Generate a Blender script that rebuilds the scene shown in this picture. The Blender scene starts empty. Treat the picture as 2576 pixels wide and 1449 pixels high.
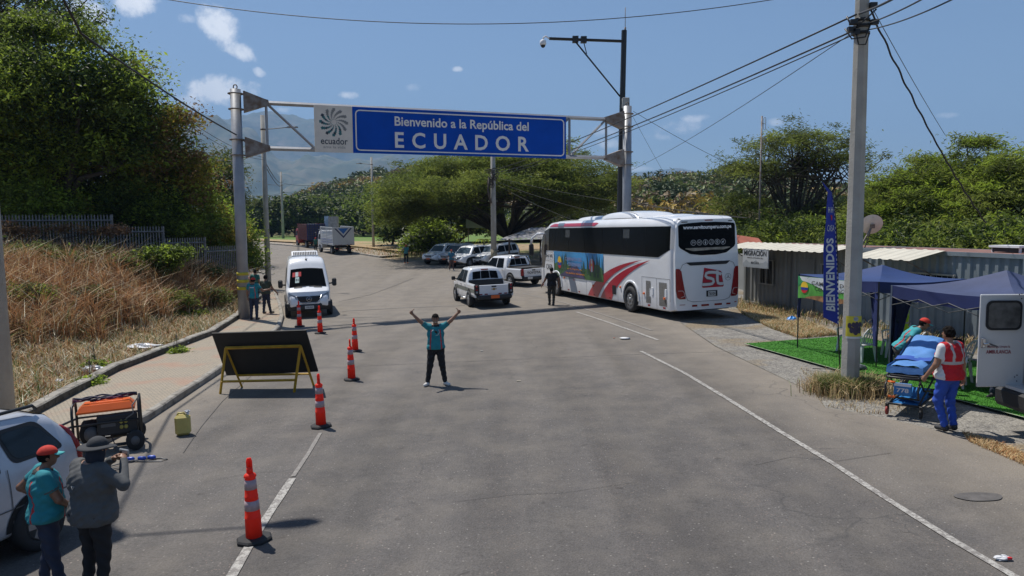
import bpy, math, random
import numpy as np
from mathutils import Vector, Matrix
from math import sin, cos, pi, sqrt, radians, atan2
random.seed(7); RNG = np.random.default_rng(11)
SC = bpy.context.scene; COL = SC.collection
# ------------------------------------------------------------ camera
CAMH = 3.75; FP = 1830.0; PIT = math.atan(157.5/1830); RS = .0075      # focal length in pixels of a 2576 wide view
cd = bpy.data.cameras.new("camera"); cam = bpy.data.objects.new("camera", cd); COL.objects.link(cam)
cd.sensor_width = 36; cd.lens = 36*FP/2576; cd.clip_start = .1; cd.clip_end = 30000
_U = Vector((0, sin(PIT), cos(PIT))); _F = Vector((0, cos(PIT), -sin(PIT))); _R = Vector((1, 0, 0))
_r = (_R - _U*RS).normalized(); _u = (_U + _R*RS).normalized()
cam.matrix_world = Matrix(((_r.x, _u.x, -_F.x, 0), (_r.y, _u.y, -_F.y, 0), (_r.z, _u.z, -_F.z, CAMH), (0, 0, 0, 1)))
SC.camera = cam
# ------------------------------------------------------------ light, exposure
SUN_EL = radians(62); SUN_AZ = atan2(-.71, .70)        # azimuth measured from +Y towards +X
sd = Vector((sin(SUN_AZ)*cos(SUN_EL), cos(SUN_AZ)*cos(SUN_EL), sin(SUN_EL)))
sl = bpy.data.lights.new("sun", "SUN"); sl.energy = 4.3; sl.angle = radians(.53); sl.color = (1, .95, .88)
so = bpy.data.objects.new("sun", sl); COL.objects.link(so); so.rotation_euler = (-sd).to_track_quat('-Z', 'Y').to_euler()
SC.view_settings.view_transform = 'Standard'; SC.view_settings.look = 'None'
SC.view_settings.exposure = .48; SC.view_settings.gamma = 1
SC.cycles.max_bounces = 6; SC.cycles.transparent_max_bounces = 12; SC.cycles.diffuse_bounces = 3; SC.cycles.volume_bounces = 0

def ray(u, v):
    dx = (u-1288)/FP; dy = (724.5-v)/FP
    return (_r*dx + _u*dy + _F)
def smooth(t): t = max(0., min(1., t)); return t*t*(3-2*t)
def gz(x, y): return .42*math.tanh(x/14) + 1.6*smooth((y-40)/65)
def gza(x, y):
    t = np.clip((y-40)/65, 0, 1); return .42*np.tanh(x/14) + 1.6*t*t*(3-2*t)
def G(u, v, z=0):          # where the sight line of a measured photo point meets the ground
    d = ray(u, v); gx = 0; gy = 20; t = 0
    for _ in range(60):
        t2 = (gz(gx, gy)+z-CAMH)/d.z; t = t2 if t == 0 else .6*t+.4*t2
        gx = d.x*t; gy = d.y*t
    return Vector((gx, gy, gz(gx, gy)+z))
def proj(p):
    q = Vector(p)-Vector((0, 0, CAMH)); d = q.dot(_F); return 1288+FP*q.dot(_r)/d, 724.5-FP*q.dot(_u)/d
def A(u, v, Y):
    d = ray(u, v); t = Y/d.y; return Vector((d.x*t, Y, CAMH+d.z*t))

# ------------------------------------------------------------ materials
def nodes(m): m.use_nodes = True; return m.node_tree.nodes, m.node_tree.links
def lin(c): return tuple(((x/12.92) if x <= .04045 else ((x+.055)/1.055)**2.4) for x in c)
_M = {}
def M(name, col, rough=.6, metal=0., var=.12, scale=6., bump=0., bscale=60., spec=.5, dirt=None, coat=0., emit=0.):
    if name in _M: return _M[name]
    m = bpy.data.materials.new(name); n, l = nodes(m); b = n["Principled BSDF"]; _M[name] = m
    b.inputs["Roughness"].default_value = rough; b.inputs["Metallic"].default_value = metal
    b.inputs["Specular IOR Level"].default_value = spec; b.inputs["Coat Weight"].default_value = coat
    b.inputs["Base Color"].default_value = (*col, 1)
    tc = n.new("ShaderNodeTexCoord")
    if var > 0:
        t = n.new("ShaderNodeTexNoise"); t.inputs["Scale"].default_value = scale; t.inputs["Detail"].default_value = 6
        l.new(tc.outputs["Object"], t.inputs["Vector"])
        r = n.new("ShaderNodeMapRange"); r.inputs[1].default_value = .3; r.inputs[2].default_value = .7
        l.new(t.outputs["Fac"], r.inputs[0])
        x = n.new("ShaderNodeMix"); x.data_type = 'RGBA'
        lo = dirt if dirt else tuple(c*(1-var) for c in col); hi = tuple(min(1, c*(1+var)) for c in col)
        x.inputs["A"].default_value = (*lo, 1); x.inputs["B"].default_value = (*hi, 1)
        l.new(r.outputs[0], x.inputs["Factor"]); l.new(x.outputs["Result"], b.inputs["Base Color"])
    if bump > 0:
        t = n.new("ShaderNodeTexNoise"); t.inputs["Scale"].default_value = bscale; t.inputs["Detail"].default_value = 8
        l.new(tc.outputs["Object"], t.inputs["Vector"])
        bp = n.new("ShaderNodeBump"); bp.inputs["Strength"].default_value = bump; bp.inputs["Distance"].default_value = .02
        l.new(t.outputs["Fac"], bp.inputs["Height"]); l.new(bp.outputs[0], b.inputs["Normal"])
    if emit: b.inputs["Emission Color"].default_value = (*col, 1); b.inputs["Emission Strength"].default_value = emit
    return m
def glassy(name, col=(.006, .007, .008), rough=.05):
    m = M(name, col, .12, var=0, spec=.1); m.node_tree.nodes["Principled BSDF"].inputs["IOR"].default_value = 1.25; return m
def leafm(name, col, var=.35, trans=.3, scale=.7):
    if name in _M: return _M[name]
    m = bpy.data.materials.new(name); _M[name] = m; n, l = nodes(m)
    for x in list(n): n.remove(x)
    o = n.new("ShaderNodeOutputMaterial"); d = n.new("ShaderNodeBsdfPrincipled"); t = n.new("ShaderNodeBsdfTranslucent"); mx = n.new("ShaderNodeMixShader")
    d.inputs["Roughness"].default_value = .55; d.inputs["Specular IOR Level"].default_value = .3
    g = n.new("ShaderNodeNewGeometry"); no = n.new("ShaderNodeTexNoise"); no.inputs["Scale"].default_value = scale; no.inputs["Detail"].default_value = 5
    l.new(g.outputs["Position"], no.inputs["Vector"])
    ad = n.new("ShaderNodeMath"); ad.operation = 'MULTIPLY_ADD'; l.new(g.outputs["Random Per Island"], ad.inputs[0]); ad.inputs[1].default_value = .6
    l.new(no.outputs["Fac"], ad.inputs[2])
    r = n.new("ShaderNodeMapRange"); r.inputs[1].default_value = .45; r.inputs[2].default_value = 1.2; l.new(ad.outputs[0], r.inputs[0])
    x = n.new("ShaderNodeMix"); x.data_type = 'RGBA'
    x.inputs["A"].default_value = (*[c*(1-var) for c in col], 1); x.inputs["B"].default_value = (*[min(1, c*(1+var*1.3)) for c in col], 1)
    l.new(r.outputs[0], x.inputs["Factor"]); l.new(x.outputs["Result"], d.inputs["Base Color"]); l.new(x.outputs["Result"], t.inputs["Color"])
    mx.inputs[0].default_value = trans; l.new(d.outputs[0], mx.inputs[1]); l.new(t.outputs[0], mx.inputs[2]); l.new(mx.outputs[0], o.inputs["Surface"])
    return m

# ------------------------------------------------------------ tagging
def tag(o, label=None, cat=None, group=None, kind=None):
    if label: o["label"] = label
    if cat: o["category"] = cat
    if group: o["group"] = group
    if kind: o["kind"] = kind
    return o
def empty(name, label, cat, loc=(0, 0, 0), group=None, head=None, tilt=True, rz=None):
    o = bpy.data.objects.new(name, None); COL.objects.link(o); o.empty_display_size = .2
    tag(o, label, cat, group)
    if head is None and rz is not None: head = (cos(rz), sin(rz))
    if head is None: o.location = loc
    else: o.matrix_basis = frame(loc, head, tilt)
    return o
def frame(loc, head, tilt=True):
    x, y = loc[0], loc[1]; e = .5
    n = Vector((-(gz(x+e, y)-gz(x-e, y))/(2*e), -(gz(x, y+e)-gz(x, y-e))/(2*e), 1)).normalized() if tilt else Vector((0, 0, 1))
    f = Vector((head[0], head[1], 0)); f = (f - n*f.dot(n)).normalized(); lft = n.cross(f)
    z = loc[2] if len(loc) > 2 else gz(x, y)
    return Matrix(((f.x, lft.x, n.x, x), (f.y, lft.y, n.y, y), (f.z, lft.z, n.z, z), (0, 0, 0, 1)))
def children(o): return [c for c in bpy.data.objects if c.parent == o]
def copy_tree(o, parent=None):
    kids = children(o); c = o.copy(); COL.objects.link(c); c.parent = parent
    for k in kids: copy_tree(k, c)
    return c

# ------------------------------------------------------------ mesh builder
class B:
    def __init__(s): s.v = []; s.f = []; s.m = []; s.s = []
    def add(s, vs, fs, m=0, sm=False, T=None):
        o = len(s.v)
        for p in vs:
            p = Vector(p); s.v.append(tuple(T @ p) if T is not None else tuple(p))
        for f in fs: s.f.append([i+o for i in f]); s.m.append(m); s.s.append(sm)
        return s
    def box(s, c, d, m=0, T=None, rz=0, bev=0):
        x, y, z = [q/2 for q in d]; R = Matrix.Rotation(rz, 3, 'Z'); C = Vector(c)
        if bev <= 0:
            vs = [C+R@Vector((a*x, b*y, e*z)) for e in (-1, 1) for b in (-1, 1) for a in (-1, 1)]
            return s.add(vs, [(0, 2, 3, 1), (4, 5, 7, 6), (0, 1, 5, 4), (2, 6, 7, 3), (0, 4, 6, 2), (1, 3, 7, 5)], m, False, T)
        b = min(bev, x*.99, y*.99, z*.99); rings = []
        for zz, k in ((-z, 0), (-z+b, b), (z-b, b), (z, 0)):
            q = k if k else 0
            ax, ay = (x, y) if k else (x-b, y-b)
            pts = [(ax-b if k else ax, ay), (ax, ay-b if k else ay), (ax, -(ay-b if k else ay)), (ax-b if k else ax, -ay), (-(ax-b if k else ax), -ay), (-ax, -(ay-b if k else ay)), (-ax, ay-b if k else ay), (-(ax-b if k else ax), ay)]
            rings.append([C+R@Vector((p[0], p[1], zz)) for p in pts])
        return s.loft(rings, m, cap=True, T=T)
    def loft(s, rings, m=0, cap=False, closed=True, sm=False, T=None):
        n = len(rings[0]); vs = [p for r in rings for p in r]; fs = []
        for i in range(len(rings)-1):
            for j in range(n if closed else n-1):
                k = (j+1) % n; fs.append((i*n+j, i*n+k, (i+1)*n+k, (i+1)*n+j))
        if cap: fs.append(tuple(range(n))[::-1]); fs.append(tuple((len(rings)-1)*n+j for j in range(n)))
        return s.add(vs, fs, m, sm, T)
    def tube(s, pts, r, m=0, n=8, cap=True, sm=True, T=None, closed=False):
        pts = [Vector(p) for p in pts]; N = len(pts); rr = r if isinstance(r, (list, tuple)) else [r]*N; rings = []
        prev = None
        for i, p in enumerate(pts):
            d = (pts[min(i+1, N-1)]-pts[max(i-1, 0)])
            if closed: d = pts[(i+1) % N]-pts[i-1]
            d = d.normalized() if d.length > 1e-9 else Vector((0, 0, 1))
            if prev is None: a = d.cross(Vector((0, 0, 1)) if abs(d.z) < .95 else Vector((1, 0, 0))).normalized()
            else: a = (prev-d*prev.dot(d)).normalized()
            prev = a; b = d.cross(a)
            rings.append([p+(a*cos(2*pi*k/n)+b*sin(2*pi*k/n))*rr[i] for k in range(n)])
        if closed: rings.append(rings[0]); cap = False
        return s.loft(rings, m, cap, True, sm, T)
    def cyl(s, a, b, r, m=0, n=16, r2=None, sm=True, T=None, cap=True): return s.tube([a, b], [r, r if r2 is None else r2], m, n, cap, sm, T)
    def lathe(s, prof, c=(0, 0, 0), m=0, n=20, ax='Z', sm=True, T=None):     # prof: (radius, height)
        C = Vector(c); rings = []
        for r, h in prof:
            R = []
            for k in range(n):
                a = 2*pi*k/n; x, y = r*cos(a), r*sin(a)
                R.append(C+Vector((x, y, h) if ax == 'Z' else ((h, x, y) if ax == 'X' else (y, h, x))))
            rings.append(R)
        return s.loft(rings, m, True, True, sm, T)
    def prism(s, poly, axis, a, b, m=0, T=None):   # poly in the other two axes
        def P(p, h): return (h, p[0], p[1]) if axis == 'X' else ((p[0], h, p[1]) if axis == 'Y' else (p[0], p[1], h))
        n = len(poly); vs = [P(p, a) for p in poly]+[P(p, b) for p in poly]
        fs = [tuple(range(n)), tuple(range(2*n-1, n-1, -1))]+[(i, i+n, (i+1) % n+n, (i+1) % n) for i in range(n)]
        return s.add(vs, fs, m, False, T)
    def ell(s, c, d, m=0, n=14, k=9, T=None, R=None):
        C = Vector(c); rings = []
        for i in range(k+1):
            t = -pi/2+pi*i/k; q = max(cos(t), .02)
            ring = [Vector((d[0]*q*cos(2*pi*j/n), d[1]*q*sin(2*pi*j/n), d[2]*sin(t))) for j in range(n)]
            rings.append([C+(R@p if R else p) for p in ring])
        return s.loft(rings, m, True, True, True, T)
    def quad(s, a, b, c, d, m=0, T=None): return s.add([a, b, c, d], [(0, 1, 2, 3)], m, False, T)
    def grid(s, fn, nu, nv, m=0, sm=True, T=None):
        vs = [fn(i/nu, j/nv) for i in range(nu+1) for j in range(nv+1)]
        fs = [(i*(nv+1)+j, (i+1)*(nv+1)+j, (i+1)*(nv+1)+j+1, i*(nv+1)+j+1) for i in range(nu) for j in range(nv)]
        return s.add(vs, fs, m, sm, T)
    def obj(s, name, mats, parent=None, label=None, cat=None, group=None, kind=None, fix=True):
        me = bpy.data.meshes.new(name); me.from_pydata(s.v, [], s.f)
        mats = mats if isinstance(mats, (list, tuple)) else [mats]
        for x in mats: me.materials.append(x)
        me.polygons.foreach_set("material_index", s.m); me.polygons.foreach_set("use_smooth", s.s)
        if fix:
            import bmesh
            bm = bmesh.new(); bm.from_mesh(me); bmesh.ops.recalc_face_normals(bm, faces=bm.faces); bm.to_mesh(me); bm.free()
        me.update(); o = bpy.data.objects.new(name, me); COL.objects.link(o)
        if parent: o.parent = parent
        tag(o, label, cat, group, kind); return o
def objs(b, name, mats, parent):     # every loose piece of a builder becomes an object of its own
    par = list(range(len(b.v)))
    def fd(i):
        while par[i] != i: par[i] = par[par[i]]; i = par[i]
        return i
    for f in b.f:
        for j in f[1:]: par[fd(j)] = fd(f[0])
    gs = {}
    for k, f in enumerate(b.f): gs.setdefault(fd(f[0]), []).append(k)
    for ks in gs.values():
        q = B(); mp = {}
        for k in ks:
            for j in b.f[k]:
                if j not in mp: mp[j] = len(q.v); q.v.append(b.v[j])
            q.f.append([mp[j] for j in b.f[k]]); q.m.append(b.m[k]); q.s.append(b.s[k])
        q.obj(name, mats, parent)
def npobj(name, V, F, mats, parent=None, mi=None, sm=False, **k):
    me = bpy.data.meshes.new(name); V = np.asarray(V, np.float32); F = np.asarray(F, np.int32); n, w = F.shape
    me.vertices.add(len(V)); me.vertices.foreach_set("co", V.ravel()); me.loops.add(n*w); me.loops.foreach_set("vertex_index", F.ravel())
    me.polygons.add(n); me.polygons.foreach_set("loop_start", np.arange(0, n*w, w, dtype=np.int32)); me.polygons.foreach_set("loop_total", np.full(n, w, np.int32))
    for x in (mats if isinstance(mats, (list, tuple)) else [mats]): me.materials.append(x)
    if mi is not None: me.polygons.foreach_set("material_index", np.asarray(mi, np.int32))
    me.polygons.foreach_set("use_smooth", np.full(n, sm)); me.update(calc_edges=True); me.validate()
    o = bpy.data.objects.new(name, me); COL.objects.link(o)
    if parent: o.parent = parent
    tag(o, k.get('label'), k.get('cat'), k.get('group'), k.get('kind')); return o
# text fitted into a mapped box; fn(u,v) -> point, u,v in 0..1
def text(s, fn, mat, parent, name="lettering", bold=.0, b=None, mi=0, fit=None, space=1.0):
    cu = bpy.data.curves.new("t", 'FONT'); cu.body = s; cu.offset = bold; cu.resolution_u = 3; cu.space_character = space
    o = bpy.data.objects.new("t", cu); COL.objects.link(o); bpy.context.view_layer.update()
    me = bpy.data.meshes.new_from_object(o.evaluated_get(bpy.context.evaluated_depsgraph_get()))
    bpy.data.objects.remove(o); bpy.data.curves.remove(cu)
    vs = [tuple(v.co) for v in me.vertices]; fs = [tuple(p.vertices) for p in me.polygons]; bpy.data.meshes.remove(me)
    x0 = min(v[0] for v in vs); x1 = max(v[0] for v in vs); y0 = min(v[1] for v in vs); y1 = max(v[1] for v in vs)
    if fit: y0, y1 = fit
    P = [fn((v[0]-x0)/(x1-x0), (v[1]-y0)/(y1-y0)) for v in vs]
    if b is not None: b.add(P, fs, mi); return
    bb = B(); bb.add(P, fs); return bb.obj(name, mat, parent, fix=False)
# ------------------------------------------------------------ sky with clouds
W = bpy.data.worlds.new("World"); SC.world = W; W.use_nodes = True; n = W.node_tree.nodes; l = W.node_tree.links
bg = n["Background"]; bg.inputs["Strength"].default_value = .075
sk = n.new("ShaderNodeTexSky"); sk.sky_type = 'NISHITA'; sk.sun_disc = False; sk.sun_elevation = SUN_EL; sk.sun_rotation = SUN_AZ
sk.altitude = 400; sk.air_density = 1.0; sk.dust_density = .5; sk.ozone_density = 3.4
tc = n.new("ShaderNodeTexCoord"); sp = n.new("ShaderNodeSeparateXYZ"); l.new(tc.outputs["Generated"], sp.inputs[0])
def mth(op, a, b=None, c=None):
    q = n.new("ShaderNodeMath"); q.operation = op
    for i, x in enumerate((a, b, c)):
        if x is None: continue
        if isinstance(x, (int, float)): q.inputs[i].default_value = x
        else: l.new(x, q.inputs[i])
    return q.outputs[0]
az = mth('ARCTAN2', sp.outputs[0], sp.outputs[1]); el = mth('ARCSINE', sp.outputs[2])
no = n.new("ShaderNodeTexNoise"); no.inputs["Scale"].default_value = 17; no.inputs["Detail"].default_value = 14; no.inputs["Roughness"].default_value = .68
l.new(tc.outputs["Generated"], no.inputs["Vector"])
nz = mth('MULTIPLY_ADD', no.outputs["Fac"], 8.5, -4.35)
# each cloud: photo pixel centre, half width, half height (pixels), density, tilt
CL = [(232, 55, 50, 42, 1.0, 0), (335, 2, 48, 34, .9, 0), (548, 62, 62, 44, 1., .7), (612, 128, 42, 24, .9, .4), (470, 46, 24, 14, .45, 0), (652, 180, 16, 12, .8, .3), (525, 234, 108, 46, 1.15, 0), (690, 275, 50, 9, .6, 0),
      (874, 240, 30, 12, .9, 0), (1152, 174, 17, 8, .7, 0), (1690, 322, 95, 26, .9, -.05), (1500, 330, 60, 18, .75, 0), (1530, 362, 34, 14, .7, 0), (1740, 300, 40, 14, .9, 0), (1952, 308, 22, 11, .75, 0), (2370, 291, 30, 8, .45, 0), (1037, 220, 26, 12, .3, 0), (1580, 425, 60, 8, .5, 0), (1660,345,60,16,.8,.1)]
acc = None
for u, v, a, b_, dn, rot in CL:
    d = ray(u, v).normalized(); A0 = atan2(d.x, d.y); E0 = math.asin(d.z); wa = a/FP; we = b_/FP
    da = mth('SUBTRACT', az, A0); de = mth('SUBTRACT', el, E0)
    if rot:
        c_, s_ = cos(rot), sin(rot)
        da2 = mth('SUBTRACT', mth('MULTIPLY', da, c_), mth('MULTIPLY', de, s_)); de = mth('ADD', mth('MULTIPLY', da, s_), mth('MULTIPLY', de, c_)); da = da2
    x = mth('POWER', mth('ABSOLUTE', mth('MULTIPLY', da, 1/wa)), 2); y = mth('POWER', mth('ABSOLUTE', mth('MULTIPLY', de, 1/we)), 2)
    k = mth('SUBTRACT', 1.0, mth('ADD', x, y)); k = mth('MULTIPLY_ADD', k, 1.7, nz)
    q = n.new("ShaderNodeMapRange"); q.interpolation_type = 'SMOOTHSTEP'; l.new(k, q.inputs[0]); q.inputs[1].default_value = .0; q.inputs[2].default_value = 2.1
    q.inputs[3].default_value = 0; q.inputs[4].default_value = dn
    acc = q.outputs[0] if acc is None else mth('MAXIMUM', acc, q.outputs[0])
acc = mth('MINIMUM', acc, .93)
n2 = n.new("ShaderNodeTexNoise"); n2.inputs["Scale"].default_value = 30; n2.inputs["Detail"].default_value = 4; l.new(tc.outputs["Generated"], n2.inputs["Vector"])
cr = n.new("ShaderNodeMix"); cr.data_type = 'RGBA'; l.new(n2.outputs["Fac"], cr.inputs["Factor"]); cr.inputs["A"].default_value = (10.5, 11, 11.8, 1); cr.inputs["B"].default_value = (15.5, 15.3, 15.2, 1)
mx = n.new("ShaderNodeMix"); mx.data_type = 'RGBA'; l.new(acc, mx.inputs["Factor"]); l.new(sk.outputs[0], mx.inputs["A"]); l.new(cr.outputs["Result"], mx.inputs["B"])
l.new(mx.outputs["Result"], bg.inputs["Color"])

# ------------------------------------------------------------ ground
def vnoise(x, y, s=1., seed=0):
    a = np.sin(x*1.3*s+seed)*np.cos(y*1.7*s+1.3*seed)+.5*np.sin(x*3.1*s+y*2.3*s+seed*2.1)+.25*np.sin(x*6.7*s-y*5.9*s+seed)
    return a/1.75
FENCE = [(-30.5, 31.2), (-19.4, 35.5), (-17.65, 37.0), (-16.4, 39.0), (-15.5, 41.6)]
KERB_OUT = [G(-330, 1290), G(110, 1050), G(300, 945), G(540, 850), G(606, 806)]
_ko = np.array([(p.x, p.y) for p in KERB_OUT])
_fx = np.array([(-60., 20.), (-30.5, 31.2), (-19.4, 35.5), (-17.65, 37.0), (-16.4, 39.0), (-15.5, 41.6), (-16.6, 50.), (-30, 90), (-60, 160)]); _fz = np.array([3.6, 2.9, 2.35, 1.7, 1.1, .55, .3, .2, .1])
def segd(px, py, P):
    best = None
    for i in range(len(P)-1):
        ax, ay = P[i]; bx, by = P[i+1]; dx, dy = bx-ax, by-ay
        t = np.clip(((px-ax)*dx+(py-ay)*dy)/(dx*dx+dy*dy), 0, 1); d = np.hypot(px-ax-t*dx, py-ay-t*dy)
        sgn = (dx*(py-ay)-dy*(px-ax)); tt = i+t
        if best is None: best = [d, sgn, tt]
        else:
            m = d < best[0]; best = [np.where(m, d, best[0]), np.where(m, sgn, best[1]), np.where(m, tt, best[2])]
    return best
_ke = np.array([(KERB_OUT[0].x-12, KERB_OUT[0].y-14)]+[(p.x, p.y) for p in KERB_OUT]+[(-14.2, 40.5), (-17.5, 48.), (-28, 70), (-50, 105)])
def bank(x, y):          # height of the grass bank above the road level, left of the pavement
    d, s, _ = segd(x, y, _ke); df, sf, tf = segd(x, y, _fx)
    zf = np.interp(tf, np.arange(len(_fz)), _fz)
    d = np.where(s > 0, d, 0)          # left side of the kerb
    df2 = np.where(sf > 0, 0, df)
    t = d/(d+df2+1e-6); q_ = np.clip((t-.14)/.44, 0, 1); t2 = q_*q_*(3-2*q_)*.72+t*.28
    h = zf*t2
    h += .34*np.clip(t*4, 0, 1)*np.clip(1-t, 0, 1)*(vnoise(x, y, .55, 2)+.3)
    return np.where(s > 0, h+.12*np.clip(d*3, 0, 1), 0)
def ground_h(x, y):
    return gza(x, y)+bank(x, y)
def sheet(x0, x1, y0, y1, st, dz=0., fn=None):
    nx = int((x1-x0)/st)+1; ny = int((y1-y0)/st)+1
    X, Y = np.meshgrid(np.linspace(x0, x1, nx), np.linspace(y0, y1, ny), indexing='ij')
    Z = (fn or gza)(X, Y)+dz
    V = np.stack([X, Y, Z], -1).reshape(-1, 3); I = np.arange(nx*ny).reshape(nx, ny)
    F = np.stack([I[:-1, :-1], I[1:, :-1], I[1:, 1:], I[:-1, 1:]], -1).reshape(-1, 4)
    return V, F
def polysheet(name, poly, dz, mat, st=1., edge=None, **k):
    """sheet following the ground, cut to a polygon (fan of clipped cells)"""
    import bmesh
    from mathutils.geometry import tessellate_polygon
    xs = [p[0] for p in poly]; ys = [p[1] for p in poly]
    bm = bmesh.new(); vs = [bm.verts.new((p[0], p[1], 0)) for p in poly]; bm.faces.new(vs)
    def cut(co, no): bmesh.ops.bisect_plane(bm, geom=bm.verts[:]+bm.edges[:]+bm.faces[:], plane_co=co, plane_no=no)
    y = min(ys)
    ystep = st
    while y < max(ys): cut((0, y, 0), (0, 1, 0)); y += ystep if y < 60 else ystep*3
    x = min(xs)
    while x < max(xs): cut((x, 0, 0), (1, 0, 0)); x += ystep if abs(x) < 40 else ystep*3
    for v in bm.verts: v.co.z = gz(v.co.x, v.co.y)+dz
    bmesh.ops.recalc_face_normals(bm, faces=bm.faces)
    for f in bm.faces:
        if f.normal.z < 0: f.normal_flip()
        f.smooth = True
    me = bpy.data.meshes.new(name); bm.to_mesh(me); bm.free(); me.materials.append(mat)
    o = bpy.data.objects.new(name, me); COL.objects.link(o); tag(o, k.get('label'), k.get('cat'), k.get('group'), k.get('kind')); return o
def world_mat(name, cols, scales, rough=.9, bump=.3, bscale=40., extra=None):
    """ground material from world position: cols blended by noises"""
    m = bpy.data.materials.new(name); n, l = nodes(m); b = n["Principled BSDF"]; b.inputs["Roughness"].default_value = rough; b.inputs["Specular IOR Level"].default_value = .25
    g = n.new("ShaderNodeNewGeometry"); cur = None
    for i, c in enumerate(cols):
        if cur is None: cur = c; continue
        t = n.new("ShaderNodeTexNoise"); t.inputs["Scale"].default_value = scales[i-1][0]; t.inputs["Detail"].default_value = 8; l.new(g.outputs["Position"], t.inputs["Vector"])
        r = n.new("ShaderNodeMapRange"); r.inputs[1].default_value = scales[i-1][1]; r.inputs[2].default_value = scales[i-1][2]; l.new(t.outputs["Fac"], r.inputs[0])
        x = n.new("ShaderNodeMix"); x.data_type = 'RGBA'; l.new(r.outputs[0], x.inputs["Factor"])
        if isinstance(cur, tuple): x.inputs["A"].default_value = (*cur, 1)
        else: l.new(cur, x.inputs["A"])
        x.inputs["B"].default_value = (*c, 1); cur = x.outputs["Result"]
    if extra: cur = extra(n, l, g, cur, b)
    l.new(cur, b.inputs["Base Color"])
    t = n.new("ShaderNodeTexNoise"); t.inputs["Scale"].default_value = bscale; t.inputs["Detail"].default_value = 10; l.new(g.outputs["Position"], t.inputs["Vector"])
    bp = n.new("ShaderNodeBump"); bp.inputs["Strength"].default_value = bump; bp.inputs["Distance"].default_value = .03; l.new(t.outputs["Fac"], bp.inputs["Height"]); l.new(bp.outputs[0], b.inputs["Normal"])
    return m
mSoil = world_mat("dry_soil", [(.30, .235, .16), (.36, .25, .13), (.2, .16, .1), (.16, .19, .06)], [(.6, .4, .65), (2.5, .5, .62), (.05, .52, .6)], bump=.5, bscale=8)
mSoilDark = world_mat("earth", [(.15, .09, .05), (.19, .12, .065), (.08, .055, .035)], [(.8, .4, .65), (3, .5, .65)], bump=.6, bscale=9)
# the ground is one sheet: a dense core and a coarse rim reaching the horizon
def axis_(a, b, st, far):
    c = list(np.arange(a, b+1e-6, st)); lo = []; hi = []; q = st
    x = a
    while x > -far: q *= 1.35; x -= q; lo.append(x)
    q = st; x = b
    while x < far: q *= 1.35; x += q; hi.append(x)
    return np.array(lo[::-1]+c+hi)
gx_ = axis_(-34, 26, .8, 9000); gy_ = axis_(-4, 62, .8, 9000)
X, Y = np.meshgrid(gx_, gy_, indexing='ij')
Zg = ground_h(X, Y)-.05
V = np.stack([X, Y, Zg], -1).reshape(-1, 3); I = np.arange(X.size).reshape(X.shape)
F = np.stack([I[:-1, :-1], I[1:, :-1], I[1:, 1:], I[:-1, 1:]], -1).reshape(-1, 4)
cx = V[F].mean(1); nearbank = ((cx[:, 0] < -8) & (cx[:, 1] < 60) & (cx[:, 0] > -60)).astype(int)
npobj("ground", V, F, [mSoil, mSoilDark], mi=nearbank, sm=True, kind='structure')

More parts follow.
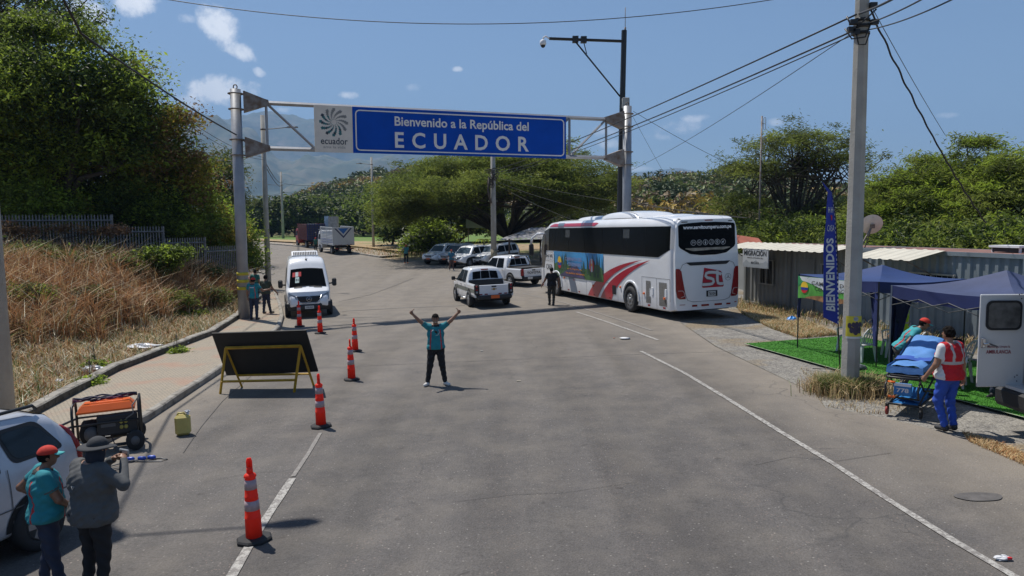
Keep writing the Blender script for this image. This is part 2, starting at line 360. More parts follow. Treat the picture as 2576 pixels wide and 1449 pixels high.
# asphalt
def asph(n, l, g, cur, b):
    # pale and dark aggregate specks, fine cracks
    v = n.new("ShaderNodeTexVoronoi"); v.inputs["Scale"].default_value = 21; l.new(g.outputs["Position"], v.inputs["Vector"])
    r = n.new("ShaderNodeMapRange"); r.inputs[1].default_value = .16; r.inputs[2].default_value = .3; r.inputs[3].default_value = 1; r.inputs[4].default_value = 0; l.new(v.outputs["Distance"], r.inputs[0])
    s = n.new("ShaderNodeSeparateColor"); l.new(v.outputs["Color"], s.inputs[0])
    for ch, lo, col in ((0, .90, (.50, .47, .42)), (1, .80, (.03, .027, .026)), (2, .86, (.3, .22, .18))):
        t = n.new("ShaderNodeMath"); t.operation = 'GREATER_THAN'; t.inputs[1].default_value = lo; l.new(s.outputs[ch], t.inputs[0])
        u = n.new("ShaderNodeMath"); u.operation = 'MULTIPLY'; l.new(t.outputs[0], u.inputs[0]); l.new(r.outputs[0], u.inputs[1])
        u2 = n.new("ShaderNodeMath"); u2.operation = 'MULTIPLY'; l.new(u.outputs[0], u2.inputs[0]); u2.inputs[1].default_value = .3
        x = n.new("ShaderNodeMix"); x.data_type = 'RGBA'; l.new(u2.outputs[0], x.inputs["Factor"]); l.new(cur, x.inputs["A"]); x.inputs["B"].default_value = (*col, 1); cur = x.outputs["Result"]
    # rare dark stains
    v2 = n.new("ShaderNodeTexVoronoi"); v2.inputs["Scale"].default_value = 1.6; v2.inputs["Randomness"].default_value = 1
    nz = n.new("ShaderNodeTexNoise"); nz.inputs["Scale"].default_value = 5; l.new(g.outputs["Position"], nz.inputs["Vector"])
    ad = n.new("ShaderNodeVectorMath"); ad.operation = 'MULTIPLY_ADD'; l.new(nz.outputs["Color"], ad.inputs[0]); ad.inputs[1].default_value = (.25, .25, 0); l.new(g.outputs["Position"], ad.inputs[2]); l.new(ad.outputs[0], v2.inputs["Vector"])
    r2 = n.new("ShaderNodeMapRange"); r2.inputs[1].default_value = .04; r2.inputs[2].default_value = .09; r2.inputs[3].default_value = .55; r2.inputs[4].default_value = 0; l.new(v2.outputs["Distance"], r2.inputs[0])
    x = n.new("ShaderNodeMix"); x.data_type = 'RGBA'; l.new(r2.outputs[0], x.inputs["Factor"]); l.new(cur, x.inputs["A"]); x.inputs["B"].default_value = (.05, .045, .042, 1); cur = x.outputs["Result"]
    # fine grain, long streaks along the road, dust blown in from the edges
    gr = n.new("ShaderNodeTexNoise"); gr.inputs["Scale"].default_value = 34; gr.inputs["Detail"].default_value = 4; gr.inputs["Roughness"].default_value = .8; l.new(g.outputs["Position"], gr.inputs["Vector"])
    rg = n.new("ShaderNodeMapRange"); rg.inputs[1].default_value = .3; rg.inputs[2].default_value = .7; rg.inputs[3].default_value = .68; rg.inputs[4].default_value = 1.34; l.new(gr.outputs["Fac"], rg.inputs[0])
    mp = n.new("ShaderNodeMapping"); mp.inputs["Scale"].default_value = (.9, .07, 1); l.new(g.outputs["Position"], mp.inputs[0]); sn = n.new("ShaderNodeTexNoise"); sn.inputs["Scale"].default_value = 1.1; sn.inputs["Detail"].default_value = 5; l.new(mp.outputs[0], sn.inputs["Vector"])
    rs = n.new("ShaderNodeMapRange"); rs.inputs[1].default_value = .35; rs.inputs[2].default_value = .65; rs.inputs[3].default_value = .80; rs.inputs[4].default_value = 1.15; l.new(sn.outputs["Fac"], rs.inputs[0])
    mu = n.new("ShaderNodeMath"); mu.operation = 'MULTIPLY'; l.new(rg.outputs[0], mu.inputs[0]); l.new(rs.outputs[0], mu.inputs[1])
    vm = n.new("ShaderNodeVectorMath"); vm.operation = 'SCALE'; l.new(cur, vm.inputs[0]); l.new(mu.outputs[0], vm.inputs["Scale"]); cur = vm.outputs[0]
    at_ = n.new("ShaderNodeAttribute"); at_.attribute_name = "dust"; nd = n.new("ShaderNodeTexNoise"); nd.inputs["Scale"].default_value = 1.3; nd.inputs["Detail"].default_value = 8; l.new(g.outputs["Position"], nd.inputs["Vector"])
    ma = n.new("ShaderNodeMath"); ma.operation = 'MULTIPLY_ADD'; l.new(nd.outputs["Fac"], ma.inputs[0]); ma.inputs[1].default_value = .9; ma.inputs[2].default_value = -.45
    m2 = n.new("ShaderNodeMath"); m2.operation = 'ADD'; m2.use_clamp = True; l.new(ma.outputs[0], m2.inputs[0]); l.new(at_.outputs["Fac"], m2.inputs[1])
    m3 = n.new("ShaderNodeMath"); m3.operation = 'MULTIPLY'; l.new(m2.outputs[0], m3.inputs[0]); m3.inputs[1].default_value = .55
    x = n.new("ShaderNodeMix"); x.data_type = 'RGBA'; l.new(m3.outputs[0], x.inputs["Factor"]); l.new(cur, x.inputs["A"]); x.inputs["B"].default_value = (.33, .285, .225, 1); cur = x.outputs["Result"]
    vc = n.new("ShaderNodeTexVoronoi"); vc.feature = 'DISTANCE_TO_EDGE'; vc.inputs["Scale"].default_value = .3
    nz2 = n.new("ShaderNodeTexNoise"); nz2.inputs["Scale"].default_value = 1.2; nz2.inputs["Detail"].default_value = 8; l.new(g.outputs["Position"], nz2.inputs["Vector"])
    ad2 = n.new("ShaderNodeVectorMath"); ad2.operation = 'MULTIPLY_ADD'; l.new(nz2.outputs["Color"], ad2.inputs[0]); ad2.inputs[1].default_value = (1.4, 1.4, 0); l.new(g.outputs["Position"], ad2.inputs[2]); l.new(ad2.outputs[0], vc.inputs["Vector"])
    r3 = n.new("ShaderNodeMapRange"); r3.inputs[1].default_value = 0; r3.inputs[2].default_value = .006; r3.inputs[3].default_value = .5; r3.inputs[4].default_value = 0; l.new(vc.outputs["Distance"], r3.inputs[0])
    nm = n.new("ShaderNodeTexNoise"); nm.inputs["Scale"].default_value = .35; l.new(g.outputs["Position"], nm.inputs["Vector"])
    r4 = n.new("ShaderNodeMapRange"); r4.inputs[1].default_value = .5; r4.inputs[2].default_value = .6; l.new(nm.outputs["Fac"], r4.inputs[0])
    mm = n.new("ShaderNodeMath"); mm.operation = 'MULTIPLY'; l.new(r3.outputs[0], mm.inputs[0]); l.new(r4.outputs[0], mm.inputs[1])
    x = n.new("ShaderNodeMix"); x.data_type = 'RGBA'; l.new(mm.outputs[0], x.inputs["Factor"]); l.new(cur, x.inputs["A"]); x.inputs["B"].default_value = (.05, .05, .05, 1)
    return x.outputs["Result"]
mAsph = world_mat("asphalt", [(.103, .095, .089), (.115, .106, .098), (.092, .086, .081), (.118, .109, .101)], [(.9, .4, .65), (7., .45, .7), (.22, .5, .75)], rough=.85, bump=.45, bscale=45, extra=asph)
mShould_unused = None; 0 and world_mat("dusty_asphalt", [(.17, .16, .145), (.23, .21, .18), (.13, .125, .118)], [(1.2, .4, .65), (9., .5, .7)], rough=.9, bump=.45, bscale=45, extra=asph)
Gx = lambda u, v: (G(u, v).x, G(u, v).y)
kerb_in_px = [(-60, 1290), (150, 1180), (372, 1060), (560, 935), (660, 868), (706, 828), (714, 800), (708, 770), (695, 739), (672, 713)]
KERB_IN = [G(*p) for p in kerb_in_px]
far_left = [(-24.5, 62), (-33, 78), (-46, 100), (-62, 122), (-85, 150), (-120, 185)]
far_right = [(-100, 185), (-66, 150), (-44, 122), (-30.5, 100), (-20, 85), (-13.2, 74)]
road_poly = [(-14, -3)]+[(p.x, p.y) for p in KERB_IN]+far_left+far_right+[(-11, 70.5), (-8, 70), (2, 66), (9, 55)]+[Gx(1690, 745), Gx(1712, 812), Gx(1800, 872), Gx(1975, 955), Gx(2050, 990), Gx(2075, 1025), Gx(2200, 1046), Gx(2330, 1075), Gx(2440, 1110), Gx(2576, 1165), Gx(2900, 1280), (9.5, -3)]
polysheet("road", road_poly, 0, mAsph, st=1., kind='structure')
_rd = bpy.data.objects["road"].data; _co = np.zeros(len(_rd.vertices)*3); _rd.vertices.foreach_get("co", _co); _co = _co.reshape(-1, 3)
_kl = np.array([(p.x, p.y) for p in KERB_IN]); _vl = np.array([(2, 66), (9, 55)]+[Gx(1690, 745), Gx(1712, 812), Gx(1800, 872), Gx(1975, 955), Gx(2050, 990), Gx(2200, 1046), Gx(2330, 1075), Gx(2576, 1165), Gx(2900, 1280)])
_d1, _, _ = segd(_co[:, 0], _co[:, 1], _kl); _d2, _, _ = segd(_co[:, 0], _co[:, 1], _vl); _d3, _, _ = segd(_co[:, 0], _co[:, 1], np.array([(-30.5, 100), (-20, 85), (-13.2, 74), (-8, 70), (2, 66)]))
_dst = np.maximum.reduce([1-_d1/1.7, .9*(1-_d2/3.2), .9*(1-_d3/7), .62*np.clip((_co[:, 1]-11)/22, 0, 1)+.04])
_at = _rd.attributes.new("dust", 'FLOAT', 'POINT'); _at.data.foreach_set("value", np.clip(_dst, 0, 1).astype(np.float32))
# gravel verge at the right
def gravel(n, l, g, cur, b):
    v = n.new("ShaderNodeTexVoronoi"); v.inputs["Scale"].default_value = 30; l.new(g.outputs["Position"], v.inputs["Vector"])
    x = n.new("ShaderNodeMix"); x.data_type = 'RGBA'; x.blend_type = 'MULTIPLY'; x.inputs["Factor"].default_value = .65; l.new(cur, x.inputs["A"])
    r = n.new("ShaderNodeValToRGB"); r.color_ramp.elements[0].color = (1.25, 1.25, 1.25, 1); r.color_ramp.elements[1].color = (.42, .42, .42, 1); r.color_ramp.elements[1].position = .7
    l.new(v.outputs["Distance"], r.inputs[0]); l.new(r.outputs[0], x.inputs["B"]); return x.outputs["Result"]
mGravel = world_mat("gravel", [(.26, .245, .22), (.34, .32, .28), (.3, .24, .16), (.14, .13, .12)], [(3, .4, .6), (.5, .52, .62), (12, .5, .7)], bump=1., bscale=22, extra=gravel)
ver = [Gx(1640, 790), (7.5, 47), (12, 45), (15, 30), (17, 12), (17, -2), (9.5, -2.5), Gx(2898, 1280), Gx(2576, 1163), Gx(2440, 1108), Gx(2330, 1073), Gx(2200, 1044), Gx(2077, 1023), Gx(2052, 988), Gx(1977, 953), Gx(1802, 870), Gx(1712, 810)]
polysheet("gravel_verge", ver, -.02, mGravel, st=1., kind='structure')

# pavement of small bricks
def bricks(n, l, g, cur, b):
    t = n.new("ShaderNodeTexBrick"); t.inputs["Scale"].default_value = 4.6; t.inputs["Mortar Size"].default_value = .025; t.inputs["Color1"].default_value = (.40, .335, .25, 1); t.inputs["Color2"].default_value = (.33, .29, .23, 1); t.inputs["Mortar"].default_value = (.10, .09, .075, 1)
    mp = n.new("ShaderNodeMapping"); mp.inputs["Rotation"].default_value = (0, 0, radians(8)); l.new(g.outputs["Position"], mp.inputs[0]); l.new(mp.outputs[0], t.inputs["Vector"])
    x = n.new("ShaderNodeMix"); x.data_type = 'RGBA'; x.inputs["Factor"].default_value = .8; l.new(cur, x.inputs["A"]); l.new(t.outputs[0], x.inputs["B"])
    nz = n.new("ShaderNodeTexNoise"); nz.inputs["Scale"].default_value = .8; l.new(g.outputs["Position"], nz.inputs["Vector"]); r = n.new("ShaderNodeMapRange"); r.inputs[1].default_value = .52; r.inputs[2].default_value = .66; r.inputs[4].default_value = .45; l.new(nz.outputs["Fac"], r.inputs[0])
    y = n.new("ShaderNodeMix"); y.data_type = 'RGBA'; l.new(r.outputs[0], y.inputs["Factor"]); l.new(x.outputs["Result"], y.inputs["A"]); y.inputs["B"].default_value = (.36, .19, .13, 1); return y.outputs["Result"]
mPave = world_mat("brick_pavement", [(.27, .24, .19), (.22, .2, .165)], [(2.2, .35, .7)], bump=.3, bscale=30, extra=bricks)
pavein = [(p.x-.16, p.y) for p in KERB_IN]; paveout = [(p.x, p.y) for p in KERB_OUT]
wside = [(-19.2, 50.2)]
pave = pavein+[(-21, 56), (-28.5, 69), (-34, 76.5), (-36, 75), (-30, 66), (-22.5, 54), (-18.5, 48), (-13.6, 39)]+paveout[::-1]
polysheet("pavement", pave, .13, mPave, st=1., kind='structure')
mKerb = world_mat("kerb_concrete", [(.33, .31, .27), (.24, .22, .19), (.12, .11, .095)], [(1.5, .4, .65), (5, .5, .7)], bump=.5, bscale=25)
mKerbD = world_mat("dark_kerb_face", [(.07, .062, .05), (.12, .105, .085), (.04, .037, .03)], [(3, .4, .65), (9, .5, .7)], bump=.5, bscale=25)  # darker tone for the road-facing strip of the high kerb
def kerb(name, pts, w, h, side=1, dz=-.06, n=None):
    P = []
    for i in range(len(pts)-1):
        a, b_ = pts[i], pts[i+1]; k = max(1, int((Vector(b_[:2])-Vector(a[:2])).length/.8))
        for j in range(k): t = j/k; P.append((a[0]+(b_[0]-a[0])*t, a[1]+(b_[1]-a[1])*t))
    P.append((pts[-1][0], pts[-1][1])); rings = []
    for i, p in enumerate(P):
        a = Vector(P[max(i-1, 0)]); c = Vector(P[min(i+1, len(P)-1)]); d = (c-a).normalized(); nn = Vector((-d.y, d.x))*side
        q = Vector(p)+nn*w; z0 = gz(*p)
        jit = .012*sin(i*1.9)
        rings.append([(p[0], p[1], z0+dz), (p[0], p[1], z0+h-.03+jit), (p[0]+nn.x*.03, p[1]+nn.y*.03, z0+h+jit), (q.x-nn.x*.02, q.y-nn.y*.02, z0+h+jit), (q.x, q.y, z0+h-.02), (q.x, q.y, z0+dz)])
    b = B(); b.loft(rings, 0, True, True, False)
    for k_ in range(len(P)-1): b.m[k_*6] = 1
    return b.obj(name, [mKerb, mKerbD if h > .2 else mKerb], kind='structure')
kerb("kerb_road", [(p.x, p.y) for p in KERB_IN]+[(-20.6, 56.3), (-24.4, 62)], .17, .16, 1)
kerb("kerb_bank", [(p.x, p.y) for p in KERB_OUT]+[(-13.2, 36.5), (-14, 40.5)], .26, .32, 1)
# far pavement and kerb beyond the trucks
fr = [(-13.5, 74.3), (-20.3, 85.2), (-30.8, 100.2), (-44.3, 122.2), (-66.3, 150.2)]
kerb("kerb_far", fr, .18, .17, -1)
fp = fr+[(-64, 152), (-42, 124.5), (-28, 102.5), (-17.5, 87.5), (-11.5, 76)]
polysheet("far_pavement", fp, .14, mPave, st=2., kind='structure')
# painted lines
mLine = bpy.data.materials.new("worn_line_paint"); nn_, ll_ = nodes(mLine); bb_ = nn_["Principled BSDF"]; bb_.inputs["Roughness"].default_value = .8
gg = nn_.new("ShaderNodeNewGeometry"); t1 = nn_.new("ShaderNodeTexNoise"); t1.inputs["Scale"].default_value = 16; t1.inputs["Detail"].default_value = 10; t1.inputs["Roughness"].default_value = .75; ll_.new(gg.outputs["Position"], t1.inputs["Vector"])
r1 = nn_.new("ShaderNodeMapRange"); r1.inputs[1].default_value = .46; r1.inputs[2].default_value = .56; ll_.new(t1.outputs["Fac"], r1.inputs[0])
x1 = nn_.new("ShaderNodeMix"); x1.data_type = 'RGBA'; x1.inputs["A"].default_value = (.19, .175, .16, 1); x1.inputs["B"].default_value = (.40, .385, .35, 1); ll_.new(r1.outputs[0], x1.inputs["Factor"]); ll_.new(x1.outputs["Result"], bb_.inputs["Base Color"])
mFaint = mLine.copy(); mFaint.name = "faint_line_paint"
[x for x in mFaint.node_tree.nodes if x.type == 'MIX'][0].inputs["B"].default_value = (.27, .255, .225, 1)
[x for x in mFaint.node_tree.nodes if x.type == 'MAP_RANGE'][0].inputs[1].default_value = .5
[x for x in mFaint.node_tree.nodes if x.type == 'MAP_RANGE'][0].inputs[2].default_value = .6
def line(name, pts, w, mat, dz=.012):
    P = []
    for i in range(len(pts)-1):
        a, b_ = Vector(pts[i]), Vector(pts[i+1]); k = max(1, int((b_-a).length/.5))
        for j in range(k): P.append(a+(b_-a)*j/k)
    P.append(Vector(pts[-1])); b = B(); R = []
    for i, p in enumerate(P):
        d = (P[min(i+1, len(P)-1)]-P[max(i-1, 0)]).normalized(); nn = Vector((-d.y, d.x))*w/2*(1+.08*sin(i*2.7))
        R.append([(p.x-nn.x, p.y-nn.y, gz(p.x-nn.x, p.y-nn.y)+dz), (p.x+nn.x, p.y+nn.y, gz(p.x+nn.x, p.y+nn.y)+dz)])
    b.loft(R, 0, False, False); return b.obj(name, mat, kind='structure')
line("road_line", [Gx(560, 1490), Gx(650, 1335), Gx(735, 1205)], .12, mLine)
line("road_line", [Gx(737, 1200), Gx(775, 1143), Gx(806, 1090)], .07, mFaint)
line("road_line", [Gx(1612, 884), Gx(1720, 938), Gx(1830, 1004), Gx(1960, 1085), Gx(2100, 1170), Gx(2240, 1262), Gx(2400, 1362), Gx(2620, 1492)], .1, mLine)
line("road_line", [Gx(1450, 785), Gx(1520, 808), Gx(1600, 836), Gx(1655, 856)], .11, mLine)
line("road_line", [Gx(1315, 738), Gx(1420, 762), Gx(1560, 805), Gx(1640, 832)], .09, mFaint)
line("road_line", [Gx(860, 783), Gx(1000, 775), Gx(1170, 768)], .14, mFaint)
line("road_line", [Gx(850, 800), Gx(960, 797)], .08, mFaint)
for a_, b__ in (((1000, 606), (1024, 609)), ((1036, 612), (1060, 615))): pass
for i in range(9):
    t0 = .05+i*.11; P_ = lambda t: (-9-63*t**1.35, 66+88*t)
    line("lane_dash", [P_(t0), P_(t0+.03)], .14, mLine)
line("edge_line_far", [(-22.8, 82), (-33, 97), (-47, 119), (-70, 148)], .12, mLine, .014)
mCrk = M("tar_crack", (.075, .07, .066), .9, var=.4, scale=9)
for pts, w_ in (([(668, 915), (618, 958), (560, 1010), (505, 1075), (462, 1140)], .012), ([(1150, 1262), (1290, 1245), (1420, 1240), (1600, 1213)], .007), ([(1900, 1170), (1990, 1150), (2110, 1160), (2240, 1140)], .009), ([(500, 1215), (640, 1190), (790, 1180)], .006), ([(850, 760), (930, 742), (1040, 700)], .05)):
    line("road_crack", [Gx(u+5*sin(i*3.1), v) for i, (u, v) in enumerate(pts)], w_, mCrk, .010)
# oil spot
b = B(); c = G(2462, 1251)
b.grid(lambda u, v: (lambda x, y: Vector((x, y, gz(x, y)+.012)))(c.x+.30*v*cos(2*pi*u)*(1+.07*sin(6*pi*u)), c.y+.16*v*sin(2*pi*u)*(1+.08*cos(4*pi*u))), 28, 3, 0); b.obj("road_stain", M("oil", (.10, .092, .086), .8, var=.3, scale=7), kind='structure')

# ------------------------------------------------------------ mountains and hills (real relief, far away)
def fbm(x, y, seed):
    r = np.zeros_like(x); a = 1.; f = 1.
    R_ = np.random.default_rng(seed)
    for o in range(7):
        for k in range(3):
            th = R_.uniform(0, 2*pi); ph = R_.uniform(0, 6.28); r += a/3*(1-2*np.abs(np.sin((x*cos(th)+y*sin(th))*f+ph)))
        a *= .52; f *= 1.95
    return r
def ridge_mesh(name, px, py, D, depth, foot, mat, seed, amp, nx=220, ny=46, fr=.004):
    """a range whose crest passes the directions px/py at distance D"""
    U = np.linspace(px[0], px[-1], nx); CY = np.interp(U, px, py)
    T = np.linspace(0, 1, ny)
    V = np.zeros((nx, ny, 3))
    for i, u in enumerate(U):
        d = ray(u, CY[i]); k = D/d.y; cx_, cz = d.x*k, CAMH+d.z*k
        for j, t in enumerate(T):
            yy = D-depth*(1-t) if t <= .8 else D-depth*.2+(t-.8)*depth*1.5
            s = t/.8 if t <= .8 else 1-(t-.8)/.2
            sx = yy/D if t <= .8 else (D-depth*.2)/D
            V[i, j] = (cx_*(yy/D), yy, foot+(cz-foot)*(s**1.15)*((D-depth*.2)/D))
    if 0: pass
    n_ = fbm(V[..., 0]*fr, V[..., 1]*fr, seed)
    env = np.clip(T/.15, 0, 1)*(1-.0*T)
    V[..., 2] += n_*amp*env[None, :]*(.35+.65*(1-np.abs(T-.4)/.6))[None, :]
    V[..., 2] = np.maximum(V[..., 2], -1)
    I = np.arange(nx*ny).reshape(nx, ny); F = np.stack([I[:-1, :-1], I[1:, :-1], I[1:, 1:], I[:-1, 1:]], -1).reshape(-1, 4)
    return npobj(name, V.reshape(-1, 3), F, mat, sm=True, kind='structure')
mMt = world_mat("mountain_scrub", [(.075, .09, .045), (.13, .12, .07), (.05, .07, .035), (.2, .17, .12)], [(.004, .4, .6), (.02, .45, .6), (.006, .62, .7)], bump=.0)
ridge_mesh("far_mountain", [-500, 330, 450, 560, 610, 668, 700, 745, 790, 840, 900, 980, 1100, 1350, 1460], [300, 262, 268, 270, 262, 258, 266, 264, 278, 296, 306, 330, 362, 430, 470], 6800, 2600, 0, mMt, 3, 150, fr=.0026)
ridge_mesh("near_mountain", [-400, 330, 470, 520, 545, 580, 640, 700, 790, 860, 930, 1000, 1100, 1250, 1400], [330, 330, 322, 300, 292, 312, 330, 368, 372, 378, 388, 398, 410, 440, 500], 4600, 2100, 0, mMt, 9, 100, fr=.0042)
ridge_mesh("distant_range", [1250, 1400, 1530, 1580, 1640, 1700, 1760, 1810, 1900, 2050, 2300, 2800], [470, 448, 440, 434, 427, 422, 430, 426, 440, 455, 470, 500], 9000, 2500, 0, mMt, 21, 30, fr=.002)

# air between the viewer and the mountains
hx, hy0, hy1 = float(gx_.max()+200), float(gy_.min()-200), float(gy_.max()+200); hx = max(hx, float(-gx_.min()+200))
b = B(); b.box((0, (hy0+hy1)/2, 698), (2*hx, hy1-hy0, 1404), 0); hz = b.obj("haze", bpy.data.materials.new("air"), kind='stuff'); tag(hz, "thin bluish haze fading the mountains beyond the road", "haze")
n, l = nodes(hz.data.materials[0]); n.remove(n["Principled BSDF"]); pv = n.new("ShaderNodeVolumePrincipled"); pv.inputs["Color"].default_value = (.38, .63, 1, 1); pv.inputs["Density"].default_value = 1.5e-4; pv.inputs["Anisotropy"].default_value = .0
l.new(pv.outputs[0], n["Material Output"].inputs["Volume"])
# ------------------------------------------------------------ vegetation
def leaf_quads(C, size, rng, asp=.45, up=.5, szv=.35, drop=0.):
    N = len(C); n = rng.normal(size=(N, 3)); n[:, 2] = np.abs(n[:, 2])+up; n /= np.linalg.norm(n, axis=1)[:, None]
    t = rng.normal(size=(N, 3)); t[:, 2] -= drop; t -= n*(t*n).sum(1)[:, None]; t /= np.linalg.norm(t, axis=1)[:, None]+1e-9; s = np.cross(n, t)
    L = size*(1+szv*rng.normal(size=(N, 1))).clip(.4, 1.9); Wd = L*asp
    bend = n*L*.18
    V = np.stack([C-t*L, C+s*Wd*.9+bend, C+t*L, C-s*Wd*.9+bend], 1).reshape(-1, 3)
    F = np.arange(4*N).reshape(N, 4); return V, F
def crown_pts(lobes, nclump, per, cl, rng, shell=.55, flat=.6):
    w = np.array([l[1][0]*l[1][1]+l[1][0]*l[1][2] for l in lobes], float); w /= w.sum(); idx = rng.choice(len(lobes), nclump, p=w)
    c = np.array([l[0] for l in lobes], float)[idx]; r = np.array([l[1] for l in lobes], float)[idx]
    d = rng.normal(size=(nclump, 3)); d /= np.linalg.norm(d, axis=1)[:, None]; d[:, 2] = np.where(d[:, 2] < -.35, -d[:, 2]*.6, d[:, 2])
    rad = shell+(1-shell)*rng.random((nclump, 1))**.7; rad *= 1+.13*rng.normal(size=(nclump, 1))
    cc = c+d*r*rad
    k = rng.poisson(per, nclump).clip(3); ids = np.repeat(np.arange(nclump), k)
    sz = cl*(.6+.8*rng.random(nclump))
    off = rng.normal(size=(len(ids), 3))*sz[ids][:, None]*np.array([1, 1, flat]); return cc[ids]+off, ids, cc
def tree(name, label, loc, lobes, leaf, mats, nclump=300, per=60, cl=.5, size=.12, asp=.45, trunk=.2, limbs=8, seed=1, cat="tree", group=None, tmat=None, weights=None, up=.5, flat=.6, shell=.55, bare=0, drop=0., base=None):
    rng = np.random.default_rng(seed); z0 = loc[2] if len(loc) > 2 else float(ground_h(np.array([loc[0]]), np.array([loc[1]]))[0])-.1
    r = empty(name, label, cat, (loc[0], loc[1], z0), group)
    P, ids, cc = crown_pts(lobes, nclump, per, cl, rng, shell, flat)
    V, F = leaf_quads(P, size, rng, asp, up, drop=drop)
    wt = weights or [1]*len(mats); wt = np.array(wt, float)/sum(wt); mi = rng.choice(len(mats), nclump, p=wt)[ids]
    b = B(); tb = base or (0, 0, 0); cen = Vector(np.mean([l[0] for l in lobes], 0)); zmin = min(l[0][2]-l[1][2]*.5 for l in lobes); R = random.Random(seed)
    top = Vector((tb[0]*.5+cen.x*.25, tb[1]*.5+cen.y*.25, max(.8, zmin*.75)))
    b.tube([tb, (Vector(tb)+top)/2+Vector((trunk*.4, 0, 0)), top], [trunk*1.25, trunk, trunk*.85], 0, 9)
    for i in range(limbs):
        q = Vector(cc[R.randrange(len(cc))]); m1 = top+(q-top)*.35+Vector((R.uniform(-.4, .4), R.uniform(-.4, .4), R.uniform(.0, .5)))*trunk*4
        m2 = top+(q-top)*.7+Vector((R.uniform(-.4, .4), R.uniform(-.4, .4), R.uniform(-.1, .5)))*trunk*4
        b.tube([top, m1, m2, q], [trunk*.6, trunk*.42, trunk*.25, trunk*.08], 0, 6)
        for k in range(3+bare):
            q2 = Vector(cc[R.randrange(len(cc))])
            if (q2-m2).length > (q-top).length*1.1: q2 = m2+(q2-m2)*.4
            b.tube([m2, (m2+q2)/2+Vector((0, 0, R.uniform(-.1, .3))), q2], [trunk*.2, trunk*.12, trunk*.05], 0, 5)
    b.obj("trunk", tmat or mBark, r)
    npobj("crown", V, F, mats, r, mi); return r
mBark = M("bark", (.075, .062, .048), .95, var=.3, scale=3, bump=.7, bscale=10)
mBarkPale = M("pale_bark", (.19, .165, .13), .95, var=.3, scale=3, bump=.7, bscale=10)
L_dark = leafm("leaf_dark", (.035, .060, .014), trans=.3); L_mid = leafm("leaf_mid", (.135, .185, .033), trans=.5); L_bright = leafm("leaf_bright", (.27, .36, .045), trans=.55)
L_yel = leafm("leaf_yellowing", (.27, .22, .035), trans=.45); L_brown = leafm("leaf_brown", (.18, .11, .05), trans=.4); L_aca = leafm("acacia_leaf", (.21, .25, .05), trans=.55); L_aca2 = leafm("acacia_leaf_dark", (.11, .14, .033), trans=.5); L_silver = leafm("leaf_silver", (.32, .34, .26), trans=.1)
L_olive = leafm("leaf_olive", (.12, .14, .05), trans=.4)
def at(u, Y, dz=0): x = (u-1288)/FP*Y; return (x, Y)
g1 = "big roadside trees on the bank behind the picket fence"
tree("broadleaf_tree", "tallest dark lacy tree with bare twigs at its top, by the frame edge", at(95, 44), [((0, 0, 13.5), (5, 4, 3.0)), ((-3.8, -1, 12), (4, 3.5, 3)), ((2.5, 0, 15.2), (1.7, 2, 1.0))], .2, [L_dark, L_mid], 150, 80, .36, .11, trunk=.3, limbs=26, seed=3, group=g1, bare=3)
tree("broadleaf_tree", "broad dark green tree with sunlit top beside the tall lacy tree", at(165, 38), [((0, 0, 7.8), (4.6, 3.6, 3.9)), ((-3, 0, 6.2), (4, 3, 3.3)), ((1.9, .5, 5.4), (2.3, 2.4, 2.7)), ((-1.2, 0, 11.7), (1.3, 1.2, .6)), ((1.6, 0, 11.2), (.9, 1, .7)), ((3.6, 0, 8.4), (.9, .9, .8))], .2, [L_dark, L_mid, L_bright], 760, 105, .55, .11, trunk=.35, limbs=14, seed=5, group=g1, weights=[2.5, 4, 2])
tree("broadleaf_tree", "tree with yellowing and brown leaves on the bank between the green trees", at(330, 41), [((0, 0, 6.9), (3.3, 2.8, 3.8)), ((.6, 0, 11.1), (.8, .8, .7)), ((3.1, 0, 8.7), (.8, .8, .8)), ((2.2, 0, 5.3), (2.6, 2.4, 2.9)), ((-2, 0, 6.5), (2.5, 2.3, 2.8))], .2, [L_mid, L_yel, L_brown, L_bright], 560, 95, .45, .10, trunk=.25, limbs=18, seed=7, group=g1, weights=[1.1, 3, 1.8, 1.2], bare=3)
tree("broadleaf_tree", "smaller yellow green tree leaning over the fence near the gantry post", at(452, 43), [((0, 0, 4.5), (2.5, 2.2, 2.9)), ((1.6, 0, 2.8), (1.9, 2, 2.1)), ((-1.4, 0, 3.6), (2.1, 2, 2.5))], .2, [L_mid, L_yel, L_brown, L_bright], 420, 85, .4, .095, trunk=.2, limbs=14, seed=8, group=g1, weights=[3, 2, .7, 1.6], bare=1)
tree("broadleaf_tree", "lowest bright green tree just behind the round gantry post", at(560, 46), [((0, 0, 2.6), (1.9, 2, 2.4)), ((.8, 0, 1.5), (1.5, 1.6, 1.6))], .2, [L_mid, L_bright, L_yel], 280, 85, .36, .09, trunk=.16, limbs=10, seed=9, group=g1, weights=[3, 2, .6])
tree("broadleaf_tree", "bright green tree at the frame edge low in front of the dark trees", at(40, 37.5), [((0, 0, 4.4), (2.7, 2.2, 2.6)), ((1.7, -.3, 2.2), (1.9, 1.8, 1.9)), ((-2, 0, 3), (2.2, 2, 2.2))], .2, [L_mid, L_bright, L_yel], 380, 95, .42, .10, trunk=.2, limbs=10, seed=10, group=g1, weights=[3, 3, .5])
tree("broadleaf_tree", "rounded green tree with brown twigs standing over the highest fence panel", at(330, 39.6), [((0, 0, 3.2), (2.9, 1.3, 1.9)), ((1.8, .3, 2.3), (1.9, 1.2, 1.4)), ((-2.4, .3, 2.2), (1.7, 1.2, 1.4))], .2, [L_mid, L_bright, L_dark], 350, 85, .4, .095, trunk=.18, limbs=10, seed=12, group=g1, weights=[3, 1.6, 2])
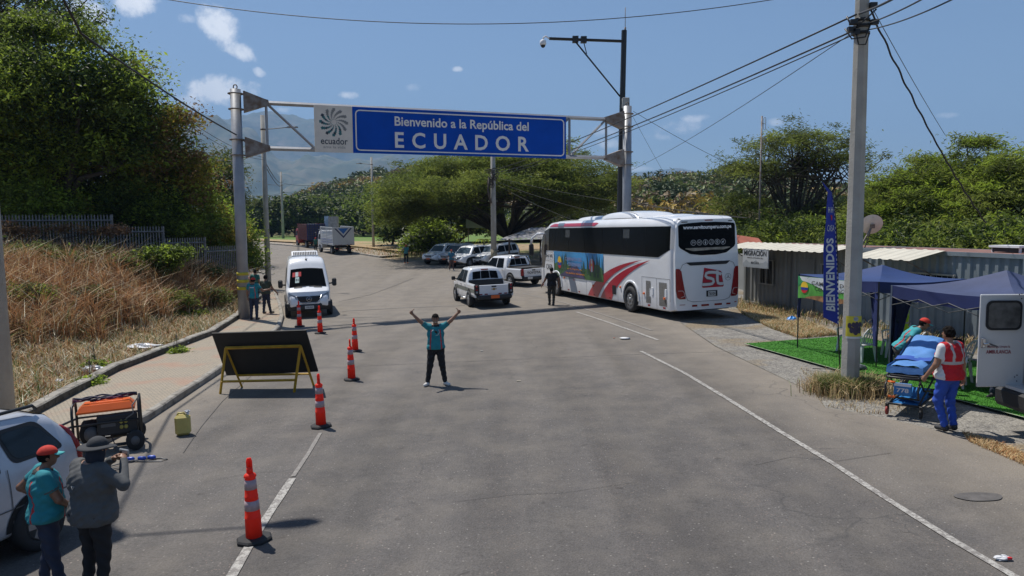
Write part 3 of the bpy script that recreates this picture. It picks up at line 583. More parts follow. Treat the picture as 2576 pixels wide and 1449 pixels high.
tree("feathery_tree", "grey green feathery tree farther off behind the round gantry post", at(548, 68), [((0, 0, 8.0), (3.0, 2.5, 2.4)), ((1.3, 0, 5.4), (2.2, 2, 2.2)), ((-2, 0, 6.6), (2.4, 2, 2.2))], .2, [L_olive, L_aca2], 190, 60, .5, .17, asp=.3, trunk=.22, limbs=14, seed=13, bare=2)
for i, (u, Y, h, r_, lab) in enumerate([(60, 46, 6, 5, "dense shaded undergrowth tree deepest behind the fence at the frame edge"), (250, 45, 6, 5, "dense shaded tree filling the gap behind the yellowing tree"), (440, 48, 4, 3.6, "dense shaded tree behind the smaller yellow green tree")]):
    tree("broadleaf_tree", lab, at(u, Y), [((0, 0, h*.5), (r_, 3, h*.62)), ((r_*.5, -1, h*.25), (r_*.7, 2, h*.35)), ((-r_*.5, -1, h*.25), (r_*.7, 2, h*.35))], .2, [L_dark, L_mid], 330, 55, .6, .19, trunk=.25, limbs=6, seed=30+i, group=g1, weights=[3, 1])

# acacia in the middle, over the parked cars
ac = tree("acacia_tree", "wide spreading acacia shading the parked cars behind the welcome sign", at(1292, 75), [((0, -1, 8.2), (10.2, 8, 3.2)), ((-7.5, -2, 6.4), (5.6, 6, 3.0)), ((7, -1, 6.3), (5.2, 6, 3.3)), ((1.5, 0, 10.6), (4.5, 5, 2.4)), ((-10.2, -1, 4.6), (3.0, 4, 2.6)), ((4, -5, 6.0), (5, 4, 2.0)), ((-6, -3, 4.6), (5, 5, 2.4)), ((6.5, -2, 4.6), (4.6, 5, 2.4)), ((-11.5, -2, 3.6), (3, 4, 2.5)), ((-8.5, -8, 5.6), (4.5, 4.5, 1.9)), ((-2, -9, 6.3), (4, 3.5, 1.7))], .3, [L_aca, L_aca2, L_mid], 1750, 95, .6, .17, asp=.22, trunk=.42, limbs=34, seed=21, weights=[3, 3, 1], up=1.2, flat=.35, bare=3, shell=.35)
# right-hand trees
g2 = "feathery trees behind the containers"
tree("acacia_tree", "open crowned acacia with sky showing through, between mast and concrete pole", at(2005, 47), [((0, 0, 8.2), (3.6, 3, 1.9)), ((-2.9, 0, 6.6), (2.7, 2.6, 1.5)), ((2.3, 0, 7.0), (2.5, 2.5, 1.7)), ((-3.6, 0, 4.6), (2.0, 2, 1.0)), ((1.5, 0, 4.0), (2.6, 2, 1.2))], .3, [L_aca, L_aca2, L_olive], 270, 85, .38, .12, asp=.24, trunk=.2, limbs=34, seed=41, group=g2, up=1., flat=.4, bare=3, shell=.3)
tree("acacia_tree", "tree with drooping sprays just beyond the concrete pole", at(2290, 38), [((0, 0, 4.9), (2.3, 2.5, 1.7)), ((-1.6, 0, 3.6), (2.0, 2.2, 1.6)), ((2.2, 0, 4.2), (2, 2.2, 1.7)), ((.8, 0, 6.4), (.8, 1, .5)), ((-1.3, 0, 5.4), (.9, 1, .5))], .3, [L_aca, L_bright, L_aca2], 360, 85, .33, .11, asp=.24, trunk=.2, limbs=22, seed=42, group=g2, up=.9, flat=.4, bare=1, shell=.4)
tree("acacia_tree", "tallest feathery tree over the white and green containers", at(2420, 36), [((0, 0, 5.2), (2.2, 2.5, 2.0)), ((1.8, 0, 4.2), (2.0, 2.2, 1.8)), ((-1.6, .5, 4.0), (2, 2.2, 1.6)), ((.5, 0, 7.2), (.9, 1, .5)), ((2.3, 0, 6.2), (.9, 1, .5))], .3, [L_aca, L_bright, L_aca2], 360, 85, .33, .11, asp=.24, trunk=.2, limbs=22, seed=43, group=g2, up=.9, flat=.4, bare=1, shell=.4)
tree("acacia_tree", "feathery tree cut by the frame edge beyond the container roofs", at(2585, 33), [((0, 0, 5.1), (2.2, 2.5, 1.9)), ((-1.6, 0, 4.0), (1.9, 2.2, 1.6)), ((2, 0, 4.2), (2.2, 2.2, 1.8))], .3, [L_aca, L_bright, L_aca2], 350, 85, .33, .11, asp=.24, trunk=.2, limbs=20, seed=44, group=g2, up=.9, flat=.4, bare=1, shell=.4)
bush = [(1870, 47, 3.6, 3.0, "low bushy tree between the coach and the migration office roof"), (1985, 44, 3.6, 3.2, "bushy tree behind the migration office roof"), (2120, 41, 3.6, 3.0, "bushy tree behind the satellite dish"), (2240, 37, 3.5, 3.0, "dark bushy tree behind the second container"), (2370, 34, 3.4, 3.0, "dark bushy tree behind the air conditioners"), (2500, 31, 3.3, 3.0, "dark bushy tree behind the last containers"), (2620, 29, 3.3, 3.0, "bushy tree at the frame edge behind the cream container")]
for i, (u, Y, h, r_, lab) in enumerate(bush):
    tree("bushy_tree", lab, at(u, Y), [((0, 0, h*.62), (r_, 2.0, h*.5)), ((r_*.5, .4, h*.45), (r_*.6, 1.8, h*.45)), ((-r_*.5, 0, h*.5), (r_*.6, 1.8, h*.45))], .2, [L_mid, L_dark, L_aca, L_bright], 330, 85, .4, .11, asp=.34, trunk=.15, limbs=8, seed=60+i, group="bushy trees behind the containers", weights=[3, 2, 2.5, 1], flat=.5)
# bushes left of the parked cars
for i, (u, Y, lobes, mats, lab) in enumerate([
    (985, 92, [((0, 0, 3.6), (2.9, 3, 3.4)), ((2.6, 0, 4.6), (3, 3, 3.6))], [L_mid, L_bright, L_dark], "bright green tree standing beside the slim lamp post"),
    (1050, 86, [((0, 0, 3.4), (3.4, 3, 3.6)), ((-2, 0, 2), (2, 2, 2))], [L_dark, L_mid], "dark dense tree behind the person in the orange cap by the verge"),
    (1078, 79, [((0, 0, 1.7), (1.6, 1.5, 1.9)), ((1.4, 0, 1.3), (1.4, 1.4, 1.4)), ((-1.2, 0, .9), (1.4, 1.2, 1.1))], [L_bright, L_mid, L_silver], "green shrub with silvery dry leaves beside the white parked car"),
    (1150, 88, [((0, 0, 3.2), (3.2, 3, 3.2)), ((3, 0, 2.4), (2.6, 2.4, 2.6))], [L_aca, L_mid, L_dark], "olive green tree right behind the parked cars"),
    (1415, 96, [((0, 0, 3.0), (3.4, 3, 3.2)), ((3, 0, 2.2), (3, 2.4, 2.8)), ((-4, 0, 2.2), (3, 2.4, 2.6))], [L_silver, L_mid, L_olive], "silvery green thicket behind the shelter roof")]):
    tree("bushy_tree", lab, at(u, Y), lobes, .2, mats, 260, 55, .5, .2, trunk=.15, limbs=7, seed=80+i, weights=([3, 2, 1, 1][:len(mats)]))
b = empty("banana_plant", "small banana plant with ragged leaves behind the parked cars", "plant", (-.4-2.6, 78, gz(-3, 78)))
bb = B(); bb.tube([(0, 0, 0), (.05, 0, 1.2)], [.14, .09], 0); bb.obj("stem", mBarkPale, b); bb = B()
for i in range(12):
    a = i*2.4; L_ = 1.1+.3*(i % 3); pts = []
    for t in np.linspace(0, 1, 7):
        w = .2*sin(pi*min(1, t+.12)); cxx = Vector((cos(a)*L_*t, sin(a)*L_*t, 1.2+1.1*t-1.5*t*t)); pp = Vector((-sin(a), cos(a), 0)); pts.append([cxx-pp*w, cxx+Vector((0, 0, .03)), cxx+pp*w])
    bb.loft(pts, 0, closed=False, sm=True)
bb.obj("fronds", L_bright, b)
# tree belt beyond the fields and the wooded hill
lb = ["dark round tree in the far belt next to the gantry post", "dense green tree in the far belt behind the slim lamp column", "darkest tree of the far belt beyond the pylon pole", "light green tree rising over the blue truck", "broad dull green tree behind the blue truck's load", "green tree of the far belt above the white truck", "dark tree of the far belt right of the white truck", "dark green tree by the field before the slim lamp post", "low olive tree of the far belt farther right of the trucks"]
for i, (u, Y, rx, rz_) in enumerate([(640, 170, 7, 5.5), (685, 175, 8, 6.5), (745, 172, 7, 6.5), (790, 190, 9, 7.5), (838, 186, 8, 7), (880, 192, 9, 7.5), (915, 180, 7, 6.5), (952, 170, 8, 6.5), (1000, 165, 8, 6)]):
    tree("round_tree", lb[i], at(u, Y), [((0, 0, rz_*.75), (rx, 4, rz_*.8)), ((rx*.5, 0, rz_*.55), (rx*.5, 4, rz_*.55)), ((-rx*.55, 0, rz_*.5), (rx*.5, 4, rz_*.5))], .2, [L_mid, L_dark, L_olive], 260, 26, .8, .42, asp=.6, trunk=.3, limbs=4, seed=100+i, group="trees of the far belt beyond the field", weights=([3, 2, 1] if i % 2 else [2, 3, 2]))
def forest(name, label, px, py, D0, D1, foot_px, mats, wts, n, size, seed):
    rng = np.random.default_rng(seed)
    u = rng.uniform(px[0], px[-1], n); t = rng.random(n)**.75; Yd = D0+(D1-D0)*t; crest = np.interp(u, px, py); foot = np.interp(u, px, foot_px)
    crest = crest+10*vnoise(u*.05, u*.02, 1.3, 3)
    zc = CAMH+(567-.0075*(u-1288)-crest)/FP*D1; zf = CAMH+(567-.0075*(u-1288)-foot)/FP*D0
    x = (u-1288)/FP*Yd; z = zf+(zc-zf)*t**1.1
    # gullies
    z = z+(2.2*vnoise(x*.05, Yd*.05, 1, 5)-1)
    rr = rng.uniform(2.2, 5.2, n); nv_ = vnoise(x*.055, Yd*.05, 1, seed)+.55*vnoise(x*.16, Yd*.13, 1, seed+3)+.45*rng.random(n); cw = np.cumsum(np.array(wts)/sum(wts)); od = [1, 0, 4, 3, 2]; wo = np.cumsum(np.array([wts[k] for k in od])/sum(wts)); kinds = np.array(od)[np.searchsorted(wo, (np.argsort(np.argsort(nv_))+.5)/n)]; per = 72
    ids = np.repeat(np.arange(n), per); d = rng.normal(size=(len(ids), 3)); d /= np.linalg.norm(d, axis=1)[:, None]; d[:, 2] = np.abs(d[:, 2])*1.0
    P = np.stack([x, Yd, z], 1)[ids]+d*rr[ids][:, None]*np.array([1, 1, .85])*(.75+.35*rng.random((len(ids), 1)))
    V, F = leaf_quads(P, size, rng, .6, .6); npobj(name, V, F, mats, mi=kinds[ids], label=label, cat="woodland", kind='stuff')
    # the hill under the trees
    U = np.linspace(px[0], px[-1], 80); Tt = np.linspace(0, 1, 14); HV = []
    for q in U:
        c_ = np.interp(q, px, py); f_ = np.interp(q, px, foot_px); hz = 567-.0075*(q-1288)
        for tt in Tt:
            yy = D0+(D1-D0)*tt; z1 = CAMH+(hz-c_)/FP*D1; z0 = CAMH+(hz-f_)/FP*D0; HV.append(((q-1288)/FP*yy, yy, z0+(z1-z0)*tt**1.1-2.5 if tt > 0 else -1))
    I = np.arange(80*14).reshape(80, 14); npobj("hill", HV, np.stack([I[:-1, :-1], I[1:, :-1], I[1:, 1:], I[:-1, 1:]], -1).reshape(-1, 4), world_mat(name+"_soil", [(.07, .075, .03), (.12, .10, .05)], [(.05, .4, .6)], bump=0), sm=True, kind='structure')
F_g = leafm("wood_green", (.085, .11, .032), var=.16, trans=.1, scale=.05); F_g2 = leafm("wood_dark", (.05, .075, .024), var=.16, trans=.1, scale=.05); F_y = leafm("wood_yellow", (.38, .26, .05), var=.16, trans=.1, scale=.05); F_b = leafm("wood_brown", (.18, .13, .07), var=.16, trans=.1, scale=.05); F_l = leafm("wood_light", (.16, .2, .05), var=.16, trans=.2, scale=.05)
fm = [F_g, F_g2, F_y, F_b, F_l]
forest("hill_woodland", "wooded hill with green and yellow trees behind the trucks", [640, 720, 780, 830, 880, 930, 980, 1040, 1100, 1200, 1320], [548, 528, 496, 470, 456, 442, 436, 424, 420, 430, 450], 210, 330, [560]*11, fm, [4, 3.2, .9, 1.3, 1.6], 1500, .62, 5)
forest("hill_woodland", "low wooded ridge with autumn yellow trees behind the coach", [1380, 1480, 1540, 1620, 1700, 1780, 1860, 1950, 2050, 2200, 2400, 2700], [462, 458, 462, 460, 452, 448, 444, 450, 470, 490, 500, 500], 130, 260, [540]*12, fm, [3, 2.2, .8, 1.9, 1.6], 1500, .55, 6)
# fields
mField = world_mat("green_field", [(.09, .17, .03), (.13, .2, .04), (.2, .18, .08)], [(.3, .4, .6), (.08, .55, .62)], bump=.3, bscale=3)
mStraw = world_mat("dry_field", [(.33, .23, .12), (.27, .2, .1), (.4, .3, .17), (.16, .17, .06)], [(.3, .4, .6), (1, .5, .6), (.2, .58, .66)], bump=.5, bscale=4)
polysheet("green_field", [(-120, 200), (-75, 165), (-42, 132), (-15, 100), (18, 92), (40, 110), (60, 200)], .25, mField, st=3, kind='structure')
polysheet("dry_field", [(-66, 157), (-44.5, 127.5), (-30, 105), (-19, 89.5), (-12, 79), (-9, 86), (-14, 99), (-24, 112), (-40, 130), (-66, 165)], .32, mStraw, st=2, kind='structure')
# ------------------------------------------------------------ grass
def blades(P, h, w, rng, lean=.5, curve=.5, dirb=None):
    N = len(P); a = rng.uniform(0, 2*pi, N); d = np.stack([np.cos(a), np.sin(a), 0*a], 1)
    if dirb is not None: d = d+np.array(dirb); d /= np.linalg.norm(d, axis=1)[:, None]
    H_ = np.asarray(h)*(.5+rng.random(N)); ln = lean*rng.random(N)
    s = np.cross(d, [0, 0, 1.])+rng.normal(size=(N, 3))*.3; s /= np.linalg.norm(s, axis=1)[:, None]; s = s*w*.5
    mid = P+d*(H_*ln*.35)[:, None]+np.array([0, 0, 1.])*(H_*.6)[:, None]
    tip = P+d*(H_*(ln+curve*rng.random(N)))[:, None]+np.array([0, 0, 1.])*(H_*(1-.35*ln*rng.random(N)))[:, None]
    V = np.stack([P-s, P+s, mid+s*.8, mid-s*.8, tip], 1).reshape(-1, 3); k = np.arange(N)*5
    F = np.stack([k, k+1, k+2, k+3], 1); F2 = np.stack([k+3, k+2, k+4, k+4], 1); return V, F, F2, N
def grass(name, label, P, h, w, mats, wts, rng, mfield=None, **k):
    V, F, F2, N = blades(P, h, w, rng, **{q: k[q] for q in ('lean', 'curve', 'dirb') if q in k})
    k0 = np.arange(N)*5; T = np.concatenate([F[:, [0, 1, 2]], F[:, [0, 2, 3]], F2[:, :3]])
    if mfield is None: mi = rng.choice(len(mats), N, p=np.array(wts, float)/sum(wts))
    else: mi = mfield
    npobj(name, V, T, mats, mi=np.concatenate([mi, mi, mi]), label=label, cat="grass", kind='stuff')
def gm(name, col, **k): return leafm(name, col, var=.3, trans=.25, scale=1.5)
g_straw = gm("straw_grass", (.56, .42, .22)); g_red = gm("rusty_grass", (.42, .22, .10)); g_brown = gm("brown_grass", (.20, .115, .06)); g_green = gm("green_grass", (.12, .17, .04)); g_pale = gm("pale_grass", (.62, .58, .42))
rng = np.random.default_rng(77)
def bankpts(n, x0, x1, y0, y1):
    x = rng.uniform(x0, x1, n); y = rng.uniform(y0, y1, n); d, s, _ = segd(x, y, _ke); df, sf, tf = segd(x, y, _fx)
    ok = (s > 0) & (d > .15) & ((sf < 0)); x = x[ok]; y = y[ok]; d = d[ok]; df = df[ok]; return x, y, ground_h(x, y)-.06, d, df
x, y, z, d, df = bankpts(330000, -34, -9.6, 9, 44)
keep = rng.random(len(x)) < np.clip(1.25-((y-12)/40), .35, 1); x, y, z, d, df = [q[keep] for q in (x, y, z, d, df)]
tt = d/(d+df+1e-6); nzv = vnoise(x, y, .8, 9)
tall = np.clip((tt-.17-.06*vnoise(x, y, 1.7, 4))/.10, 0, 1)
P = np.stack([x, y, z], 1)
low = rng.random(len(x)) > tall
r_ = rng.random(len(x)); mi = np.where(low, np.where(r_ < .30, 0, np.where(r_ < .52, 4, np.where(r_ < .74+.12*nzv, 3, 1))), np.where(r_ < .08, 0, np.where(r_ < .56, 1, np.where(r_ < .82, 2, np.where(r_ < .86, 4, np.where((tt > .72) & (nzv > -.1), 3, 1))))))
q = np.where(tall > .5)[0]; lo_ = np.where(tall <= .5)[0]
grass("dry_grass", "tall rusty dry grass covering the bank under the fence", P[q], .95*(.45+.65*np.clip(vnoise(x[q], y[q], 2.1, 6)*.8+.5, 0, 1)), .026, [g_straw, g_red, g_brown, g_green, g_pale], None, rng, mfield=mi[q], lean=.75, curve=.7, dirb=(.35, -.5, 0))
grass("dry_grass", "short straw and green grass along the kerb of the bank", P[lo_], .3*(.35+.9*np.clip(vnoise(x[lo_], y[lo_], 4.1, 7)*.9+.4, 0, 1)), .02, [g_straw, g_red, g_brown, g_green, g_pale], None, rng, mfield=mi[lo_], lean=.6, curve=.6)
# seed heads arching over
q = q[rng.random(len(q)) < .035]; grass("seed_stalks", "pale arching seed stalks standing out of the dry grass", P[q], 1.25, .02, [g_pale, g_straw], [1, 2], rng, lean=.7, curve=.8, dirb=(.3, -.2, 0))
def shrub(label, loc, lobes, mats, seed, n=120, per=45, cl=.18, size=.06, name="shrub", stem=.03, limbs=8, **k):
    return tree(name, label, loc, lobes, .1, mats, n, per, cl, size, trunk=stem, limbs=limbs, seed=seed, cat="shrub", **k)
bp = lambda u, Y: at(u, Y)
shrub("green leafy shrub growing on the bank in front of the fence step", bp(385, 32.5), [((0, 0, .8), (1.0, .8, .7)), ((.7, 0, 1.3), (.9, .7, .3)), ((-.7, 0, .8), (.7, .6, .55))], [L_mid, L_bright, L_dark], 201, 320, 50, .2, .07, stem=.06, limbs=14)
shrub("small fern like shrub below the large green shrub on the bank", bp(430, 30.5), [((0, 0, .5), (.9, .6, .4))], [L_aca, L_mid], 202, 90, 45, .16, .06)
shrub("green shrub topping the dry grass near the frame edge", bp(75, 30.5), [((0, 0, .6), (1.4, .9, .5)), ((1.5, 0, .4), (1.0, .7, .4))], [L_olive, L_mid], 203, 190, 45, .2, .07)
shrub("dusty green shrub leaning on the picket fence", bp(235, 32), [((0, 0, .6), (1.2, .6, .5))], [L_olive, L_aca2], 204, 120, 45, .2, .07)
shrub("brown dead creeper hanging over the first fence panels", bp(35, 32.2), [((0, 0, 1.5), (1.5, .4, .5)), ((2.2, .5, 1.6), (1.1, .3, .3)), ((4.0, 1.0, 1.5), (1.0, .3, .3))], [L_brown, g_brown], 205, 90, 45, .16, .06)
shrub("yellow green shrub halfway down the bank at the frame edge", bp(60, 25), [((0, 0, .5), (.8, .6, .5))], [L_olive, L_bright], 206, 80, 40, .15, .05)
shrub("dark weedy shrub at the foot of the concrete wall", bp(500, 36), [((0, 0, .5), (1.2, .6, .45))], [L_dark, L_brown], 207, 90, 40, .18, .06)
for i_, (u, Y, lab) in enumerate([(150, 31, "olive bush in the dry grass below the second fence panel"), (300, 31, "olive bush below the step between the high and low fence panels"), (215, 27, "low green bush halfway down the bank"), (520, 33.5, "green bush at the foot of the last fence panel")]):
    shrub(lab, bp(u, Y), [((0, 0, .45), (.8, .5, .45)), ((.6, 0, .3), (.5, .4, .3))], [L_olive, L_mid, L_brown], 230+i_, 110, 40, .17, .055)
mw = [L_bright, L_mid]
for i, (u, v, lab) in enumerate([(500, 815, "broad leaved green weed close to the bend of the kerb"), (455, 822, "second broad leaved green weed beside the kerb weed"), (247, 950, "tuft of dark green weed next to the crumpled white bag"), (236, 985, "green weed beside the kerb below the white bag"), (455, 900, "leafy weed between the white sheet and the kerb")]):
    p = G(u, v); shrub(lab, (p.x-.25, p.y+.2), [((0, 0, .15), (.38 if i < 2 else .22, .3, .16))], mw, 210+i, 45, 14, .09, .06, name="weed", stem=.008, limbs=5, asp=.8) if False else tree("weed", lab, (p.x-.25, p.y+.3), [((0, 0, .16), (.55 if i < 2 else .25, .3, .16))], .1, mw, 50, 12, .1, .055, asp=.7, trunk=.008, limbs=5, seed=210+i, cat="weed")
# right verge: dry grass by the containers and coach, tuft around the concrete pole
def scatter(poly, n, rng):
    from mathutils.geometry import intersect_point_tri_2d
    xs = [p[0] for p in poly]; ys = [p[1] for p in poly]; x = rng.uniform(min(xs), max(xs), n); y = rng.uniform(min(ys), max(ys), n)
    ins = np.zeros(n, bool); j = len(poly)-1
    for i in range(len(poly)):
        xi, yi = poly[i]; xj, yj = poly[j]; ins ^= ((yi > y) != (yj > y)) & (x < (xj-xi)*(y-yi)/(yj-yi+1e-12)+xi); j = i
    return x[ins], y[ins]
x, y = scatter([Gx(1862, 766), Gx(1935, 778), Gx(2000, 800), Gx(2110, 842), Gx(2010, 850), Gx(1940, 826), (9.0, 28.3), (9.6, 31.0)], 26000, rng)
grass("dry_verge_grass", "golden dry grass growing between the coach and the migration office", np.stack([x, y, gza(x, y)-.03], 1), .13, .016, [g_straw, g_red, g_green, g_pale], [4, 1.5, 1.4, 1], rng, lean=.9)
x, y = scatter([(10.0, 33), (10.7, 29), (12.5, 22), (13.5, 19), (14, 15), (15, 15), (14.5, 22), (12, 33)], 9000, rng)
grass("dry_verge_grass", "weedy dry grass along the foot of the containers", np.stack([x-1.3, y, gza(x, y)], 1), .22, .02, [g_straw, g_brown, g_green], [3, 2, 2], rng)
pc = G(2137, 985); a = rng.uniform(0, 2*pi, 7000); r = np.abs(rng.normal(size=7000))*.25+.1; x = pc.x-.06+r*np.cos(a)*1.25; y = pc.y+r*np.sin(a)*1.0
mi = np.where(r < .5, rng.choice(3, 7000, p=[.15, .75, .1]), rng.choice(3, 7000, p=[.75, .1, .15]))
grass("grass_tuft", "thick tuft of green and dry grass around the foot of the concrete pole", np.stack([x, y, gza(x, y)-.01], 1), .30, .014, [g_straw, gm('tuft_green', (.15, .19, .05)), g_brown], None, rng, mfield=mi, lean=.8)
x, y = scatter([Gx(2010, 925), Gx(2120, 950), Gx(2290, 990), Gx(2290, 1040), Gx(2160, 1040), Gx(2080, 1020), Gx(2060, 985), Gx(2030, 950)], 1600, rng)
grass("dry_verge_grass", "sparse trampled straw between the pole and the turf mat", np.stack([x, y, gza(x, y)-.03], 1), .08, .014, [g_straw, g_brown, g_pale], [4, 1, 1], rng, lean=1)
x, y = scatter([Gx(2420, 1085), Gx(2500, 1110), Gx(2576, 1140), Gx(2700, 1190), Gx(2700, 1215), Gx(2576, 1172), Gx(2440, 1112)], 5000, rng)
grass("dry_verge_grass", "thin line of brown grass at the asphalt edge near the frame corner", np.stack([x, y, gza(x, y)-.03], 1), .07, .014, [g_straw, g_red], [2, 1], rng, lean=1)
x, y = scatter([(-9, 71), (-13.5, 75), (-21, 87), (-31, 102), (-29, 103), (-18, 89), (-9, 78), (0, 70), (3, 68), (2, 66.5), (-6, 69.8)], 16000, rng)
grass("dry_verge_grass", "straw coloured verge grass along the far edge of the road", np.stack([x, y, gza(x, y)+.05], 1), .3, .05, [g_straw, g_red, g_green], [3, 1, 1.3], rng)
# ------------------------------------------------------------ gantry sign, poles, lamps, wires
mSteel = M("galvanised_steel", (.30, .31, .33), .5, .35, var=.12, scale=2, bump=.1, bscale=12)
mSteelD = M("weathered_steel", (.20, .19, .18), .65, .3, var=.35, scale=4, dirt=(.13, .08, .05))
mConc = M("pole_concrete", (.36, .345, .31), .9, var=.16, scale=2.2, bump=.4, bscale=26)
mConcD = M("old_concrete", (.22, .205, .18), .92, var=.35, scale=1.5, dirt=(.06, .052, .045), bump=.6, bscale=12)
mBlack = M("black_paint", (.012, .013, .014), .45, var=.1); mRub = M("rubber", (.02, .02, .021), .8, var=.2); mWire = M("wire_black", (.012, .012, .014), .6, var=0)
mWhiteP = M("white_plastic", (.72, .73, .74), .45, var=.05, scale=4)
mSignB = M("sign_blue", (.003, .07, .42), .7, var=.1, scale=1.2, spec=.15); mSignW = M("sign_white", (.76, .74, .71), .7, var=.06, scale=3, spec=.2)
mCream = M("sign_cream", (.70, .64, .56), .7, var=.07, scale=2)
PL = Vector((-11.5, 31.0)); PR = Vector((5.9, 37.4)); dG = (PR-PL).normalized(); nG = Vector((dG.y, -dG.x))   # nG points to the viewer
gl = gz(*PL)+.1; gr = gz(*PR)
root = empty("gantry_sign", "overhead welcome sign on a steel gantry spanning the road", "gantry sign", (PL.x, PL.y, 0))
root.location = (0, 0, 0)
def Lp(x): q = PL+dG*x; return q
LEN = (PR-PL).length
zt = 9.65
for k, (p, g, zT) in enumerate(((PL, gl, 9.5), (PR, gr, 9.7))):
    b = B(); b.tube([(p.x, p.y, g-.3), (p.x, p.y, zT)], [.235, .215], 0, 24)
    b.obj("post", mSteel, root)
    b = B(); ring = []
    b.tube([(p.x+.08*cos(a), p.y, zT+.1+.09*sin(a)) for a in np.linspace(0, 2*pi, 13)[:-1]], .025, 0, 6, closed=True)
    b.obj("lifting_eye", mSteelD, root)
    b = B(); side = 1 if k == 0 else -1
    for zc in (9.0, 7.1):
        for dz in (-.32, .32):
            b.lathe([(.2, -.02), (.31, -.02), (.31, .02), (.2, .02)], (p.x, p.y, zc+dz), 0, 20)
        c = p+dG*side*.30; d3 = Vector((dG.x, dG.y, 0))*side; n3 = Vector((nG.x, nG.y, 0))
        r0 = [Vector((c.x, c.y, zc))+n3*a_+Vector((0, 0, b_)) for a_, b_ in ((-.25, -.42), (.25, -.42), (.25, .42), (-.25, .42))]
        r1 = [Vector((c.x, c.y, zc))+d3*.05+n3*a_+Vector((0, 0, b_)) for a_, b_ in ((-.25, -.42), (.25, -.42), (.25, .42), (-.25, .42))]
        r2 = [Vector((c.x, c.y, zc))+d3*1.0+n3*a_+Vector((0, 0, b_)) for a_, b_ in ((-.1, -.1), (.1, -.1), (.1, .1), (-.1, .1))]
        b.loft([r0, r1], 0, True); 
        for s_ in (-1, 1):   # gusset plates
            q0 = Vector((c.x, c.y, zc))+n3*.2*s_+d3*.05; b.loft([[q0+Vector((0, 0, -.36)), q0+Vector((0, 0, .36)), q0+d3*.95-n3*.1*s_+Vector((0, 0, .11)), q0+d3*.95-n3*.1*s_+Vector((0, 0, -.11))], [q0+n3*.02+Vector((0, 0, -.36)), q0+n3*.02+Vector((0, 0, .36)), q0+d3*.95-n3*(.1*s_-.02)+Vector((0, 0, .11)), q0+d3*.95-n3*(.1*s_-.02)+Vector((0, 0, -.11))]], 0, True)
        b.loft([r1, r2], 0, True)
    objs(b, "bracket", mSteelD, root)
# yellow and grey bands low on the left post
b = B()
for i in range(3): z = gl+1.28+i*.31; b.lathe([(.20, 0), (.240, 0), (.240, .13), (.20, .13)], (PL.x, PL.y, z), 0, 24)
b.obj("warning_band", M("yellow_band", (.5, .40, .03), .7, var=.2), root)
tA, tB = 1.2, LEN-1.2; zU, zL = 9.0, 7.1
T3 = lambda x, z, o=0: Vector((PL.x+dG.x*x+nG.x*o, PL.y+dG.y*x+nG.y*o, z))
b = B()
for z in (zU, zL): b.tube([T3(tA, z), T3(tB, z)], .095, 0, 4, sm=False)
N = 8; xs = [tA+(tB-tA)*i/N for i in range(N+1)]
for i, x in enumerate(xs): b.tube([T3(x, zL), T3(x, zU)], .06, 0, 4, sm=False)
for i in range(N):
    a, c = (zU, zL) if i < N/2 else (zL, zU); b.tube([T3(xs[i], a), T3(xs[i+1], c)], .055, 0, 4, sm=False)
b.obj("truss", mSteel, root)
# the sign board: photo corners x 791..1424, white part to 887
def xat(u, z=8.0):  # position along the gantry seen at photo column u (board plane .22 in front)
    lo, hi = 0., LEN
    for _ in range(40):
        m_ = (lo+hi)/2; q = PL+dG*m_+nG*.28
        if proj((q.x, q.y, z))[0] < u: lo = m_
        else: hi = m_
    return lo
xa, xm, xb = xat(791), xat(887), xat(1424); zlo, zhi = 6.98, 8.98
SB = lambda x, z, o=0: T3(x, z, .22+o)
def board(x0, x1, name, mat):
    b = B(); b.loft([[SB(x0, zlo), SB(x1, zlo), SB(x1, zhi), SB(x0, zhi)], [SB(x0, zlo, .06), SB(x1, zlo, .06), SB(x1, zhi, .06), SB(x0, zhi, .06)]], 0, True); return b.obj(name, mat, root)
mp = board(xm+.005, xb, "sign_panel", mSignB); wp = board(xa, xm, "logo_panel", mCream)
def frm(x0, x1, z0, z1, r, w, o=.075):
    b = B(); P = []
    for cx, cz, a0 in ((x1-r, z1-r, 0), (x0+r, z1-r, pi/2), (x0+r, z0+r, pi), (x1-r, z0+r, 3*pi/2)):
        for k in range(7): a = a0+pi/2*k/6; P.append((cx, cz, cos(a), sin(a)))
    R = [[SB(cx+c*(r), cz+s*(r), o), SB(cx+c*(r-w), cz+s*(r-w), o)] for cx, cz, c, s in P]; R.append(R[0]); b.loft(R, 0, False, False); return b
frm(xm+.12, xb-.1, zlo+.1, zhi-.12, .2, .055).obj("border_line", mSignW, mp)
def sxz(x0, x1, z0, z1, o=.075): return lambda u, v: SB(x0+(x1-x0)*u, z0+(z1-z0)*v, o)
uu = lambda u: xat(u)
H_ = zhi-zlo
vz = lambda f: zlo+H_*f
text("Bienvenido a la República del", sxz(uu(993), uu(1330), vz(.56), vz(.83)), mSignW, mp, bold=.02)
text("ECUADOR", sxz(uu(993), uu(1330), vz(.135), vz(.49)), mSignW, mp, bold=.022, space=1.75)
mG1 = M("logo_teal", (.04, .17, .18), .6, var=.1); mG2 = M("logo_dark", (.035, .05, .07), .6, var=.1); mG3 = M("logo_grey", (.26, .255, .24), .6, var=.1)
text("ecuador", sxz(uu(806), uu(874), vz(.17), vz(.315), .066), mG2, wp, bold=.012)
text("ama la vida", sxz(uu(812), uu(868), vz(.085), vz(.14), .066), mG3, wp)
b = B(); cu, cz = (uu(840), vz(.645)); wx = (uu(876)-uu(804))/2
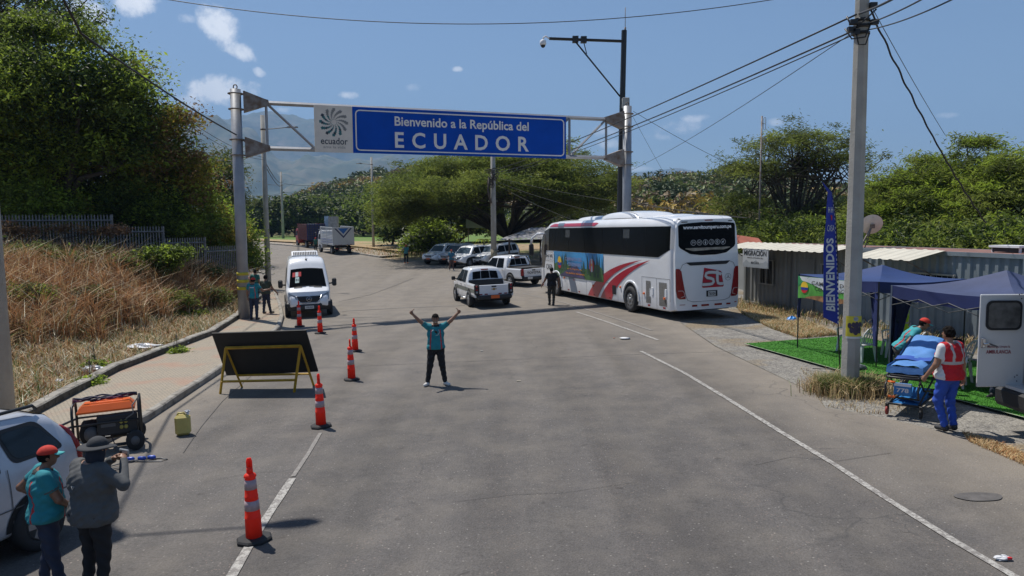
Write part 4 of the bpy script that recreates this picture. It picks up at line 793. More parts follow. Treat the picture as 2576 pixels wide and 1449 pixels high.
for ring in range(7):
    r0 = .22+.115*ring; sz = .032+.0125*ring
    for k in range(24):
        if (ring % 2) != (k % 2): continue
        a = 2*pi*k/24+ring*.17; dx, dz = cos(a)*r0*wx, sin(a)*r0*H_*.30
        left = cos(a) < .25 and sin(a) < .75; m = (0 if (k*7+ring*3) % 3 else 1) if left or sin(a) < -.6 else 2
        ca, sa = cos(a), sin(a); s = sz*wx*.92
        P = [(-s, -s), (s, -s), (s, s), (-s, s)]; b.add([SB(cu+dx+ca*p-sa*q, cz+dz+(sa*p+ca*q), .066) for p, q in P], [(0, 1, 2, 3)], m)
b.obj("spiral_logo", [mG1, mG2, mG3], wp)
# CCTV mast behind the right post
c0 = Vector((5.62, 38.6)); g0 = gz(*c0); ct = Vector((5.9, 38.6, 13.75))
root = empty("camera_mast", "tall black mast with a dome camera on a long braced arm", "camera mast", (c0.x, c0.y, g0))
L_ = lambda p: Vector(p)-Vector((c0.x, c0.y, g0))
b = B(); b.tube([(0, 0, -.3), L_(ct)], [.17, .14], 0, 8, sm=False); b.obj("mast", mBlack, root)
ax = Vector((dG.x, dG.y, 0)); p0 = L_(ct)+Vector((0, 0, -.55)); e = L_(A(1382, 97, 37.4))
b = B(); b.tube([p0, e], .075, 0, 8, sm=False); mid = p0+(e-p0)*.55; mid2 = p0+(e-p0)*.66
for q in (mid, mid2): b.box(q, (.3, .3, .3), 0)
b.tube([mid2+Vector((0, 0, -.1)), L_((0, 0, 0))+Vector((5.7, 38.6, 10.4))], .04, 0, 6); b.tube([mid+Vector((0, 0, -.1)), mid2+(Vector((5.7, 38.6, 10.4))+L_((0, 0, 0))-mid2)*.25], .025, 0, 6); b.obj("arm", mBlack, root)
b = B(); b.tube([e, e+Vector((-.18, 0, .12)), e+Vector((-.3, 0, .05)), e+Vector((-.32, 0, -.08))], .04, 0, 8); b.lathe([(.06, .05), (.15, 0), (.16, -.18), (.13, -.22)], e+Vector((-.32, 0, -.1)), 0, 16); d_ = b.obj("dome_camera", mWhiteP, root)
b = B(); b.ell(e+Vector((-.32, 0, -.33)), (.12, .12, .12), 0); b.obj("lens_dome", mBlack, d_)
b = B(); b.tube([L_(ct)+Vector((.05, 0, 0)), L_(ct)+Vector((.05, 0, 1.15))], .018, 0, 6); b.tube([L_(ct)+Vector((.05, 0, -.1)), L_(ct)+Vector((.05, 0, .15))], .05, 0, 6); b.obj("lightning_rod", mSteelD, root)
b = B(); b.box(L_(A(1574, 259, 38.3)), (.36, .3, .52), 0, bev=.02); b.obj("equipment_box", M("grey_box", (.34, .34, .32), .6, var=.1), root)
# street lamps
def lamp(label, base, top_z, side, arm, r0=.16, r1=.1, head=.62, name="street_lamp", zarm=None, mat=None, adir=None, drop=0, tilt=0):
    g = base[2] if len(base) > 2 else gz(*base); root = empty(name, label, "street lamp", (base[0], base[1], g), "street lamps along the road")
    b = B(); h = top_z-g; b.tube([(0, 0, -.3), (tilt, 0, h)], [r0, r1], 0, 12); b.obj("pole", mat or mConc, root)
    za = (zarm or top_z)-g; d = Vector((side, 0, 0)) if adir is None else Vector(adir).normalized(); x0 = tilt*za/h
    b = B(); e = Vector((x0, 0, za))+d*arm+Vector((0, 0, .12)); b.tube([(x0, 0, za), e], .028, 0, 6); b.lathe([(r1*1.25, -.05), (r1*1.25, .05)], (x0, 0, za), 0, 10); b.obj("arm", mSteelD, root)
    b = B(); R = []
    for t, w, hh in ((0, .05, .04), (.15, .09, .06), (.45, .15, .07), (.8, .15, .05), (1, .06, .02)):
        c = e+d*head*t+Vector((0, 0, .02)); s = Vector((-d.y, d.x, 0)); R.append([c+s*w+Vector((0, 0, -.02)), c+s*w*.7+Vector((0, 0, hh)), c-s*w*.7+Vector((0, 0, hh)), c-s*w+Vector((0, 0, -.02)), c-s*w*.6+Vector((0, 0, -.05)), c+s*w*.6+Vector((0, 0, -.05))])
    b.loft(R, 0, True, sm=False); b.box(e+d*head*.3+Vector((0, 0, .09)), (.07, .07, .06), 0); b.obj("lamp_head", M("lamp_grey", (.22, .23, .24), .5, .3, var=.1), root); return root
lp = G(676, 727); pl2 = lp
lamp("tall concrete lamp post on the pavement behind the white van", (lp.x, lp.y), A(656, 290, lp.y).z, 1, A(718, 323, lp.y).x-A(657, 323, lp.y).x, .19, .14, .7, zarm=A(657, 326, lp.y).z, tilt=0)
b_ = A(612, 600, 62); lamp("lamp just left of the round gantry post, beyond the trees", (b_.x, 62), A(600, 407, 62).z, -1, 1.2, .16, .12, .75)
p = (at(727, 150)[0]-1, 150); lamp("far lamp and utility pole before the tree belt", p, A(722, 432, 150).z, -1, 2.2, .3, .2, 1.4, zarm=A(722, 466, 150).z)
p = G(941, 641); 
lamp("slim lamp post on the far pavement beside the white truck", (at(941, 88)[0], 88), A(938, 395, 88).z, -1, 1.1, .17, .12, .75, zarm=A(938, 414, 88).z)
# concrete post with a tangle of cable boxes, behind the pickup
py = 60.; px_ = at(1243, py); g = gz(*px_)
root = empty("utility_pole", "concrete utility pole with tangled cable coils in front of the acacia", "utility pole", (px_[0], px_[1], g))
b = B(); b.tube([(0, 0, -.3), (.0, 0, A(1246, 300, py).z-g)], [.25, .17], 0, 12); b.obj("pole", mConc, root)
b = B(); R = random.Random(4); zc = A(1246, 437, py).z-g
for i in range(16):
    c = Vector((R.uniform(-.3, .25), -.25, zc+R.uniform(-1.0, .35))); rr = R.uniform(.1, .26)
    b.tube([c+Vector((rr*cos(a), R.uniform(-.08, .08), rr*sin(a)*1.3)) for a in np.linspace(0, 2*pi, 9)[:-1]], .028, 0, 5, closed=True)
for i in range(5): b.tube([(-.75+.2*i, -.2, zc+.25-.15*i), (.55, -.2, zc+.5-.12*i)], .02, 0, 5)
b.tube([(-.3, -.25, zc-.3), (-.42, -.25, zc-1.4), (-.2, -.22, zc-2.4)], .1, 0, 6); b.obj("cable_coil", M("cable_tangle", (.07, .055, .045), .8, var=.4, scale=5), root)
b = B()
zc = A(1246, 655, py).z-g
b.lathe([(.255, 0), (.257, .9)], (0, 0, zc), 0, 12); b.obj("poster", M("torn_posters", (.36, .30, .18), .8, var=.5, scale=9, dirt=(.1, .09, .08)), root)
# big octagonal concrete pole at the right
pc = G(2137, 985); root = empty("utility_pole", "big concrete utility pole with a yellow poster on the right verge", "utility pole", (pc.x, pc.y, pc.z))
b = B(); b.tube([(0, 0, -.3), (0, 0, 11.2)], [.195, .118], 0, 8, sm=False); b.obj("pole", mConc, root)
zp = (3.75-(2137-2137)-((822-560)/FP*pc.y))-pc.z
zb_ = A(2137, 849, pc.y).z-pc.z; zt_ = A(2137, 793, pc.y).z-pc.z
def prad(z): return .195-(.077)*(z+.3)/11.5
b = B(); R = []
mpost = [M("poster_yellow", (.62, .52, .04), .7, var=.1), M("poster_dark", (.05, .035, .06), .7, var=.4, scale=14), M("poster_white", (.62, .62, .6), .7, var=.05)]
def PP(u, v, o=.004): a = radians(-90-62+124*u); z = zb_+(zt_-zb_)*v; r = prad(z)*.985+o; return Vector((r*cos(a), r*sin(a), z))
b.grid(lambda u, v: PP(u, v), 14, 6, 0, False); po = b.obj("poster", mpost[0], root)
b = B(); b.grid(lambda u, v: PP(.02+.96*u, .09*v, .007), 14, 1, 0, False); b.obj("poster_footer", mpost[2], po)
b = B()
for i, (u, v, r) in enumerate([(.2, .58, .13), (.38, .62, .12), (.55, .6, .16), (.74, .63, .13), (.9, .6, .1), (.3, .38, .14), (.5, .36, .2), (.7, .38, .15)]):
    b.add([PP(u+r*.75*cos(a), v+r*sin(a), .008+.0006*i) for a in np.linspace(0, 2*pi, 13)[:-1]], [tuple(range(12))], 0)
b.obj("poster_figures", mpost[1], po)
text("CHOQUITOWN LIVE", lambda u, v: PP(.12+.76*u, .02+.05*v, .010), mpost[1], po) if False else None
b = B(); b.add([PP(.5+.13*cos(a), .88+.1*sin(a), .009) for a in np.linspace(0, 2*pi, 15)[:-1]], [tuple(range(14))], 0); b.obj("poster_emblem", M("poster_grey", (.35, .37, .4), .7, var=.3, scale=20), po)
# fittings
b = B()
def zq(v): return A(2150, v, pc.y).z-pc.z
for v in (52, 68, 85): z = zq(v); b.lathe([(prad(z)+.0, -.03), (prad(z)+.02, -.03), (prad(z)+.02, .03), (prad(z), .03)], (0, 0, z), 0, 12)
for (x, v) in ((-.22, 60), (-.26, 78), (.2, 60), (-.17, 84), (.16, 18)): b.box((x, -.12, zq(v)), (.14, .1, .1), 0)
b.tube([(-.35, -.1, zq(45)), (-.3, -.16, zq(66)), (-.1, -.2, zq(64)), (.05, -.2, zq(48)), (.2, -.18, zq(30))], .018, 0, 6); b.tube([(-.38, -.1, zq(75)), (-.28, -.2, zq(104)), (-.02, -.22, zq(100)), (.08, -.2, zq(70))], .016, 0, 6); b.tube([(-.18, -.15, zq(85)), (-.14, -.2, zq(118)), (.0, -.2, zq(118)), (.08, -.18, zq(90))], .014, 0, 6)
b.obj("cable_clamp", mBlack, root)
# pole at the left edge with its lamp over the road
fp_ = (-9.58, 13.3); root = lamp("thick concrete lamp post cut by the frame edge behind the silver car", fp_, 11.8, 1, 1.8, .28, .17, .8, zarm=11.6, adir=(.9, .1, 0))
# antenna mast behind the containers
am = at(1908, 44); g = gz(*am); root = empty("antenna_mast", "thin radio mast with two loop antennas standing behind the office roof", "antenna mast", (am[0], am[1], g))
zt_ = A(1912, 292, 44).z-g; b = B(); b.tube([(0, 0, -.2), (.05, 0, zt_)], .05, 0, 6); b.obj("mast", mSteelD, root)
for dz in (.45, 1.6):
    b = B(); z = zt_-dz; b.tube([(.05, 0, z), (.22, 0, z)], .02, 0, 5); b.tube([(.22+.06*(1 if abs(q) else 1)*c, 0, z+s) for c, s, q in ((-1, -.3, 0), (-1, .3, 0), (-.5, .36, 0), (.7, .36, 0), (1, .3, 0), (1, -.3, 0), (.7, -.36, 0), (-.5, -.36, 0))], .016, 0, 5, closed=True); b.obj("loop_antenna", mSteelD, root)
# wires
wn = [0]
def wire(label, a, c, r=.012, sag=.3, wig=0, n=22, name="overhead_wire"):
    a = Vector(a); c = Vector(c); P = []
    for i in range(n+1):
        t = i/n; p = a+(c-a)*t; p.z -= sag*4*t*(1-t)
        if wig: p.x += wig*sin(t*70); p.z += wig*cos(t*61)
        P.append(p)
    b = B(); b.tube(P, r, 0, 5); return b.obj(name, mWire, None, label, "wire", "overhead wires strung between the poles")
ppx = Vector((pc.x-.1, pc.y-.12, 0))
def PZ(v): return Vector((pc.x-.16, pc.y-.1, A(2140, v, pc.y).z))
u1 = Vector((px_[0], px_[1]-.2, 0))
def UZ(v): return Vector((u1.x+.15, u1.y, A(1250, v, 60).z))
wire("topmost thick cable descending from the concrete pole past the right gantry post", PZ(40), UZ(428), .02, .25)
wire("second thick cable descending from the concrete pole towards the cable coils", PZ(78), UZ(436), .02, .35)
wire("third cable, just under the two thick ones, running to the cable coils", PZ(88), UZ(441), .014, .4)
wire("thin wire crossing the sky from the concrete pole down to the acacia", PZ(80), A(1560, 440, 44), .009, .25)
wire("thick twisted cable falling from the concrete pole to the right hand trees", Vector((pc.x+.15, pc.y, A(2190, 20, pc.y).z)), A(2480, 560, 19.5), .02, .25, .012, 60)
wire("thin line beside the twisted cable ending in the right hand trees", Vector((pc.x+.15, pc.y, A(2190, 8, pc.y).z)), A(2378, 340, 24), .008, .05)
wire("upper cable leaving the concrete pole beyond the top of the frame", Vector((pc.x-.1, pc.y-.1, A(2140, 38, pc.y).z)), A(2340, -60, 9.5), .022, .05)
wire("middle cable leaving the concrete pole beyond the top of the frame", Vector((pc.x+.1, pc.y-.1, A(2170, 62, pc.y).z)), A(2420, -60, 9.5), .014, .05)
wire("lower cable leaving the concrete pole beyond the top of the frame", Vector((pc.x+.1, pc.y-.1, A(2170, 78, pc.y).z)), A(2480, -45, 9.0), .012, .08)
wire("lone wire sagging across the top of the sky", A(380, -8, 24), A(2080, -25, 24), .014, .95, 0, 40)
wire("stay wire from the right gantry post down behind the coach, steep one", (PR.x+.3, PR.y, 9.15), A(1715, 510, 52), .008, .1)
wire("stay wire from the right gantry post towards the open acacia", (PR.x+.3, PR.y, 9.45), A(1850, 420, 44), .012, .1)
lt = Vector((fp_[0], fp_[1], 9.6))
wire("thick cable bundle from the frame edge pole to the round gantry post", A(205, 85, 18.5), Vector((PL.x, PL.y+.4, A(600, 342, 31).z)), .03, .12)
wire("end of the thick bundle rising out of the frame above the bank", Vector((fp_[0], fp_[1], 11.4)), A(205, 85, 18.5), .03, .05)
wire("cable bundle joining the gantry post and the lamp post behind it", Vector((PL.x, PL.y+.4, A(600, 342, 31).z)), Vector((lp.x, lp.y, A(660, 385, lp.y).z)), .02, .2)
wire("first thin wire from the bank trees to the lamp post behind the van", A(470, 300, 30), Vector((lp.x, lp.y, A(660, 396, lp.y).z)), .012, .25)
wire("second thin wire from the bank trees to the lamp post behind the van", A(470, 312, 30), Vector((lp.x, lp.y, A(660, 402, lp.y).z)), .012, .3)
pf = at(722, 150)
wire("upper far line running on from the lamp post to the far utility pole", (lp.x, lp.y, A(660, 402, lp.y).z), (pf[0], 150, A(722, 452, 150).z), .03, 1)
wire("lower far line running on from the lamp post to the far utility pole", (lp.x, lp.y, A(660, 412, lp.y).z), (pf[0], 150, A(722, 462, 150).z), .03, 1)
wire("far line from the far utility pole towards the wooded hill", (pf[0], 150, A(722, 462, 150).z), A(890, 447, 170), .035, 1.)
wire("low far line crossing the mountain foot left of the far utility pole", A(600, 488, 150), (pf[0], 150, A(722, 484, 150).z), .035, .6)
wire("far line from the far utility pole to the trees on the right", (pf[0], 150, A(722, 484, 150).z), A(860, 476, 170), .035, .6)
wire("pale wire from the cable coils passing above the coach roof", UZ(446), A(1860, 545, 36), .011, .3)
wire("second pale wire from the cable coils to the front of the coach roof", UZ(455), A(1550, 545, 40), .010, .2)
wire("third pale wire from the cable coils, the steepest of the three", UZ(462), A(1500, 575, 42), .010, .2)
wire("double line above the coach heading to the office roof", A(1590, 505, 48), A(1880, 548, 33), .018, .15)
# ------------------------------------------------------------ picket fence on the bank
mPick = M("fence_steel", (.2, .195, .185), .7, .2, var=.3, scale=5)
fr_ = empty("picket_fence", "stepped grey picket fence standing on a low concrete wall along the bank", "fence", (0, 0, 0))
pan = [((-33.5, 30.1), (-26.5, 32.9), 4.85, 2.95), ((-26.5, 32.9), (-19.4, 35.5), 4.42, 2.5), ((-19.4, 35.5), (-17.65, 37.0), 3.85, 1.95), ((-17.65, 37.0), (-16.4, 39.0), 3.25, 1.35), ((-16.4, 39.0), (-15.45, 41.7), 2.75, .85)]
for i, (a, c, zt_, zb_) in enumerate(pan):
    a = Vector(a); c = Vector(c); d = c-a; L_ = d.length; n_ = int(L_/.135); b = B(); ud = d.normalized()
    for k in range(n_):
        p = a+d*(k+.5)/n_; w = .028
        b.loft([[(p.x-ud.x*w, p.y-ud.y*w, z), (p.x+ud.x*w, p.y+ud.y*w, z), (p.x+ud.x*w*.5-ud.y*w, p.y+ud.y*w*.5+ud.x*w, z), (p.x-ud.x*w*.5-ud.y*w, p.y-ud.y*w*.5+ud.x*w, z)] for z in (zb_+.05, zt_-.06)]+[[(p.x, p.y, zt_+.02)]*4], 0, True)
    b.obj("picket_panel", mPick, fr_)
    b = B()
    for z in (zt_-.28, zb_+.2): b.tube([(a.x+.04*ud.y, a.y-.04*ud.x, z), (c.x+.04*ud.y, c.y-.04*ud.x, z)], .035, 0, 4, sm=False)
    b.obj("rail", mPick, fr_)
    b = B(); b.tube([(c.x, c.y, zb_-.5), (c.x, c.y, zt_)], .05, 0, 4, sm=False); b.obj("post", mPick, fr_)
    b = B(); nn = Vector((-ud.y, ud.x)); q = [a-nn*.1, c-nn*.1, c+nn*.1, a+nn*.1]
    b.loft([[(p.x, p.y, zb_-1.6) for p in q], [(p.x, p.y, zb_+.0) for p in q]], 0, True)
    b.obj("wall", mConcD, fr_)
# ------------------------------------------------------------ vehicles (local x forward, y left, z up)
mWhite = M("white_car_paint", (.76, .77, .78), .25, var=.04, scale=1.5, coat=.6); mSilver = M("silver_car_paint", (.46, .48, .52), .3, .25, var=.04, coat=.5)
mGlass = glassy("dark_glass"); mGlass2 = M("blueish_glass", (.05, .08, .11), .08, var=0, spec=.8); mBlkPl = M("black_plastic", (.022, .022, .023), .6, var=.15); mChrome = M("chrome", (.5, .5, .5), .2, .9, var=0)
mRed = M("tail_light_red", (.25, .008, .01), .25, var=.1); mOrg = M("marker_orange", (.8, .16, .02), .4, var=0); mLens = M("headlamp_lens", (.28, .29, .3), .12, .3, var=.25, scale=14)
mPlO = M("orange_plate", (.62, .12, .02), .5, var=.05); mPlW = M("white_plate", (.55, .55, .53), .5, var=.05); mInk = M("ink_black", (.012, .012, .014), .6, var=0); mInkW = M("ink_white", (.55, .55, .55), .6, var=0)
mUnder = M("underbody", (.012, .012, .012), .9, var=.2); mGreyTr = M("grey_trim", (.09, .092, .095), .5, var=.1); mRim = M("wheel_rim", (.33, .34, .35), .35, .6, var=.1)
class Shell:
    def __init__(s, st, belt=1.0, tumb=.1, rc=.12, rb=.06, crown=.04, bulge=0):
        st = sorted(st); s.X = [a[0] for a in st]; s.b = [a[1] for a in st]; s.t = [a[2] for a in st]; s.w = [a[3] for a in st]
        s.belt, s.tumb, s.rc, s.rb, s.crown, s.bulge = belt, tumb, rc, rb, crown, bulge
    def ip(s, x, q): return float(np.interp(x, s.X, q))
    def top(s, x): return s.ip(x, s.t)
    def bot(s, x): return s.ip(x, s.b)
    def W(s, x, z):
        w = s.ip(x, s.w); zt, zb = s.top(x), s.bot(x)
        if z > s.belt: w -= s.tumb*(z-s.belt)
        if s.bulge: w += s.bulge*sin(pi*max(0, min(1, (z-zb)/max(.01, s.belt-zb))))-s.bulge
        h = max(.02, zt-zb); rc = min(s.rc, h*.45); rb = min(s.rb, h*.3)
        if zt-z < rc: q = rc-(zt-z); w -= rc-sqrt(max(0, rc*rc-q*q))
        if z-zb < rb: q = rb-(z-zb); w -= rb-sqrt(max(0, rb*rb-q*q))
        return w
    def ring(s, x):
        zb, zt = s.bot(x), s.top(x); h = zt-zb; rc = min(s.rc, h*.45); rb = min(s.rb, h*.3)
        zs = [zb+rb*(1-cos(a)) for a in np.linspace(0, pi/2, 4)]+list(np.linspace(zb+rb, zt-rc, 7))[1:-1]+[zt-rc+rc*sin(a) for a in np.linspace(0, pi/2, 7)]
        R = [(x, 0, zb)]+[(x, s.W(x, z), z) for z in zs]; wt = R[-1][1]
        R += [(x, wt*f, zt+s.crown*(1-f*f)*min(1, h)) for f in (.66, .33)]+[(x, 0, zt+s.crown*min(1, h))]
        return R+[(p[0], -p[1], p[2]) for p in R[1:-1]][::-1]
    def body(s, n=60, sub=None):
        lo, hi = s.X[0], s.X[-1]; xs = sorted(set([round(lo+(hi-lo)*i/n, 4) for i in range(n+1)]+[round(x, 4) for x in s.X])); b = B()
        b.loft([s.ring(x) for x in xs], 0, True, True, True); return b
    def side(s, x, z, sg=1, e=.006): return Vector((x, sg*(s.W(x, z)+e), z))
    def onto(s, x, y, e=.008):   # point on the roof/bonnet/windscreen surface
        wt = s.W(x, s.top(x)); d = .02; sl = (s.top(x+d)-s.top(x-d))/(2*d); nrm = Vector((-sl, 0, 1)).normalized()
        return Vector((x, y, s.top(x)+s.crown*(1-min(1, (y/max(wt, .01))**2))))+nrm*e
    def patch(s, b, poly, sg=1, m=0, e=.006, n=6):   # quad in (x,z): 4 corners
        a, c, d, f = [Vector(p) for p in poly]
        b.grid(lambda u, v: s.side(*(((a*(1-u)+c*u)*(1-v)+(f*(1-u)+d*u)*v)), sg, e), n, n, m)
        return b
def wheel(r, w, parent, loc, name="wheel", spokes=6, rim=mRim, rr=.62):
    s = 1 if loc[1] > 0 else -1; b = B()
    b.lathe([(r*.55, -w/2), (r*.9, -w/2), (r, -w*.34), (r, w*.34), (r*.9, w/2), (r*rr, w/2-.01), (r*rr*.96, w*.2)], loc, 0, 28, 'Y') if s > 0 else b.lathe([(r*.55, w/2), (r*.9, w/2), (r, w*.34), (r, -w*.34), (r*.9, -w/2), (r*rr, -w/2+.01), (r*rr*.96, -w*.2)], loc, 0, 28, 'Y')
    t = b.obj(name, mRub, parent); b = B(); o = Vector(loc)
    b.lathe([(r*rr*.97, s*w*.42), (r*rr*.86, s*w*.40), (r*rr*.8, s*w*.2)], o, 0, 24, 'Y')
    for k in range(spokes):
        a = 2*pi*k/spokes; d = Vector((cos(a), 0, sin(a))); q = Vector((-sin(a), 0, cos(a)))
        y1, y2 = s*w*.34, s*w*.44
        b.loft([[o+d*r*.1+q*.05*r/.35+Vector((0, y, 0)), o+d*r*rr*.88+q*.035*r/.35+Vector((0, y, 0)), o+d*r*rr*.88-q*.035*r/.35+Vector((0, y, 0)), o+d*r*.1-q*.05*r/.35+Vector((0, y, 0))] for y in (y1, y2)], 0, True)
    b.lathe([(r*.16, s*w*.3), (r*.15, s*w*.48), (.01, s*w*.5)], o, 0, 12, 'Y'); b.obj("rim", rim, t)
    b = B(); b.lathe([(.01, s*w*.1), (r*rr*.85, s*w*.1)], o, 0, 20, 'Y'); b.obj("hub", mBlkPl, t); return t
def arch(sh, x, z, r, sg, parent, m=mUnder, trim=None, tw=.06):
    b = B(); n = 20; P = [(x+r*cos(a), z+r*sin(a)) for a in np.linspace(-.35, pi+.35, n)]
    P = [(q[0], max(q[1], sh.bot(q[0]))) for q in P]
    vs = [sh.side(q[0], q[1], sg, .009) for q in P]; c = sh.side(x, max(z, sh.bot(x)+.02), sg, .009); cb = sh.side(x, sh.bot(x), sg, .009)
    b.add([c]+vs, [(0, i+1, i+2) for i in range(n-1)]+[(0, n, 1)]); b.obj("wheel_arch", m, parent)
    if trim:
        b = B(); b.loft([[sh.side(x+rr*cos(a), max(z+rr*sin(a), sh.bot(x)), sg, e) for a in np.linspace(-.1, pi+.1, 24)] for rr, e in ((r, .01), (r, .035), (r+tw, .03), (r+tw, .004))], 0, closed=False, sm=True); b.obj("arch_trim", trim, parent)
def polyf(b, fn, pts, m=0):
    b.add([fn(*p) for p in pts], [tuple(range(len(pts)))], m); return b
def star(b, fn, r, m=0, w=.12):
    n = 28
    b.loft([[fn(r*k*cos(a), r*k*sin(a)) for a in np.linspace(0, 2*pi, n+1)] for k in (1-w, 1)], m, closed=False)
    for k in range(3):
        a = pi/2+2*pi*k/3; b.add([fn(r*.95*cos(a), r*.95*sin(a)), fn(r*.14*cos(a+.9), r*.14*sin(a+.9)), fn(0, 0), fn(r*.14*cos(a-.9), r*.14*sin(a-.9))], [(0, 1, 2, 3)], m)
# ============================================================ coach
BX, BY = 6.10, 26.6; hv = (-.309, .951); L = 14.2; HW = 1.3
rt = Vector((.951, .309)); org = Vector((BX, BY))+rt*HW
bus = empty("coach", "white and red coach with a blue web address on its rear, parked on the verge" if 0 else "long white coach with red swooshes and a landscape banner, parked on the verge", "coach", (org.x, org.y, gz(org.x, org.y)), head=hv)
sh = Shell([(.17, .38, 3.66, 1.26), (.4, .32, 3.74, 1.3), (1, .3, 3.78, 1.3), (11.6, .3, 3.78, 1.3), (12.6, .3, 3.72, 1.3), (13.2, .32, 3.5, 1.29), (13.65, .34, 3.15, 1.26), (13.95, .36, 2.7, 1.2), (14.12, .4, 2.0, 1.12), (14.2, .5, 1.2, 1.02)], belt=2.3, tumb=.055, rc=.3, rb=.06, crown=.05)
sh.body(80).obj("body", mWhite, bus)
# side glazing
for sg in (1, -1):
    b = B()
    xs = [.35, 2.2, 4.1, 6.0, 7.9, 9.8, 11.6, 12.5]
    for i in range(len(xs)-1):
        x0, x1 = xs[i]+.008, xs[i+1]-.008
        if i == 0: sh.patch(b, [(x0, 2.60), (1.15, 2.30), (1.15, 3.42), (x0, 3.42)], sg, 0, .012, 5); sh.patch(b, [(1.15, 2.30), (x1, 2.30), (x1, 3.42), (1.15, 3.42)], sg, 0, .012, 5)
        else: sh.patch(b, [(x0, 2.30), (x1, 2.30), (x1, 3.42), (x0, 3.42)], sg, 0, .012, 6)
    b.obj("side_windows", mGlass, bus)
    b = B(); sh.patch(b, [(.34, 2.58), (1.16, 2.285), (1.16, 3.44), (.34, 3.44)], sg, 0, .008, 4); sh.patch(b, [(1.16, 2.285), (12.5, 2.285), (12.5, 3.44), (1.16, 3.44)], sg, 0, .008, 16); b.obj("window_seal", mBlack, bus)
    b = B(); sh.patch(b, [(12.51, 2.285), (13.72, 2.28), (13.35, 3.26), (12.51, 3.42)], sg, 0, .012, 6); sh.patch(b, [(12.85, 2.285), (13.9, 2.28), (14.05, 1.35), (13.2, 1.35)], sg, 0, .010, 6); b.obj("front_side_window", M("smoked_glass", (.035, .03, .028), .1, var=.3, scale=1.5, spec=.7), bus)
    for x0 in (3.5, 9.7):
        b = B(); sh.patch(b, [(x0, 2.98), (x0+.55, 2.98), (x0+.55, 3.34), (x0, 3.34)], sg, 0, .016, 2); b.obj("vent_window", M("vent_glass", (.03, .032, .034), .2, var=0), bus)
S_ = lambda sg, e: (lambda x, z: sh.side(x, z, sg, e))
f1 = S_(1, .014)
# red roof stripe, blue band
for sg in (1, -1):
    b = B(); b.loft([[sh.side(x, z, sg, .01) for x in np.linspace(a, c, 26)] for z, a, c in ((3.50, 6.9, 12.45), (3.56, 6.7, 12.35), (3.62, 6.55, 12.15), (3.655, 6.8, 11.9))], 0, closed=False, sm=True); b.obj("roof_stripe", M("bus_red", (.42, .012, .03), .3, var=.05, coat=.4), bus)
mBR = M("bus_red", (0, 0, 0)); mSl = M("slate_band", (.12, .15, .2), .4, var=.05)
b = B(); b.loft([[sh.side(x, z, 1, .013) for x in (10.5, 11.3)] for z in (3.46, 3.56, 3.62, 3.68)], 0, closed=False); b.obj("roof_band", mSl, bus)
# swooshes on the side
def bz(p0, p1, p2, t): return (p0[0]*(1-t)**2+2*p1[0]*t*(1-t)+p2[0]*t*t, p0[1]*(1-t)**2+2*p1[1]*t*(1-t)+p2[1]*t*t)
def swoosh(l0, l1, l2, r0, r1, r2, name, mat, e=.012):
    b = B(); T = np.linspace(0, 1, 25)
    b.loft([[f(x, z) for f, (x, z) in ((lambda x, z: sh.side(x, z, 1, e), tuple(np.array(bz(l0, l1, l2, t))*(1-k)+np.array(bz(r0, r1, r2, t))*k)) for k in (0, .5, 1))] for t in T], 0, closed=False); return b.obj(name, mat, bus)
swoosh((7.6, .34), (6.3, 1.75), (2.4, 2.14), (6.5, .34), (5.6, 1.55), (2.4, 2.14), "side_swoosh", mBR)
swoosh((6.25, .34), (5.2, 1.6), (1.75, 2.16), (5.15, .34), (4.6, 1.35), (1.75, 2.16), "side_swoosh", mBR)
swoosh((9.6, .34), (9.7, .7), (9.9, 1.04), (8.8, .34), (8.95, .7), (9.2, 1.04), "side_band", mSl)
# landscape banner
bnx0, bnx1, bz0, bz1 = 11.75, 5.9, 1.04, 2.27
def BN(u, v, e=.016): return sh.side(bnx0+(bnx1-bnx0)*u, bz0+(bz1-bz0)*v, 1, e)
mBsky = M("banner_sky", (.05, .28, .55), .5, var=.25, scale=.6); mBg1 = M("banner_green", (.06, .15, .035), .5, var=.3, scale=1.2); mBg2 = M("banner_pine", (.035, .085, .045), .5, var=.35, scale=2); mBrd = M("banner_purple", (.06, .05, .12), .5, var=.4, scale=1.5); mYel = M("yellow_print", (.75, .5, .03), .5, var=0); mBlu = M("blue_print", (.015, .04, .28), .5, var=0); mRdP = M("red_print", (.5, .015, .02), .5, var=0); mOrP = M("orange_print", (.8, .28, .02), .5, var=0)
b = B(); b.grid(lambda u, v: BN(u, v), 24, 4, 0, False); bn = b.obj("side_banner", mBsky, bus)
b = B(); b.loft([[BN(u, v, .019) for u in np.linspace(0, 1, 25)] for v in (0, .28)]+[[BN(u, .42+.13*sin(u*9)+.06*sin(u*23), .019) for u in np.linspace(0, 1, 25)]], 0, closed=False); b.obj("banner_meadow", mBg1, bn)
b = B(); R = random.Random(8)
for i in range(34):
    u = R.choice([R.uniform(.01, .3), R.uniform(.62, .99), R.uniform(0, 1)]); w = R.uniform(.012, .024); h = R.uniform(.45, .85)*(1 if (u < .3 or u > .65) else .6); z0 = R.uniform(.12, .35)
    polyf(b, lambda p, q: BN(min(1, max(0, p)), min(.99, q), .021+.0003*i), [(u-w, z0), (u+w, z0), (u+w*.5, z0+h*.5), (u, z0+h), (u-w*.5, z0+h*.5)])
b.obj("banner_trees", mBg2, bn)
b = B(); polyf(b, lambda p, q: BN(p, q, .033), [(.12, .02), (.68, .02), (.52, .45), (.42, .45)]); b.obj("banner_road", mBrd, bn)
